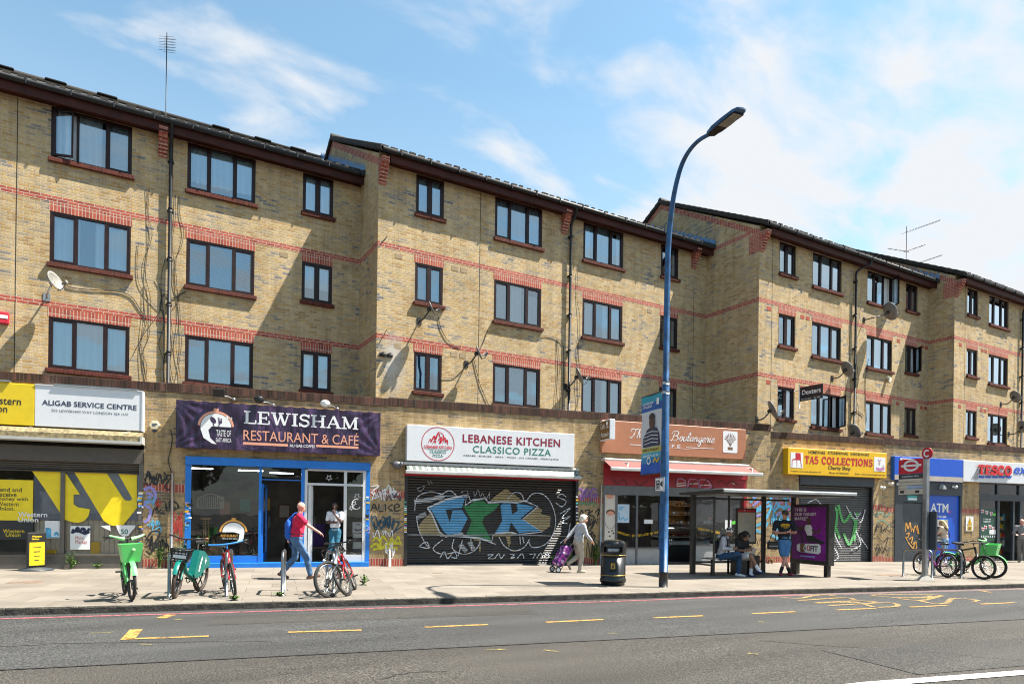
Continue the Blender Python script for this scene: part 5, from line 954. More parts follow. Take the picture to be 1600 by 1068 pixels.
# tags on the pier between money transfer shop and restaurant
pier = [o for o in bpy.data.objects if o.name.startswith('shop_unit')]
T1 = pier[0]
Z3 = lambda P: [(x / 4, 580 + y / 4) for x, y in P]
tags(T1, [Z3(P) for P in ([(930, 640), (905, 680), (930, 710), (955, 670), (935, 650), (960, 700)], [(960, 650), (975, 710), (1000, 640), (1015, 700), (1045, 650)], [(1040, 650), (1070, 655), (1030, 720), (1060, 740)], [(975, 800), (985, 870), (1010, 860)], [(1035, 820), (1040, 870)], [(1065, 870), (1060, 810), (1100, 820), (1115, 850), (1070, 870)], [(910, 1055), (950, 1000), (1000, 1010), (960, 1080)], [(905, 1100), (950, 1080), (940, 1140), (910, 1120)], [(960, 1110), (1000, 1060), (1010, 1130), (1040, 1070), (1050, 1130), (980, 1150)])], 'spray_black', .035)
scrib(T1, [(226, 738, 262, 758, 11), (228, 836, 262, 860, 16), (240, 795, 258, 806, 7)], 'spray_black', .024); scrib(T1, [(232, 812, 254, 824, 9), (226, 776, 246, 790, 8)], 'spray_sky', .018); scrib(T1, [(271, 800, 286, 842, 12), (240, 776, 256, 790, 6)], 'spray_red', .018)
tags(T1, [Z3(P) for P in ([(900, 740), (940, 725), (970, 760), (960, 810), (900, 815)], [(915, 760), (950, 770), (920, 790)], [(900, 830), (940, 860), (930, 920), (900, 940)])], 'spray_lilac', .07)
tags(T1, [Z3(P) for P in ([(920, 960), (960, 940), (950, 1000)], [(965, 990), (1000, 970), (1005, 1000), (970, 1005)])], 'spray_sky', .025)
tags(T1, [Z3(P) for P in ([(1090, 880), (1140, 960), (1090, 1000)], [(1140, 890), (1090, 960), (1140, 1010), (1095, 1060)], [(980, 830), (1000, 850)])], 'spray_red', .025)
rn = random.Random(5); mb = MB()
for u0, u1, v0, v1, n_ in ((217, 222.5, 760, 850, 26), (290, 297, 775, 830, 20), (572.5, 576.5, 775, 835, 16)):
    for i in range(n_):
        s, z = ST.px(rn.uniform(u0, u1), rn.uniform(v0, v1), .03); w_ = rn.uniform(.02, .05); mb.cur = rn.randrange(5); dd = (.012 if u0 < 250 else .024) + i * .0003; mb.face([ST.w(s - w_, dd, z), ST.w(s + w_, dd, z), ST.w(s + w_, dd, z + w_), ST.w(s - w_, dd, z + w_)])
mb.build('sticker', ['ink_white', 'sign_gold', 'ink_black', 'spray_sky', 'spray_lilac'], T1)
mb = MB(); s = sc_(ST, 268.5, 800, .06); ztop = zc(ST, 268.5, 738, .06); mb.tube([ST.w(s, .06, 0), ST.w(s, .06, ztop)], .032, 8); mb.build('conduit', 'metal_grey', T1)
mb = MB(); mb.tube(spline([ST.w(*(lambda a: (a[0], .03, a[1]))(ST.px(u, v, .03))) for u, v in ((266, 671), (269, 685), (266, 705), (263, 720), (268, 738))], 5), .011, 5); mb.build('cable', 'black', T1)
# alarm boxes
def alarm(u, v, lb, m1, m2, fr=ST, r=.13):
    s, z = fr.px(u, v, .08); t = thing('alarm_box', fr.w(s, 0, z), lb, 'alarm box'); mb = MB()
    P = [(s + r * math.cos(rad(60 * i)), z + r * math.sin(rad(60 * i)) * .95) for i in range(6)]; Q = [(s + (p - s) * .8, z + (q - z) * .8) for p, q in P]
    mb.loft([fr.w(p, .0, q) for p, q in P], [fr.w(p, .06, q) for p, q in P]); mb.loft([fr.w(p, .06, q) for p, q in P], [fr.w(p, .09, q) for p, q in Q]); mb.build('cover', m1, t)
    mb = MB(); fbox(mb, fr, s - .05, s + .05, .02, .07, z - r - .03, z - r * .9); mb.build('strobe', m2, t); mb = MB()
    for i_ in range(3): ribbon(mb, fr, [(s - .06, z + .03 - i_ * .03), (s + .06 - .02 * i_, z + .03 - i_ * .03)], .0925, .016, 0, .4)
    mb.build('lettering', 'ink_navy', t)
alarm(241.5, 664, 'cream hexagonal alarm box on the brick pier beside the purple banner', M('cream', (.60, .53, .36), .4), 'ink_navy')
s, z = BL[1].px(4, 495, .12); t = thing('alarm_box', BL[1].w(s, 0, z), 'red and white alarm box on the flats above the yellow sign', 'alarm box'); mb = MB(); fbox(mb, BL[1], s - .12, s + .12, 0, .12, z - .15, z + .13, bev=.02); mb.build('cover', 'ink_red', t); mb = MB(); fbox(mb, BL[1], s - .1, s + .1, .121, .128, z - .03, z + .05); mb.build('label_plate', 'ink_white', t)
# ---------------------------------------------------------------- bakery cafe
o0, o1 = sc_(ST, 942), sc_(ST, 1166); zh = zc(ST, 945, 724)
T = shop('bakery cafe with crimson fascia, glass cake counter and coffee poster, behind the bus shelter', ST, b3, b4, 4.75, (o0, o1), zh, [(b3, o0), (o1, b4)], deep=5)
g = gz(T.location.x)
fx = lambda u, v=800: sc_(ST, u, v, 0); fz = lambda u, v: zc(ST, u, v, 0)
zl = fz(946, 757.5); mb = MB(); fbox(mb, ST, o0 + .002, o1 - .002, -.15, .06, fz(946, 741), zh - .004); mb.face([ST.w(o0 + .01, .0, zl), ST.w(o1 - .01, .0, zl), ST.w(o1 - .01, .0, fz(946, 741)), ST.w(o0 + .01, .0, fz(946, 741))], [(0, 0), (5, 0), (5, .34), (0, .34)]); fbox(mb, ST, o1 - .12, o1 - .004, -.1, .03, g + .02, zl); mb.build('fascia', 'red_paint', T)
mb = MB(); Z8 = lambda P: [(840 + x / 4, 640 + y / 4) for x, y in P]
for P in ([(870, 470), (880, 430), (920, 440), (930, 485), (880, 490)], [(940, 480), (950, 435), (1000, 440), (1010, 490)], [(1020, 490), (1010, 440), (1060, 440), (1085, 480), (1040, 492)]): rib_px(mb, ST, Z8(P), .004, .05)
mb.build('graffiti', 'spray_pink', T)
mb = MB()
for P in ([(860, 470), (875, 425), (925, 432), (937, 490), (1000, 432), (1015, 492), (1065, 432), (1095, 485), (1050, 497)], [(1120, 460), (1150, 440), (1180, 465), (1210, 445), (1260, 470)], [(470, 430), (500, 460), (540, 435), (560, 470)], [(600, 440), (640, 470), (690, 440)]): rib_px(mb, ST, Z8(P), .006, .025)
mb.build('graffiti', 'spray_black', T)
mb = MB()
for P in ([(870, 462), (925, 455)], [(870, 475), (930, 470)], [(950, 462), (1005, 460)], [(1020, 470), (1080, 470)], [(1215, 455), (1230, 465)]): rib_px(mb, ST, Z8(P), .005, .03)
mb.build('graffiti', 'spray_white', T)
mb = MB(); ztr = fz(946, 767)
fbox(mb, ST, o0 + .002, o1 - .12, -.11, .012, ztr - .10, zl - .004)
for u0, u1 in ((942.5, 945), (962, 965), (994, 997), (1040, 1044), (1082, 1086)): fbox(mb, ST, fx(u0), fx(u1), -.1, .0, g + .02, ztr - .1)
zst = fz(980, 857); fbox(mb, ST, fx(965), fx(1040), -.12, .01, zst, zst + .05); fbox(mb, ST, fx(1086), fx(1160), -.12, .01, fz(1120, 852), fz(1120, 852) + .05); mb.build('window_frame', M('alu_grey', (.15, .155, .16), .4, metal=.4), T)
mb = MB(); fbox(mb, ST, fx(945), fx(1040), -.2, -.02, g - .02, zst); fbox(mb, ST, fx(1086), o1 - .12, -.2, -.02, g - .02, fz(1120, 852)); mb.build('stall_riser', M('pale_grey', (.36, .36, .36), .6, var=.1), T)
mb = MB()
for a, b, c in ((965, 994, zst + .05), (997, 1040, zst + .05), (1086, 1158, fz(1120, 852) + .05)): mb.face([ST.w(fx(a), -.05, c), ST.w(fx(b), -.05, c), ST.w(fx(b), -.05, ztr - .1), ST.w(fx(a), -.05, ztr - .1)])
mb.pieces('window_pane', 'shop_glass', T)
zp0 = g + .05
mb = MB(); fbox(mb, ST, fx(945.2), fx(962), -.06, -.03, zst - .35, ztr - .105); pm = mb.build('coffee_poster', M('poster_cream', (.66, .60, .52), .4, var=.05), T)
mb = MB(); cs, cz = ST.px(954, 800, -.028); w_ = .16
poly_sz(mb, ST, [(cs + w_ * math.cos(rad(a)) * 1.0, cz + .10 * math.sin(rad(a))) for a in range(0, 360, 15)], -.0285); mb.build('poster_print', 'wood_brown', pm)
mb = MB(); poly_sz(mb, ST, [(cs + w_ * .8 * math.cos(rad(a)), cz - .03 + .07 * math.sin(rad(a))) for a in range(0, 360, 15)], -.0275); cs2, cz2 = ST.px(953, 775, -.028); poly_sz(mb, ST, [(cs2 + .13 * math.cos(rad(a)), cz2 + .08 * math.sin(rad(a))) for a in range(0, 360, 20)], -.0275); mb.build('poster_print', 'ink_peach', pm)
mb = MB(); ribbon(mb, ST, [(cs + .2 * a, cz - .22 + .3 * b) for a, b in arc(0, 0, 1, 1, 200, 350)], -.027, .012); 
for du, dv in ((-.05, -.62), (.06, -.58), (.11, -.66), (-.02, -.75)): poly_sz(mb, ST, [(cs + du + .035 * math.cos(rad(a)), cz + dv + .025 * math.sin(rad(a))) for a in range(0, 360, 40)], -.027)
mb.build('poster_print', 'ink_black', pm)
mb = MB(); pbox(mb, ST, 964.5, 787, 983.5, 816, -.048, -.042); pp = mb.build('poster', M('poster_ice', (.50, .62, .72), .4, var=.04), T)
mb = MB()
for P in ([(967, 792), (975, 792)], [(967, 795), (972, 795)], [(967, 800), (968, 811)], [(969, 812), (974, 808), (976, 812), (981, 809)]): rib_px(mb, ST, P, -.04, .035)
mb.build('poster_print', 'spray_sky', pp)
mb = MB(); pbox(mb, ST, 1006.5, 811, 1020, 817.5, -.048, -.042); pbox(mb, ST, 1133, 812, 1143, 826, -.048, -.042); pbox(mb, ST, 1103, 745, 1104, 746, -.048, -.042); mb.build('notice', 'ink_white', T)
mb = MB(); poly_on(mb, ST, [(1143.5, 814), (1149, 813), (1149, 818), (1143.5, 819)], -.04); mb.build('green_sticker', M('lime_green', (.12, .62, .06), .5), T)
def curved_text(mb, fr, s, P, d, h):
    """letters set one by one along a curve of photo points"""
    C = [fr.px(u, v, d) for u, v in P]; C = [(q.x, q.y) for q in spline([(a, b, 0) for a, b in C], 8)]; n = len(s); L = [0]
    for a, b in zip(C, C[1:]): L.append(L[-1] + math.hypot(b[0] - a[0], b[1] - a[1]))
    for i, c in enumerate(s):
        if c == ' ': continue
        t = L[-1] * i / n; k = next(j for j in range(len(L) - 1) if L[j + 1] >= t); f = (t - L[k]) / max(1e-6, L[k + 1] - L[k]); x = C[k][0] + (C[k + 1][0] - C[k][0]) * f; z = C[k][1] + (C[k + 1][1] - C[k][1]) * f; w = L[-1] / n * .86
        put_text(mb, fr, c, x, x + w * (.3 if c in 'I-' else 1), z, z + h, d, .03)
mb = MB(); curved_text(mb, ST, 'CAPPUCCINO - ESPRESSO LATTE TEA CROISSANTS', [(964, 832), (978, 836.5), (990, 838), (1005, 836.5), (1020, 834), (1040, 829)], -.043, .07); curved_text(mb, ST, 'BREAKFAST LUNCHES', [(1091, 827), (1105, 830), (1125, 834)], -.043, .08); mb.build('lettering', 'sign_gold', T)
# curved glass cake counter inside
s0, s1 = sc_(ST, 1046, 850, -.9), sc_(ST, 1100, 850, -.9) + 1.0
t = thing('cake_counter', ST.w((s0 + s1) / 2, -1.2, g), 'curved glass cake counter standing just inside the bakery door', 'display counter')
mb = MB(); fbox(mb, ST, s0, s1, -1.7, -.9, g + .02, g + .55, bev=.01); mb.build('base', 'black', t)
mb = MB(); A = [ST.w(s0, -.9 - .75 * (1 - math.cos(rad(a))) * 1.0, g + .55 + .75 * math.sin(rad(a))) for a in range(0, 91, 10)]; B = [p + ST.t * (s1 - s0) for p in A]; mb.grid([A, B]); mb.build('glass_front', 'clear_glass', t)
mb = MB(); mb.tube(A, .018, 6); mb.tube(B, .018, 6); mb.tube([A[-1], B[-1]], .02, 6); mb.build('rail', 'steel', t)
for zz in (.58, .85): mb = MB(); fbox(mb, ST, s0 + .03, s1 - .03, -1.6, -1.0, g + zz, g + zz + .02); mb.build('shelf', 'steel', t)
rn = random.Random(8)
pm3 = [M('pastry', (.45, .22, .07), .6, var=.4, vs=30), 'beige', 'spray_green']
for i in range(22):
    mb = MB(); mb.sphere(ST.w(s0 + .08 + (s1 - s0 - .16) * rn.random(), -1.05 - .4 * rn.random(), g + rn.choice((.64, .91))), rn.uniform(.04, .06), 8, 5, (1.4, 1, .7)); tag(mb.build('pastry', pm3[i % 3 if i % 4 else 0]), 'small pastry on a shelf inside the curved glass counter', 'pastry', 'pastries in the glass counter')
for u, v, d_ in ((1060, 772, -1.8), (1115, 774, -2.4), (985, 770, -2.2)):  # tubes added to brighten the dim bakery interior
    s, z = ST.px(u, v, d_); mb = MB(); fbox(mb, ST, s - .5, s + .5, d_ - .04, d_ + .04, 2.62, 2.66, bev=.008); tag(mb.build('ceiling_light', 'lamp_white'), 'tube light added under the bakery ceiling to brighten the room', 'ceiling light', 'tube lights added to brighten the bakery')
rn = random.Random(6)
for i in range(3):
    s = sc_(ST, 1052, 800, -3.4) + i * 1.25; t = thing('bread_shelf', ST.w(s, -3.6, g), 'stocked bread shelf at the back of the bakery', 'shelf unit', 'bread shelves at the back of the bakery'); mb = MB(); fbox(mb, ST, s, s + 1.15, -3.85, -3.8, g + .9, g + 2.2)
    for k in range(4): fbox(mb, ST, s, s + 1.15, -3.8, -3.4, g + .9 + k * .36, g + .93 + k * .36)
    mb.build('frame', 'tan_wood', t); mb = MB()
    for k in range(4):
        for j in range(6): mb.cur = rn.randrange(3); mb.sphere(ST.w(s + .12 + j * .18, -3.55, g + .99 + k * .36), rn.uniform(.06, .09), 8, 5, (1, 1, .8))
    mb.build('goods', pm3[:2] + ['ink_white'], t)
# bakery sign board
sgn = thing('shop_sign', ST.w(13, .1, 3.5), 'terracotta sign board with white script lettering over the crimson fascia', 'shop sign', 'sign boards over the shops')
mb = MB(); sa, sb, zb, zt = pbox(mb, ST, 941, 655.5, 1166, 706, 0, .16, bev=.01); mb.build('panel', 'sign_brown', sgn); dq = .164
CV = {'o': (.8, [[(.7, .75), (.45, 1), (.1, .6), (.25, .05), (.6, .2), (.65, .8), (.8, .85)]]), 'u': (.9, [[(0, .5), (.15, 1), (.12, .2), (.35, 0), (.65, .4), (.7, 1), (.65, .15), (.9, .3)]]), 'l': (.5, [[(0, .2), (.4, 1.3), (.3, 1.9), (.12, 1.2), (.15, .1), (.5, .3)]]), 'a': (.9, [[(.7, .8), (.4, 1), (.08, .5), (.25, .03), (.6, .5), (.7, 1), (.65, .15), (.9, .3)]]), 'n': (.95, [[(0, .5), (.15, 1), (.1, 0), (.2, .7), (.5, 1), (.6, .6), (.62, .1), (.95, .3)]]), 'g': (.85, [[(.7, .8), (.4, 1), (.08, .5), (.25, .03), (.6, .5), (.7, 1), (.6, -.5), (.3, -.85), (.1, -.5), (.85, .3)]]), 'e': (.75, [[(0, .3), (.45, .55), (.5, .95), (.2, .9), (.08, .4), (.3, 0), (.75, .35)]]), 'r': (.7, [[(0, .4), (.2, 1.1), (.3, .85), (.55, .9), (.42, .1), (.7, .3)]]), 'i': (.5, [[(0, .4), (.2, 1), (.15, .15), (.5, .3)], [(.25, 1.35), (.3, 1.42)]]), 'h': (.95, [[(0, .2), (.4, 1.4), (.3, 1.9), (.1, 0), (.2, .7), (.5, 1), (.6, .6), (.62, .1), (.95, .3)]]), 'y': (.9, [[(0, .5), (.15, 1), (.12, .2), (.35, 0), (.65, .4), (.7, 1), (.55, -.6), (.2, -.8), (.9, .3)]]), ' ': (.5, []),
 'B': (1.7, [[(.5, 1.9), (.4, .9), (.2, .05), (-.2, .1)], [(-.1, 1.3), (.1, 1.9), (.9, 2.0), (1.3, 1.6), (1.0, 1.1), (.6, 1.0), (1.2, .9), (1.4, .45), (1.0, .02), (.5, .1)]]), 'T': (1.5, [[(-.1, 1.3), (.1, 1.85), (.9, 1.75), (1.6, 2.0)], [(.9, 1.8), (.8, .8), (.4, .05), (-.1, .2)]]), 'R': (1.7, [[(.5, 1.9), (.3, 0)], [(-.1, 1.3), (.1, 1.9), (.9, 2.0), (1.2, 1.5), (.6, 1.0), (1.0, .3), (1.6, .1)]])}
def script(mb, fr, s, s0, s1, zb, xh, d):
    k = (s1 - s0) / sum(CV[c][0] for c in s); x = s0
    for j, c in enumerate(s):
        w, st = CV[c]
        for i, P in enumerate(st): ribbon(mb, fr, [(x + a * k + b * xh * .28, zb + b * xh) for a, b in P], d + .0008 * (j + i), [.013, .03, .018, .032, .014], 5)
        x += w * k
mb = MB(); zS = zc(ST, 985, 683.5, dq); script(mb, ST, 'The Royal', sc_(ST, 984, 680, dq), sc_(ST, 1042, 680, dq), zS, .155, dq); script(mb, ST, 'Boulangerie', sc_(ST, 1048, 680, dq), sc_(ST, 1116, 680, dq), zS - .01, .155, dq); mb.build('lettering', 'ink_white', sgn)
txt(ST, 'C.A.F.E.', 1026, 692.5, 698.5, 1066, dq, 'ink_white', sgn, .005, 0, 1.1)
mb = MB(); rib_px(mb, ST, [(984, 694), (1022, 696)], dq, .018, 0); rib_px(mb, ST, [(1072, 698.5), (1116, 700.5)], dq, .016, 0); rib_px(mb, ST, [(1068, 701), (1090, 700)], dq + .001, .01, 0)
mb.build('flourish', 'ink_white', sgn)
mb = MB(); s0, z1 = ST.px(1130, 672.5, dq); s1, _ = ST.px(1152.5, 674, dq); z0 = zc(ST, 1130, 706.5, dq); r = .05
poly_sz(mb, ST, [(s0 + r + (s1 - s0 - 2 * r) * (a in (0, 3)) + r * math.cos(rad(q)), z0 + r + (z1 - z0 - 2 * r) * (a in (0, 1)) + r * math.sin(rad(q))) for a in range(4) for q in (a * 90, a * 90 + 45, a * 90 + 90)], dq); mb.build('emblem_plate', 'ink_white', sgn)
mb = MB(); cs, cz = (s0 + s1) / 2, (z0 + z1) / 2
for i in range(9): a = rad(90 + (i - 4) * 17); ribbon(mb, ST, [(cs, cz - .15), (cs + .22 * math.cos(a) * .8, cz + .02 + .13 * math.sin(a)), (cs + .26 * math.cos(a), cz - .02 + .33 * math.sin(a))], dq + .001, [.01, .02, .035, .012], 4)
ribbon(mb, ST, [(cs - .1, cz - .22), (cs + .1, cz - .22)], dq + .001, .1); mb.build('wheat_emblem', 'wood_brown', sgn)
awning('salmon awning folded back over the crimson bakery fascia', 945, 1172, 715, 729, .28, .85, 955, 'awning_salmon')
# projecting box sign
s, zt = ST.px(950, 656, .5); zb = zc(ST, 950, 688, .5)
t = thing('projecting_sign', ST.w(s, .1, zb), 'square brown and white projecting box sign left of the terracotta board', 'projecting sign')
sx = sc_(ST, 953, 670, .8) + .09; mb = MB(); fbox(mb, ST, sx - .09, sx + .09, .12, .80, zt - .62, zt + .0, bev=.01); mb.build('box', 'sign_white', t)
fs = Frame(ST.w(sx - .092, .12, 0), ST.n)                        # its street-left face
zA, zB = zt - .62, zt
mb = MB(); mb.face([fs.w(.03, .002, zA + .03), fs.w(.65, .002, zA + .03), fs.w(.65, .002, zB - .03), fs.w(.03, .002, zB - .03)]); mb.build('face', M('sign_umber', (.16, .075, .02), .4), t)
mb = MB(); put_text(mb, fs, 'Café', .07, .34, zA + .36, zA + .53, .004, 0, .3); put_text(mb, fs, 'Patisserie', .08, .60, zA + .10, zA + .25, .004, 0, .3); mb.build('lettering', 'ink_white', t)
mb = MB(); poly_sz(mb, fs, [(.42, zA + .55), (.58, zA + .55), (.55, zA + .48), (.52, zA + .41), (.49, zA + .41), (.45, zA + .48)], .004); ribbon(mb, fs, [(.41, zA + .375), (.60, zA + .375)], .005, .02); mb.build('cup_emblem', 'ink_white', t)
mb = MB(); mb.tube([ST.w(sx, .0, zt - .1), ST.w(sx, .14, zt - .1)], .03, 6); mb.tube([ST.w(sx, .0, zt - .6), ST.w(sx, .14, zt - .6)], .03, 6); mb.build('bracket', 'black', t)
# graffiti on the piers beside the bakery
tags(TK, [Z8(P) for P in ([(255, 500), (275, 490), (285, 520), (300, 495)], [(300, 520), (310, 495), (330, 520), (345, 490), (375, 505)], [(260, 530), (300, 540), (380, 525)])], 'spray_purple', .06)
tags(TK, [Z8(P) for P in ([(258, 590), (270, 570), (282, 590)], [(285, 590), (290, 572), (303, 588), (320, 572), (330, 592), (345, 570), (370, 595)])], 'spray_green', .025)
tags(TK, [Z8(P) for P in ([(262, 665), (275, 625), (290, 665)], [(295, 630), (325, 625), (310, 665)], [(345, 630), (320, 650), (350, 665)], [(360, 640), (385, 620), (375, 665)], [(320, 720), (300, 690), (330, 700), (310, 740)], [(330, 720), (360, 690), (340, 740)], [(310, 740), (320, 780), (345, 760), (330, 800)], [(340, 800), (370, 850), (350, 880), (365, 830), (345, 860)], [(355, 700), (330, 750)])], 'spray_black', .035)
scrib(TK, [(905, 806, 936, 818, 14), (912, 828, 934, 844, 11), (918, 848, 936, 868, 10)], 'spray_black', .022); scrib(TK, [(905, 768, 934, 782, 15)], 'spray_purple', .03); scrib(TK, [(905, 782, 932, 790, 12)], 'spray_green', .016)
mb = MB(); s = sc_(ST, 939, 800, .07); mb.tube([ST.w(s, .07, g), ST.w(s, .07, zc(ST, 939, 757, .07))], .035, 8); mb.build('conduit', 'metal_grey', T)
tags(T, [[(1172, 785), (1182, 775), (1195, 770), (1205, 780), (1190, 790), (1178, 800), (1172, 815)], [(1178, 800), (1190, 795), (1205, 790), (1195, 812), (1180, 822)], [(1175, 825), (1190, 830), (1200, 815)]], 'spray_sky', .09)
tags(T, [[(1176, 790), (1186, 782), (1196, 778)], [(1182, 806), (1192, 802)], [(1170, 770), (1180, 776), (1190, 768), (1198, 772)]], 'spray_lilac', .08)
tags(T, [[(1172, 836), (1176, 850), (1180, 838), (1185, 852)], [(1188, 840), (1192, 855), (1196, 842)], [(1172, 860), (1180, 870), (1190, 858)]], 'spray_black', .025)
# ---------------------------------------------------------------- charity shop
o0, o1 = sc_(ST2, 1248), sc_(ST2, 1364); zh = zc(ST2, 1248, 738)
T = shop('charity shop behind a grey roller shutter sprayed with green and white letters', ST2, c4 + .005, c5, 4.56, (o0, o1), zh, [(c4 + .2, o0), (o1, c5)], room=False); g = gz(T.location.x)
zq = zc(ST2, 1260, 757)
mb = MB(); fbox(mb, ST2, o0 + .003, o1 - .003, -.2, .06, zq, zh - .003, bev=.01); mb.build('shutter_housing', 'slate_paint', T)
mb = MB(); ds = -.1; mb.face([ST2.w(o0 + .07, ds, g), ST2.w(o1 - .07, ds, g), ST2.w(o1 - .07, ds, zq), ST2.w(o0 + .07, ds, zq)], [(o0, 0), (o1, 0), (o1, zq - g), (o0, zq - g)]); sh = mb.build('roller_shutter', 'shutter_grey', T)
mb = MB()
for a, b in ((o0 + .001, o0 + .08), (o1 - .08, o1 - .001)): fbox(mb, ST2, a, b, ds - .05, .01, g - .03, zq)
mb.pieces('guide_rail', 'black', T)
def sl(L, d, w, m, sm=5):
    mb = MB()
    for i, P in enumerate(L): rib_px(mb, ST2, P, d + .0005 * i, w, sm, .2)
    mb.build('graffiti', m, sh)
sl([[(1300, 790), (1308, 800), (1304, 840)], [(1310, 788), (1318, 815), (1330, 800)], [(1318, 832), (1328, 850), (1336, 815), (1326, 805)], [(1340, 800), (1335, 845)], [(1305, 820), (1312, 840)]], ds + .014, .11, 'spray_shutter_lime')
sl([[(1302, 788), (1300, 810), (1306, 838), (1315, 855)], [(1322, 790), (1335, 810), (1345, 800)], [(1335, 800), (1345, 815), (1352, 795)], [(1300, 850), (1310, 870), (1290, 880)], [(1330, 858), (1345, 850), (1338, 830)], [(1262, 785), (1275, 780), (1283, 788)], [(1345, 840), (1356, 856)]], ds + .022, .045, 'spray_shutter_white')
sl([[(1296, 800), (1290, 830), (1302, 850)], [(1268, 790), (1280, 792)]], ds + .018, .14, 'spray_shutter_lilac')
tags(T, [[(1204, 778), (1215, 772), (1228, 778), (1236, 770)], [(1208, 800), (1220, 790), (1230, 805), (1225, 825), (1212, 822), (1208, 800)], [(1215, 815), (1232, 812), (1240, 830)], [(1205, 835), (1220, 842), (1238, 838)]], 'spray_sky', .09, ST2)
tags(T, [[(1206, 768), (1218, 774), (1230, 764), (1240, 772)], [(1210, 786), (1224, 784)], [(1240, 790), (1230, 800), (1244, 810)], [(1208, 828), (1222, 834)]], 'spray_pink', .07, ST2)
tags(T, [[(1212, 806), (1220, 800), (1226, 812)], [(1234, 780), (1240, 786)]], 'spray_lilac', .08, ST2)
tags(T, [[(1204, 850), (1212, 858), (1220, 848)], [(1224, 846), (1230, 860), (1238, 850)], [(1368, 826), (1374, 818), (1380, 828), (1388, 820)], [(1368, 860), (1372, 850), (1378, 862), (1386, 852)], [(1370, 836), (1380, 846), (1388, 838), (1384, 852)]], 'spray_black', .028, ST2)
tags(T, [[(1368, 806), (1376, 800), (1384, 806), (1392, 800)], [(1370, 816), (1380, 812), (1390, 822)]], 'spray_teal', .03, ST2)
scrib(T, [(1203, 782, 1244, 800, 14), (1206, 806, 1240, 826, 12)], 'spray_sky', .05, ST2); scrib(T, [(1204, 768, 1244, 780, 16), (1218, 826, 1244, 838, 9)], 'spray_lilac', .035, ST2); scrib(T, [(1203, 840, 1244, 858, 18), (1367, 820, 1392, 834, 12), (1367, 852, 1390, 866, 12)], 'spray_black', .02, ST2)
sgn = thing('shop_sign', ST2.w(16, .1, 3.2), 'golden yellow sign board with a red chair picture and red slab lettering', 'shop sign', 'sign boards over the shops')
mb = MB(); pbox(mb, ST2, 1231.5, 698.6, 1386, 740, 0, .26, bev=.01); mb.build('panel', 'sign_gold', sgn); dq = .264
a_ = ST2.px(1257.5, 712, dq); roman(mb := MB(), ST2, 'TA5', a_[0], sc_(ST2, 1279, 716, dq), zc(ST2, 1257.5, 723, dq), a_[1], dq, .13, .05); roman(mb, ST2, 'COLLECTIONS', sc_(ST2, 1284, 716, dq), sc_(ST2, 1363.5, 724, dq), zc(ST2, 1257.5, 723, dq), a_[1], dq, .13, .05); mb.build('lettering', 'ink_red', sgn)
for t_, u0, vt, vb, u1 in (('HOMEWARE', 1263.5, 703.3, 708, 1289.5), ('KITCHENWARE', 1294, 704.5, 709, 1325), ('GARDENWARE', 1329, 706.5, 710.5, 1358), ('Charity Shop', 1294, 727, 734.5, 1329), ('Website: www.ta5collections.org', 1235, 734, 737, 1283), ('Phone: 07434032203', 1296, 736.7, 739.5, 1326), ('Email: nomedcollection@gmail.com', 1336, 738.6, 741.6, 1383)): txt(ST2, t_, u0, vt, vb, u1, dq, 'ink_black', sgn, .02)
mb = MB(); pbox(mb, ST2, 1235.5, 706, 1255, 730, .26, .266); pbox(mb, ST2, 1366, 713.5, 1383.5, 735.5, .26, .266); mb.build('picture', 'ink_white', sgn)
mb = MB(); poly_on(mb, ST2, [(1243, 707), (1251, 707.5), (1251.5, 717), (1252, 718.5), (1238, 718), (1237, 717), (1243, 716)], .268); rib_px(mb, ST2, [(1238, 718), (1237.5, 729)], .269, .025, 0); rib_px(mb, ST2, [(1251, 718.5), (1252.5, 729)], .269, .025, 0); rib_px(mb, ST2, [(1245, 718), (1245.5, 729)], .269, .02, 0); mb.build('chair_picture', 'ink_red', sgn)
mb = MB(); rib_px(mb, ST2, [(1369, 731), (1375, 733), (1382, 731)], .269, .10); rib_px(mb, ST2, [(1372, 717), (1374.5, 720), (1377, 717)], .269, .03); mb.build('picture_print', 'spray_pink', sgn)
mb = MB(); rib_px(mb, ST2, [(1374.5, 720), (1374, 726)], .269, .07); rib_px(mb, ST2, [(1380, 726), (1380.5, 730)], .2695, .04); mb.build('picture_print', 'beige', sgn)
# ---------------------------------------------------------------- supermarket with cash machine
cE = sc_(ST2, 1660)
oA0, oA1 = sc_(ST2, 1397.5), sc_(ST2, 1503); zh = zc(ST2, 1398, 735)
T = shop('small supermarket with a blue cash machine bay and glass front, at the far end', ST2, c5 + .003, 45, 4.60, (oA0, oA1), zh, [(c5 + .003, oA0)], room=False); g = gz(T.location.x)
for o in list(T.children):
    if o.name.startswith('wall'): bpy.data.objects.remove(o)
oB0, oB1 = sc_(ST2, 1530), 44.
mb = MB(); holes_wall(mb, ST2, c5 + .003, 45, -.5, 4.365, [(oA0, oA1, -.5, zh), (oB0, oB1, -.5, zc(ST2, 1530, 752))], .28); mb.build('wall', 'shop_brick', T)
mb = MB(); p0, p1 = oA1, oB0
zr = 1.93 + g; mb.face([ST2.w(p0, .0045, zr), ST2.w(p1, .0045, zr), ST2.w(p1, .0045, zr + .225), ST2.w(p0, .0045, zr + .225)]); mb.face([ST2.w(p0, .0045, g - .05), ST2.w(p1, .0045, g - .05), ST2.w(p1, .0045, g + .22), ST2.w(p0, .0045, g + .22)]); mb.pieces('red_course', 'red_soldier', T)
fx = lambda u, v=800: sc_(ST2, u, v, 0); fz = lambda u, v: zc(ST2, u, v, 0)
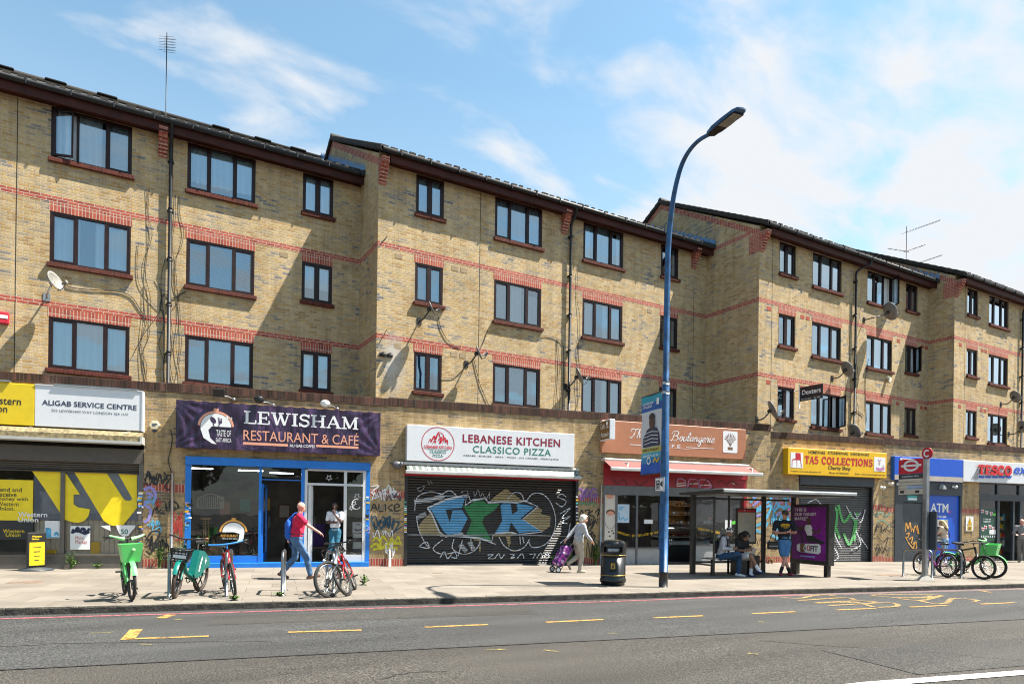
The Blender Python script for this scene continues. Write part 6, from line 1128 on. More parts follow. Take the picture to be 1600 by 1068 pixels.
mb = MB(); z771 = fz(1400, 771); fbox(mb, ST2, oA0 + .003, oA1 - .003, -.12, .02, z771, zh); fbox(mb, ST2, oA0 + .003, fx(1409), -.2, .03, g, z771); fbox(mb, ST2, fx(1409), fx(1413), -.12, -.04, g, z771); fbox(mb, ST2, fx(1409), fx(1447), -.14, -.05, fz(1420, 784), z771); fbox(mb, ST2, fx(1444), fx(1453), -.14, -.02, g, z771); fbox(mb, ST2, fx(1500), oA1 - .003, -.14, .01, g, z771); mb.build('shopfront_frame', 'slate_paint', T)
mb = MB(); fbox(mb, ST2, fx(1410), fx(1445), -.13, -.08, g + .02, fz(1420, 785), bev=.01); fbox(mb, ST2, fx(1409), fx(1447), -.3, .05, g - .05, g + .05); dr = mb.build('door', M('door_slate', (.05, .058, .066), .45, var=.2), T)
mb = MB(); mb.tube([ST2.w(fx(1443), -.08, g + 1.0), ST2.w(fx(1443), -.03, g + 1.0), ST2.w(fx(1440.5), -.03, g + 1.0)], .014, 6); mb.build('door_handle', 'steel', dr)
mb = MB()
for i, P in enumerate([[(1415, 830), (1416, 816), (1419, 826), (1422, 815), (1424, 830)], [(1425, 825), (1428, 829)], [(1427, 831), (1430, 821), (1434, 833), (1431, 822)], [(1433, 820), (1436, 834)], [(1416, 834), (1421, 832), (1418, 840)], [(1421, 842), (1426, 838), (1424, 848)], [(1426, 850), (1431, 846), (1432, 856), (1427, 856), (1430, 848)], [(1415, 838), (1420, 848), (1428, 858)]]): rib_px(mb, ST2, P, -.074 + .0005 * i, .045, 4, .3)
mb.build('graffiti', 'spray_orange', dr)
mb = MB(); pbox(mb, ST2, 1418, 773, 1433, 781, -.05, -.042); mb.build('notice', 'spray_teal', T)
mb = MB(); pbox(mb, ST2, 1419, 777.5, 1432.5, 780.5, -.05, -.040); mb.build('notice', 'ink_white', T)
mb = MB(); zA = g + .12; fbox(mb, ST2, fx(1453), fx(1500), -.14, -.05, zA, z771); bay = mb.build('cash_bay', 'sign_blue', T)
txt(ST2, 'ATM', 1454, 785.5, 799.5, 1482, -.046, 'ink_white', bay, .02); txt(ST2, 'free to use', 1459, 803, 808, 1478.5, -.046, 'ink_white', bay, .01)
mb = MB(); s, z = ST2.px(1484, 799.5, -.045); poly_sz(mb, ST2, [(s + .045 * math.cos(rad(a)), z + .045 * math.sin(rad(a))) for a in range(0, 360, 30)], -.045); mb.build('pink_dot', M('hot_pink', (.7, .05, .25), .5), bay)
mb = MB(); s0, s1 = fx(1459.5), fx(1480.5); zq0, zq1 = fz(1465, 845), fz(1465, 811)
for q in ((s0, s0 + .07, zq0, zq1), (s1 - .07, s1, zq0, zq1), (s0 + .07, s1 - .07, zq1 - .28, zq1), (s0 + .07, s1 - .07, zq0, zq0 + .07)): fbox(mb, ST2, q[0], q[1], -.05, .03, q[2], q[3])
mb.build('cash_machine', M('machine_grey', (.36, .35, .33), .4), bay)
mb = MB(); fbox(mb, ST2, s0 + .07, s1 - .07, -.16, -.045, zq0 + .07, zq1 - .28); mb.build('screen_recess', 'black', bay); mb = MB(); fbox(mb, ST2, s0 + .1, s1 - .1, -.04, .015, zq0 + .1, zq0 + .2); fbox(mb, ST2, s0 + .05, s1 - .05, -.03, .08, zq0 - .03, zq0 + .02); mb.build('keypad', 'steel', bay)
# glazing
z0g, z1g = g + .06, zc(ST2, 1530, 752) - .003
mb = MB(); zt1 = fz(1532, 771); zt2 = fz(1532, 781)
fbox(mb, ST2, oB0 + .003, oB1, -.14, .0, zt2, zt1); fbox(mb, ST2, oB0 + .003, oB1, -.12, .0, z1g - .08, z1g)
for u in (1531, 1559, 1583.5, 1594): s = fx(u); fbox(mb, ST2, s, s + (.10 if u != 1559 else .14), -.12, -.01, g, zt2)
for s in (fx(1558), fx(1592), fx(1592) + 1.6, fx(1592) + 3.4, fx(1592) + 5.2): fbox(mb, ST2, s, s + .09, -.12, -.01, zt1, z1g - .08)
for s in (fx(1594) + 1.5, fx(1594) + 3): fbox(mb, ST2, s, s + .09, -.12, -.01, g, zt2)
fbox(mb, ST2, oB0 + .1, fx(1559), -.14, -.0, g - .03, g + .1); fbox(mb, ST2, fx(1594), oB1, -.14, -.0, g - .03, g + .25); mb.build('window_frame', 'slate_paint', T)
mb = MB(); mb.face([ST2.w(oB0 + .1, -.06, zt1), ST2.w(oB1, -.06, zt1), ST2.w(oB1, -.06, z1g - .08), ST2.w(oB0 + .1, -.06, z1g - .08)]); mb.face([ST2.w(oB0 + .1, -.06, g + .1), ST2.w(fx(1559), -.06, g + .1), ST2.w(fx(1559), -.06, zt2), ST2.w(oB0 + .1, -.06, zt2)]); mb.face([ST2.w(fx(1594), -.06, g + .25), ST2.w(oB1, -.06, g + .25), ST2.w(oB1, -.06, zt2), ST2.w(fx(1594), -.06, zt2)]); mb.pieces('window_pane', 'shop_glass', T)
mb = MB(); P = [[ST2.w(x, d_, z) for d_ in (-.285, -6)] for x, z in ((oB0 - .1, g + .02), (oB1 + .1, g + .02), (oB1 + .1, z1g + .1), (oB0 - .1, z1g + .1))]
for i in range(4): mb.cur = 1 if i == 0 else 0; mb.face([P[i][0], P[i][1], P[(i + 1) % 4][1], P[(i + 1) % 4][0]])
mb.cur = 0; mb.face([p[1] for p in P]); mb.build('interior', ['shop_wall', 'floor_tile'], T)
mb = MB(); pbox(mb, ST2, 1532, 794, 1556, 845, -.058, -.052); pp = mb.build('window_poster', M('poster_green', (.02, .075, .05), .4), T)
mb = MB()
for u, v in ((1535, 798), (1542, 800), (1549, 802), (1536, 826), (1540, 823), (1547, 822), (1552, 825)): poly_on(mb, ST2, [(u - 2.4, v - 3), (u + 2.4, v - 2), (u + 1.5, v + 3.2), (u - 2, v + 2.4)], -.049)
for i in range(7): poly_on(mb, ST2, [(1533 + i * 3.4, 836), (1534.4 + i * 3.4, 836), (1534.4 + i * 3.4, 839), (1533 + i * 3.4, 839)], -.049)
mb.build('poster_print', 'ink_white', pp)
mb = MB()
for u, v in ((1535, 798), (1542, 800), (1549, 802), (1536, 826), (1540, 823), (1547, 822), (1552, 825)): rib_px(mb, ST2, [(u, v - 2.6), (u, v + 2.6)], -.047, .03, 0); rib_px(mb, ST2, [(u - 2, v), (u + 2, v + .5)], -.046, .03, 0)
mb.build('poster_print', 'ink_red', pp)
txt(ST2, 'Come on', 1536, 808.5, 811.5, 1548, -.048, 'ink_white', pp, .01); txt(ST2, 'England!', 1536, 812.5, 816, 1547.5, -.048, 'ink_white', pp, .01)
mb = MB(); pbox(mb, ST2, 1546, 827, 1556, 834, -.052, -.046); mb.build('notice', 'ink_white', T); mb = MB(); pbox(mb, ST2, 1551.5, 801.5, 1556, 805, -.05, -.045); mb.build('green_sticker', 'lime_green', T)
rn = random.Random(3)
for i in range(4):
    s = fx(1562) + i * 1.0; t = thing('grocery_shelf', ST2.w(s, -2.6, g), 'stocked grocery shelf seen through the open supermarket doors', 'shelf unit', 'grocery shelves inside the supermarket')
    mb = MB(); fbox(mb, ST2, s, s + .95, -2.9, -2.85, g + .02, g + 1.9)
    for k in range(5): fbox(mb, ST2, s, s + .95, -2.85, -2.45, g + .1 + k * .4, g + .13 + k * .4)
    mb.build('frame', 'pale_grey', t); mb = MB()
    for k in range(5):
        a = s + .02
        while a < s + .88: w_ = rn.uniform(.06, .13); mb.cur = rn.randrange(5); fbox(mb, ST2, a, a + w_ - .01, -2.8, -2.5, g + .132 + k * .4, g + .13 + k * .4 + rn.uniform(.14, .3)); a += w_
    mb.build('goods', ['ink_red', 'ink_white', 'spray_green', 'sign_gold', 'spray_sky'], t)
for i, u in enumerate((1564, 1569)):
    s = fx(u); t = thing('security_gate', ST2.w(s, -.7, g), 'pale upright security gate inside the supermarket doorway', 'security gate', 'security gates in the supermarket doorway'); mb = MB(); fbox(mb, ST2, s, s + .28, -.8, -.76, g + .02, g + 1.4, bev=.015); mb.build('panel', 'pale_grey', t); mb = MB(); fbox(mb, ST2, s - .03, s + .31, -.86, -.70, g + .005, g + .06, bev=.01); mb.build('base', 'slate_paint', t)
for lb, u0, v0, u1, vb, m_, d_ in (('blue sign board with a white store panel over the cash machine bay', 1398, 712, 1505, 749, 'sign_blue', .17), ('white sign board with big red raised letters over the supermarket doors', 1505.6, 718.3, 1660, 751.5, 'sign_white', .18)):
    sgn = thing('shop_sign', ST2.w(sc_(ST2, (u0 + u1) / 2), .1, 3.1), lb, 'shop sign', 'sign boards over the shops'); mb = MB(); sa, sb, zb, zt = pbox(mb, ST2, u0, v0, u1, vb, 0, d_, bev=.01); mb.build('panel', m_, sgn)
    if u0 < 1500:
        mb = MB(); fbox(mb, ST2, sa + .01, sb - .01, d_, d_ + .005, zb + .01, zb + .20); mb.build('trim', 'beige', sgn)
        mb = MB(); pbox(mb, ST2, 1407, 715, 1438, 735, d_, d_ + .012); mb.build('store_panel', 'ink_white', sgn)
        txt(ST2, 'TESCO', 1409.5, 716.5, 721.5, 1436, d_ + .015, 'ink_red', sgn, .03); txt(ST2, 'express', 1409.5, 724.5, 731.5, 1436, d_ + .015, 'ink_navy', sgn, 0, .3)
        mb = MB()
        for i in range(5): poly_on(mb, ST2, [(1410.5 + i * 5, 723), (1414.5 + i * 5, 723.2), (1413.5 + i * 5, 724.4), (1409.5 + i * 5, 724.2)], d_ + .015)
        mb.build('dash_mark', 'ink_navy', sgn); mb = MB(); pbox(mb, ST2, 1407.5, 735.2, 1438, 742, d_, d_ + .01); mb.build('strap_panel', M('deep_blue', (.006, .04, .22), .4), sgn); txt(ST2, 'ATM', 1415, 736, 740.5, 1424, d_ + .013, 'ink_white', sgn, .02)
    else:
        mb = MB(); a_ = ST2.px(1529, 725.5, .26)
        for dd in (.19, .205, .22, .235, .25, .262): roman(mb, ST2, 'TESCO', sc_(ST2, 1529, 733, dd), sc_(ST2, 1581.5, 733, dd), zc(ST2, 1529, 739.5, dd), zc(ST2, 1529, 725.8, dd), dd, .15, .03)
        mb.build('raised_lettering', M('raised_red', (.62, .012, .02), .35), sgn)
        mb = MB()
        for i in range(5): poly_on(mb, ST2, [(1530.5 + i * 10.6, 742.8), (1539.5 + i * 10.6, 743.2), (1537 + i * 10.6, 746.6), (1528 + i * 10.6, 746)], d_ + .01)
        mb.build('dash_mark', 'sign_blue', sgn)
        mb = MB(); put_text(mb, ST2, 'express', sc_(ST2, 1586, 733, .24), sc_(ST2, 1650, 733, .24), zc(ST2, 1586, 745, .19), zc(ST2, 1586, 729.5, .19), .192, .02, .3); mb.build('lettering', 'sign_blue', sgn)
        mb = MB(); poly_on(mb, ST2, [(1529, 727), (1523, 741), (1520, 748), (1528, 748.5)], d_ + .006); mb.build('shade_mark', 'pale_grey', sgn)
# warning sign, cameras, wall light
s, z = ST2.px(1515, 829, .03); t = thing('warning_sign', ST2.w(s, 0, z - .2), 'yellow and white electrical warning sign on the brick pier by the supermarket', 'sign'); mb = MB(); sa, sb, zb, zt = pbox(mb, ST2, 1509.5, 806, 1521, 829, .005, .02); mb.build('plate', 'ink_white', t)
mb = MB(); cs = (sa + sb) / 2; poly_sz(mb, ST2, [(cs - .12, zb + .24), (cs + .12, zb + .24), (cs, zt - .03)], .023); fbox(mb, ST2, cs - .125, cs + .125, .02, .023, zb + .03, zb + .20); mb.build('yellow_panel', 'sign_gold', t)
mb = MB(); ribbon(mb, ST2, [(cs - .125, zb + .235), (cs + .125, zb + .235), (cs, zt - .02), (cs - .125, zb + .235)], .0245, .014); ribbon(mb, ST2, [(cs + .01, zt - .14), (cs - .03, zb + .33), (cs + .02, zb + .34), (cs - .01, zb + .26)], .025, .02); put_text(mb, ST2, 'WARNING', cs - .1, cs + .1, zb + .15, zb + .185, .0255, .03); ribbon(mb, ST2, [(cs - .09, zb + .11), (cs + .09, zb + .11)], .0255, .02); ribbon(mb, ST2, [(cs - .09, zb + .07), (cs + .07, zb + .07)], .026, .02); mb.build('warning_print', 'ink_black', t)
def camera_dome(u, v, lb, m='white'):
    s, z = ST2.px(u, v, .1); t = thing('security_camera', ST2.w(s, 0, z), lb, 'security camera', 'security cameras on the shop fronts'); mb = MB(); mb.lathe([(.05, 0), (.055, .03), (.05, .05)], (0, 0, 0), 12, X=lambda p: ST2.w(s + p.x, p.z, z + p.y)); mb.tube([ST2.w(s, .05, z), ST2.w(s + .03, .11, z - .02)], .045, 8); mb.build('mount', m, t); mb = MB(); mb.sphere(ST2.w(s + .03, .13, z - .02), .062, 12, 8); mb.build('ball_housing', m, t); mb = MB(); mb.sphere(ST2.w(s + .06, .165, z - .035), .035, 8, 6); mb.build('lens', 'black', t)
for u, v, lb in ((1379.5, 761, 'white ball camera on the pier beside the charity shop shutter, lower of two'), (1392, 754.5, 'white ball camera high on the pier left of the cash machine bay'), (1405, 755.5, 'white ball camera on the slate panel above the graffitied door'), (1492, 759.5, 'white ball camera above the blue cash machine panel')): camera_dome(u, v, lb)
s, z = ST2.px(1474, 759, .1); mb = MB(); mb.loft([ST2.w(s + a, .02, z + b) for a, b in ((-.14, -.11), (.14, -.11), (.09, .05), (0, .13), (-.08, .05))], [ST2.w(s + a * .7, .16, z + b) for a, b in ((-.14, -.12), (.14, -.12), (.09, -.02), (0, .02), (-.08, -.02))]); tag(mb.build('wall_light', 'pale_grey'), 'grey wedge shaped wall light over the cash machine', 'wall light')
# ================================================================== agent board, dishes, aerials on the flats
fr3 = BL[3]; s, z = fr3.px(1256, 626, .9); t = thing('agent_board', fr3.w(s, 0, z - .4), 'black estate agent board standing out from the flats over the charity shop', 'agent board')
PA = fr3.w(fr3.px(1250.5, 604, .25)[0], .25, 0); PB = fr3.w(fr3.px(1286, 598, 1.15)[0], 1.15, 0); tt = (PB - PA).normalized(); fb = Frame(PA, tt); L_ = (PB - PA).length
zb = fr3.px(1250.5, 627, .25)[1]; zt = fr3.px(1250.5, 605, .25)[1]
mb = MB(); fbox(mb, fb, 0, L_, -.012, .012, zb, zt); mb.build('board', M('board_black', (.012, .013, .02), .35), t)
mb = MB(); put_text(mb, fb, 'Dexters', L_ * .09, L_ * .92, zb + (zt - zb) * .43, zb + (zt - zb) * .76, .0145, .02); put_text(mb, fb, '020 7635 0660', L_ * .06, L_ * .5, zb + (zt - zb) * .08, zb + (zt - zb) * .16, .0145, .01); put_text(mb, fb, 'For Sale', L_ * .62, L_ * .9, zb + (zt - zb) * .07, zb + (zt - zb) * .17, .0145, .01); mb.build('lettering', 'ink_white', t)
mb = MB(); mb.tube([fb.w(-.03, 0, zb - .25), fb.w(-.03, 0, zt + .1)], .025, 6); mb.tube([fb.w(-.03, 0, zt - .1), fr3.w(fr3.sd(PA)[0], 0, zt - .1)], .02, 6); mb.build('post', 'ink_white', t)
def dish(k, u, v, lb, R_=.36, az=30, col='dish_grey', stand=.45, dx=0):
    fr = BL[k]; s, z = fr.px(u, v, stand); c = fr.w(s, stand, z); t = thing('satellite_dish', fr.w(s - .25, 0, z - .3), lb, 'satellite dish', 'satellite dishes on the flats')
    d = Vector((math.cos(rad(az)) * math.cos(rad(24)), -math.sin(rad(az)) * math.cos(rad(24)), math.sin(rad(24)))); a = Vector((0, 0, 1)).cross(d).normalized(); b = d.cross(a)
    mb = MB(); rows = []
    for i in range(7): r = R_ * max(i / 6, .02); rows.append([c + (a * math.cos(q * math.pi / 12) * .92 + b * math.sin(q * math.pi / 12)) * r + d * (.22 * R_ * (r / R_) ** 2) for q in range(24)])
    for i in range(6, -1, -1): r = R_ * max(i / 6, .02); rows.append([c + (a * math.cos(q * math.pi / 12) * .92 + b * math.sin(q * math.pi / 12)) * r + d * (.22 * R_ * (r / R_) ** 2 - .018) for q in range(24)])
    mb.grid(rows, True, True); mb.build('reflector', col, t)
    mb = MB(); f = c + d * R_ * 1.05 - b * R_ * .55; mb.tube([c - b * R_ * .95 + d * .0, c - b * R_ * 1.0 + d * R_ * .5, f - b * .03], .012, 6); mb.build('feed_arm', 'dish_grey', t)
    mb = MB(); mb.tube([f + d * .04, f - d * .10], [.045, .03], 8); mb.build('receiver', 'dish_pale', t)
    mb = MB(); w0 = fr.w(s - .18 + dx, .0, z - .28); mb.tube(spline([w0, fr.w(s - .16 + dx, stand * .55, z - .28), c - d * .1 - b * .05], 5), .022, 7); fbox(mb, fr, s - .25 + dx, s - .11 + dx, 0, .02, z - .38, z - .18); mb.sphere(c - d * .06, .07, 8, 6); mb.build('bracket', 'black' if col != 'dish_pale' else 'metal_grey', t)
dish(1, 84.5, 440, 'pale satellite dish under the second floor window of the left flats', .25, 35, 'dish_pale')
dish(2, 673.5, 482, 'grey satellite dish seen edge on below the leaf patterned curtain', .21)
dish(2, 747, 551, 'small dark satellite dish between first floor windows of the middle flats', .22)
dish(2, 903, 588, 'large dark satellite dish beside the middle drainpipe', .31)
dish(3, 1389, 487, 'grey round satellite dish near the open third floor sash', .36, 18, stand=.6, dx=-.5)
dish(3, 1322, 577, 'grey satellite dish left of the swan neck drainpipe', .30, 15)
dish(3, 1204.5, 641, 'dark satellite dish low at the front corner above the bakery pier', .34, 38)
dish(3, 1333, 675, 'low satellite dish half hidden behind the parapet over the yellow sign', .32, 15)
dish(4, 1585, 620, 'satellite dish above first floor windows at the far right flats', .28, 20)
dish(4, 1597, 667, 'satellite dish low against the far right drainpipe', .3, 20)
# white boiler flue and camera pair
mb = MB(); s, z = BL[3].px(1389, 592, .1); mb.tube([BL[3].w(s, 0, z + .1), BL[3].w(s, .12, z), BL[3].w(s, .12, z - .12)], [.06, .09, .05], 8); tag(mb.build('outside_light', 'cream'), 'small cream lantern under a second floor window of the third flats', 'wall light')
mb = MB(); s, z = BL[2].px(604.5, 553, .1); mb.tube([BL[2].w(s - .1, 0, z), BL[2].w(s - .1, .1, z), BL[2].w(s - .1, .12, z - .05)], .06, 8); mb.tube([BL[2].w(s + .1, 0, z), BL[2].w(s + .1, .1, z), BL[2].w(s + .1, .12, z - .05)], .06, 8); fbox(mb, BL[2], s - .2, s + .2, 0, .04, z - .06, z + .02); tag(mb.build('twin_floodlight', 'black'), 'small black twin floodlight on the wall beside the pale lime stain', 'floodlight')
def aerial(p, H, lb, yag, comb=False):
    t = thing('tv_aerial', p, lb, 'aerial', 'aerials on the roofs'); p = Vector(p); mb = MB(); mb.tube([p, p + Vector((0, 0, H))], .016, 6); mb.build('mast', 'gutter_black', t)
    for h, L, ang, n in yag:
        d = Vector((math.cos(rad(ang)), math.sin(rad(ang)), .28 if not comb else .0)).normalized(); e = Vector((-d.y, d.x, 0)).normalized(); mb = MB(); c = p + Vector((0, 0, h)); mb.tube([c - d * L * .15, c + d * L], .014, 5)
        for i in range(n): q = c + d * (L * (i + .3) / n); w_ = .16 if not comb else .42; mb.tube([q - e * w_, q + e * w_], .007, 4)
        mb.build('yagi_array', 'gutter_black', t)
    if comb:
        mb = MB(); c = p + Vector((0, 0, H - .15)); e = Vector((.8, -.6, 0)).normalized(); f_ = Vector((.6, .8, 0))
        for i in range(6): zz = -.24 + i * .09; a0 = c + Vector((0, 0, zz)); mb.tube([a0 - e * .27 - Vector((0, 0, .02)), a0 + e * .27 - Vector((0, 0, .10))], .006, 4); mb.tube([a0 - e * .2 + f_ * .14, a0 + e * .24 + f_ * .14 - Vector((0, 0, .08))], .006, 4)
        mb.tube([c - Vector((0, 0, .28)), c + Vector((0, 0, .28))], .012, 5); mb.build('comb_array', 'gutter_black', t)
r = ray(259, 180); yy = DK[1] + 4.9; aerial((r.x / r.y * yy, yy, 14.4), 2.75, 'tall mast with a comb aerial on the left roof', [], True)
r = ray(1416, 400); yy = DK[4] + 5.0; x_ = r.x / r.y * yy
aerial((x_, yy, 14.5), 2.3, 'mast with two long yagi aerials on the far roof', [(2.0, 1.6, -48, 12), (1.0, .9, 132, 4), (1.0, .9, -48, 3)]); r = ray(1428, 405); aerial((r.x / r.y * yy, yy, 14.5), .65, 'low yagi aerial on the far roof, right of the tall mast', [(.45, 1.35, -48, 11)])
# ================================================================== street furniture
M('lamp_blue', (.012, .075, .19), .42, var=.5, vs=7); M('band_steel', (.45, .47, .5), .35, metal=.9); M('bin_black', (.012, .012, .012), .28, var=.2); M('gold', (.42, .28, .07), .35, metal=.6); M('shelter_dark', (.045, .04, .036), .4, metal=.3); M('shelter_roof', (.40, .42, .42), .35, metal=.4); M('leds', (.45, .43, .36), .3, var=.3, vs=40)
LPB = Vector((9.97, 10.74, gz(9.97))); LF = Frame(LPB, ST.n)      # plane of the lamp arm: a>0 towards the road
t = thing('street_lamp', LPB, 'tall blue street lamp with a curved arm at the pavement edge', 'street lamp')
arm = [LF.px(u, v) for u, v in ((1040.5, 440), (1042, 390), (1045.5, 345), (1051.5, 303), (1061, 265), (1073, 240), (1089, 222), (1107, 211.5))]
a0 = arm[0][0]; arm = [(a - a0 if i else 0, z) for i, (a, z) in enumerate(arm)]
mb = MB(); mb.tube([LPB + Vector((0, 0, z)) for z in (.32, 2.0, 2.9, 2.92, 4.4, 4.42)] + spline([LF.w(a, 0, z) for a, z in arm], 4), [.093, .092, .090, .082, .078, .066] + [.062 - .0009 * i for i in range(len(spline([LF.w(a, 0, z) for a, z in arm], 4)))], 14); mb.build('pole', 'lamp_blue', t)
mb = MB(); mb.tube([LPB + Vector((0, 0, z)) for z in (-.02, .33)], .095, 14); mb.build('base_sleeve', 'black', t)
mb = MB(); fbox(mb, LF, -.05, .05, .075, .10, .75, 1.75, bev=.008); mb.build('service_door', 'lamp_blue', t)
A = LF.w(arm[-1][0], 0, arm[-1][1]); hq = LF.px(1157, 172); B = LF.w(hq[0] - a0, 0, hq[1]); ax = (B - A).normalized(); sd_ = LF.n.copy(); upv = sd_.cross(ax).normalized()
if upv.z < 0: upv = -upv
L_ = (B - A).length
mb = MB(); rows = []
for f, w_, h0, h1 in ((-.06, .05, -.02, .05), (.0, .10, -.03, .06), (.22, .155, -.04, .065), (.5, .165, -.04, .07), (.85, .155, -.035, .06), (.97, .12, -.03, .04), (1.0, .06, -.02, .02)):
    w_ *= .85; c = A + ax * L_ * f; rows.append([c + sd_ * w_ * q + upv * (h0 if b == 0 else h1 * b) * .85 for q, b in ((-.9, 0), (.9, 0), (1, .4), (.75, .9), (0, 1.1), (-.75, .9), (-1, .4))])
base = mb.grid(rows, False, True); mb.face([rows[0][i] for i in range(7)]); mb.face([rows[-1][i] for i in range(7)][::-1]); mb.build('lamp_head', 'lamp_blue', t)
mb = MB(); q = [A + ax * L_ * f + sd_ * w_ - upv * .043 for f, w_ in ((.02, -.08), (.9, -.12), (.9, .12), (.02, .08))]; mb.face(q); mb.face(q[::-1]); mb.build('lamp_underside', 'shelter_dark', t)
mb = MB(); q = [A + ax * L_ * f + sd_ * w_ - upv * .047 for f, w_ in ((.40, -.105), (.88, -.10), (.88, .10), (.40, .105))]; mb.face(q); mb.face(q[::-1]); mb.build('led_panel', 'leds', t)
# college banner hanging on two short arms towards the shops
zt, zb = LF.px(1031, 613)[1], LF.px(1031, 738)[1]; al = LF.px(1003, 622)[0]; aw_ = max(-1.05, al)
t2 = thing('pole_banner', LF.w(-.1, 0, zb), 'blue, yellow and white college banner with a portrait, fixed to the lamp post', 'banner')
mb = MB(); N_ = 10; rows = [[LF.w(-.12 + (aw_ + .12) * i / N_, .012 * math.sin(i * .7 + j), zb + (zt - zb) * j / 14) for i in range(N_ + 1)] for j in range(15)]
mb.grid(rows)
def grad_banner():
    m, n, l, b = nodes('banner_print'); uv = n.new('ShaderNodeTexCoord'); sp = n.new('ShaderNodeSeparateXYZ'); l.new(uv.outputs['Object'], sp.inputs[0]); mr = n.new('ShaderNodeMapRange'); mr.inputs['From Max'].default_value = zt - zb; l.new(sp.outputs[2], mr.inputs['Value']); cr = n.new('ShaderNodeValToRGB'); ramp(cr, [(0, (.008, .085, .42)), (.13, (.02, .2, .45)), (.20, (.06, .36, .50)), (.27, (.50, .44, .10)), (.335, (.55, .56, .58)), (.80, (.01, .10, .36)), (.90, (.02, .30, .42)), (1, (.10, .42, .36))], 'CONSTANT'); l.new(mr.outputs[0], cr.inputs[0]); l.new(cr.outputs[0], b.inputs['Base Color']); b.inputs['Roughness'].default_value = .5; MATS['banner_print'] = m
grad_banner(); mb.build('cloth', 'banner_print', t2)
for z in (zt + .01, zb - .01): mb = MB(); mb.tube([LF.w(.06, 0, z + (.0)), LF.w(aw_ - .02, 0, z)], .014, 6); mb.build('arm', 'black', t2)
mb = MB()
for z in (zt + .12, zt - .08): mb.tube([LPB * 1 + Vector((0, 0, z - LPB.z)), LPB + Vector((0, 0, z + .06 - LPB.z))], .088, 14)
mb.build('strap', 'band_steel', t2)
H_ = zt - zb; W_ = -aw_ - .12; lx = aw_
mb = MB(); put_text(mb, LF, 'LEWISHAM', lx + .08, lx + .52, zb + H_ * .885, zb + H_ * .915, .02, .015); put_text(mb, LF, 'COLLEGE', lx + .08, lx + .46, zb + H_ * .845, zb + H_ * .875, .02, .015); fbox(mb, LF, lx + .66, lx + .76, .016, .02, zb + H_ * .86, zb + H_ * .94); mb.build('lettering', 'ink_white', t2)
mb = MB(); poly_sz(mb, LF, [(lx + .10, zb + H_ * .345), (lx + .80, zb + H_ * .345), (lx + .78, zb + H_ * .50), (lx + .66, zb + H_ * .575), (lx + .54, zb + H_ * .59), (lx + .40, zb + H_ * .59), (lx + .26, zb + H_ * .56), (lx + .12, zb + H_ * .46)], .018); mb.build('portrait_jumper', 'ink_navy', t2)
mb = MB(); poly_sz(mb, LF, [(lx + .47 + .11 * math.cos(rad(a)), zb + H_ * .655 + .16 * math.sin(rad(a))) for a in range(0, 360, 20)], .019); poly_sz(mb, LF, [(lx + .42, zb + H_ * .58), (lx + .52, zb + H_ * .58), (lx + .52, zb + H_ * .62), (lx + .42, zb + H_ * .62)], .0195); mb.build('portrait_face', M('print_brown', (.09, .045, .03), .6), t2)
mb = MB(); poly_sz(mb, LF, [(lx + .47 + .125 * math.cos(rad(a)), zb + H_ * .70 + .12 * math.sin(rad(a))) for a in range(0, 181, 15)], .0205); mb.build('portrait_hair', 'ink_black', t2)
mb = MB()
for i in range(4): ribbon(mb, LF, [(lx + .16, zb + H_ * (.38 + .045 * i)), (lx + .47, zb + H_ * (.40 + .045 * i)), (lx + .74, zb + H_ * (.38 + .045 * i))], .021, .014)
mb.build('portrait_stripe', 'ink_white', t2)
mb = MB(); put_text(mb, LF, 'APPLY TODAY', lx + .08, lx + .78, zb + H_ * .285, zb + H_ * .32, .02, .02); mb.build('lettering', 'ink_black', t2)
mb = MB(); put_text(mb, LF, 'lewisham.ac.uk', lx + .12, lx + .76, zb + H_ * .215, zb + H_ * .25, .02, .01); ribbon(mb, LF, [(lx + .36 + .07 * a, zb + H_ * .165 + .07 * b) for a, b in arc(0, 0, 1, 1, 0, 360)], .02, .03); mb.build('lettering', 'ink_white', t2)
mb = MB(); ribbon(mb, LF, [(lx + .55, zb + H_ * .14), (lx + .62, zb + H_ * .19), (lx + .7, zb + H_ * .14), (lx + .78, zb + H_ * .19)], .02, .05); mb.build('print_pattern', 'sign_gold', t2)
s, z = LF.px(1032.5, 757); t = thing('camera_sign', LF.w(0, .1, z - .15), 'small square white sign with a black traffic camera symbol on the lamp post', 'sign')
mb = MB(); fbox(mb, LF, -.20, .15, .10, .11, z - .15, z + .15); mb.build('plate', 'ink_white', t)
mb = MB(); ribbon(mb, LF, [(-.19, z - .14), (.14, z - .14), (.14, z + .14), (-.19, z + .14), (-.19, z - .14)], .112, .014); fbox(mb, LF, -.15, -.02, .11, .113, z - .10, z + .09); poly_sz(mb, LF, [(-.0, z + .02), (.04, z + .05), (.1, z + .08), (.1, z - .06), (.04, z - .03), (0, z - .01)], .112); mb.build('camera_symbol', 'ink_black', t)
mb = MB(); ribbon(mb, LF, [(-.085 + .035 * a, z - .05 + .035 * b) for a, b in arc(0, 0, 1, 1, 0, 360)], .115, .012); ribbon(mb, LF, [(-.12, z + .05), (-.05, z + .05)], .115, .03); mb.build('camera_symbol', 'ink_white', t)
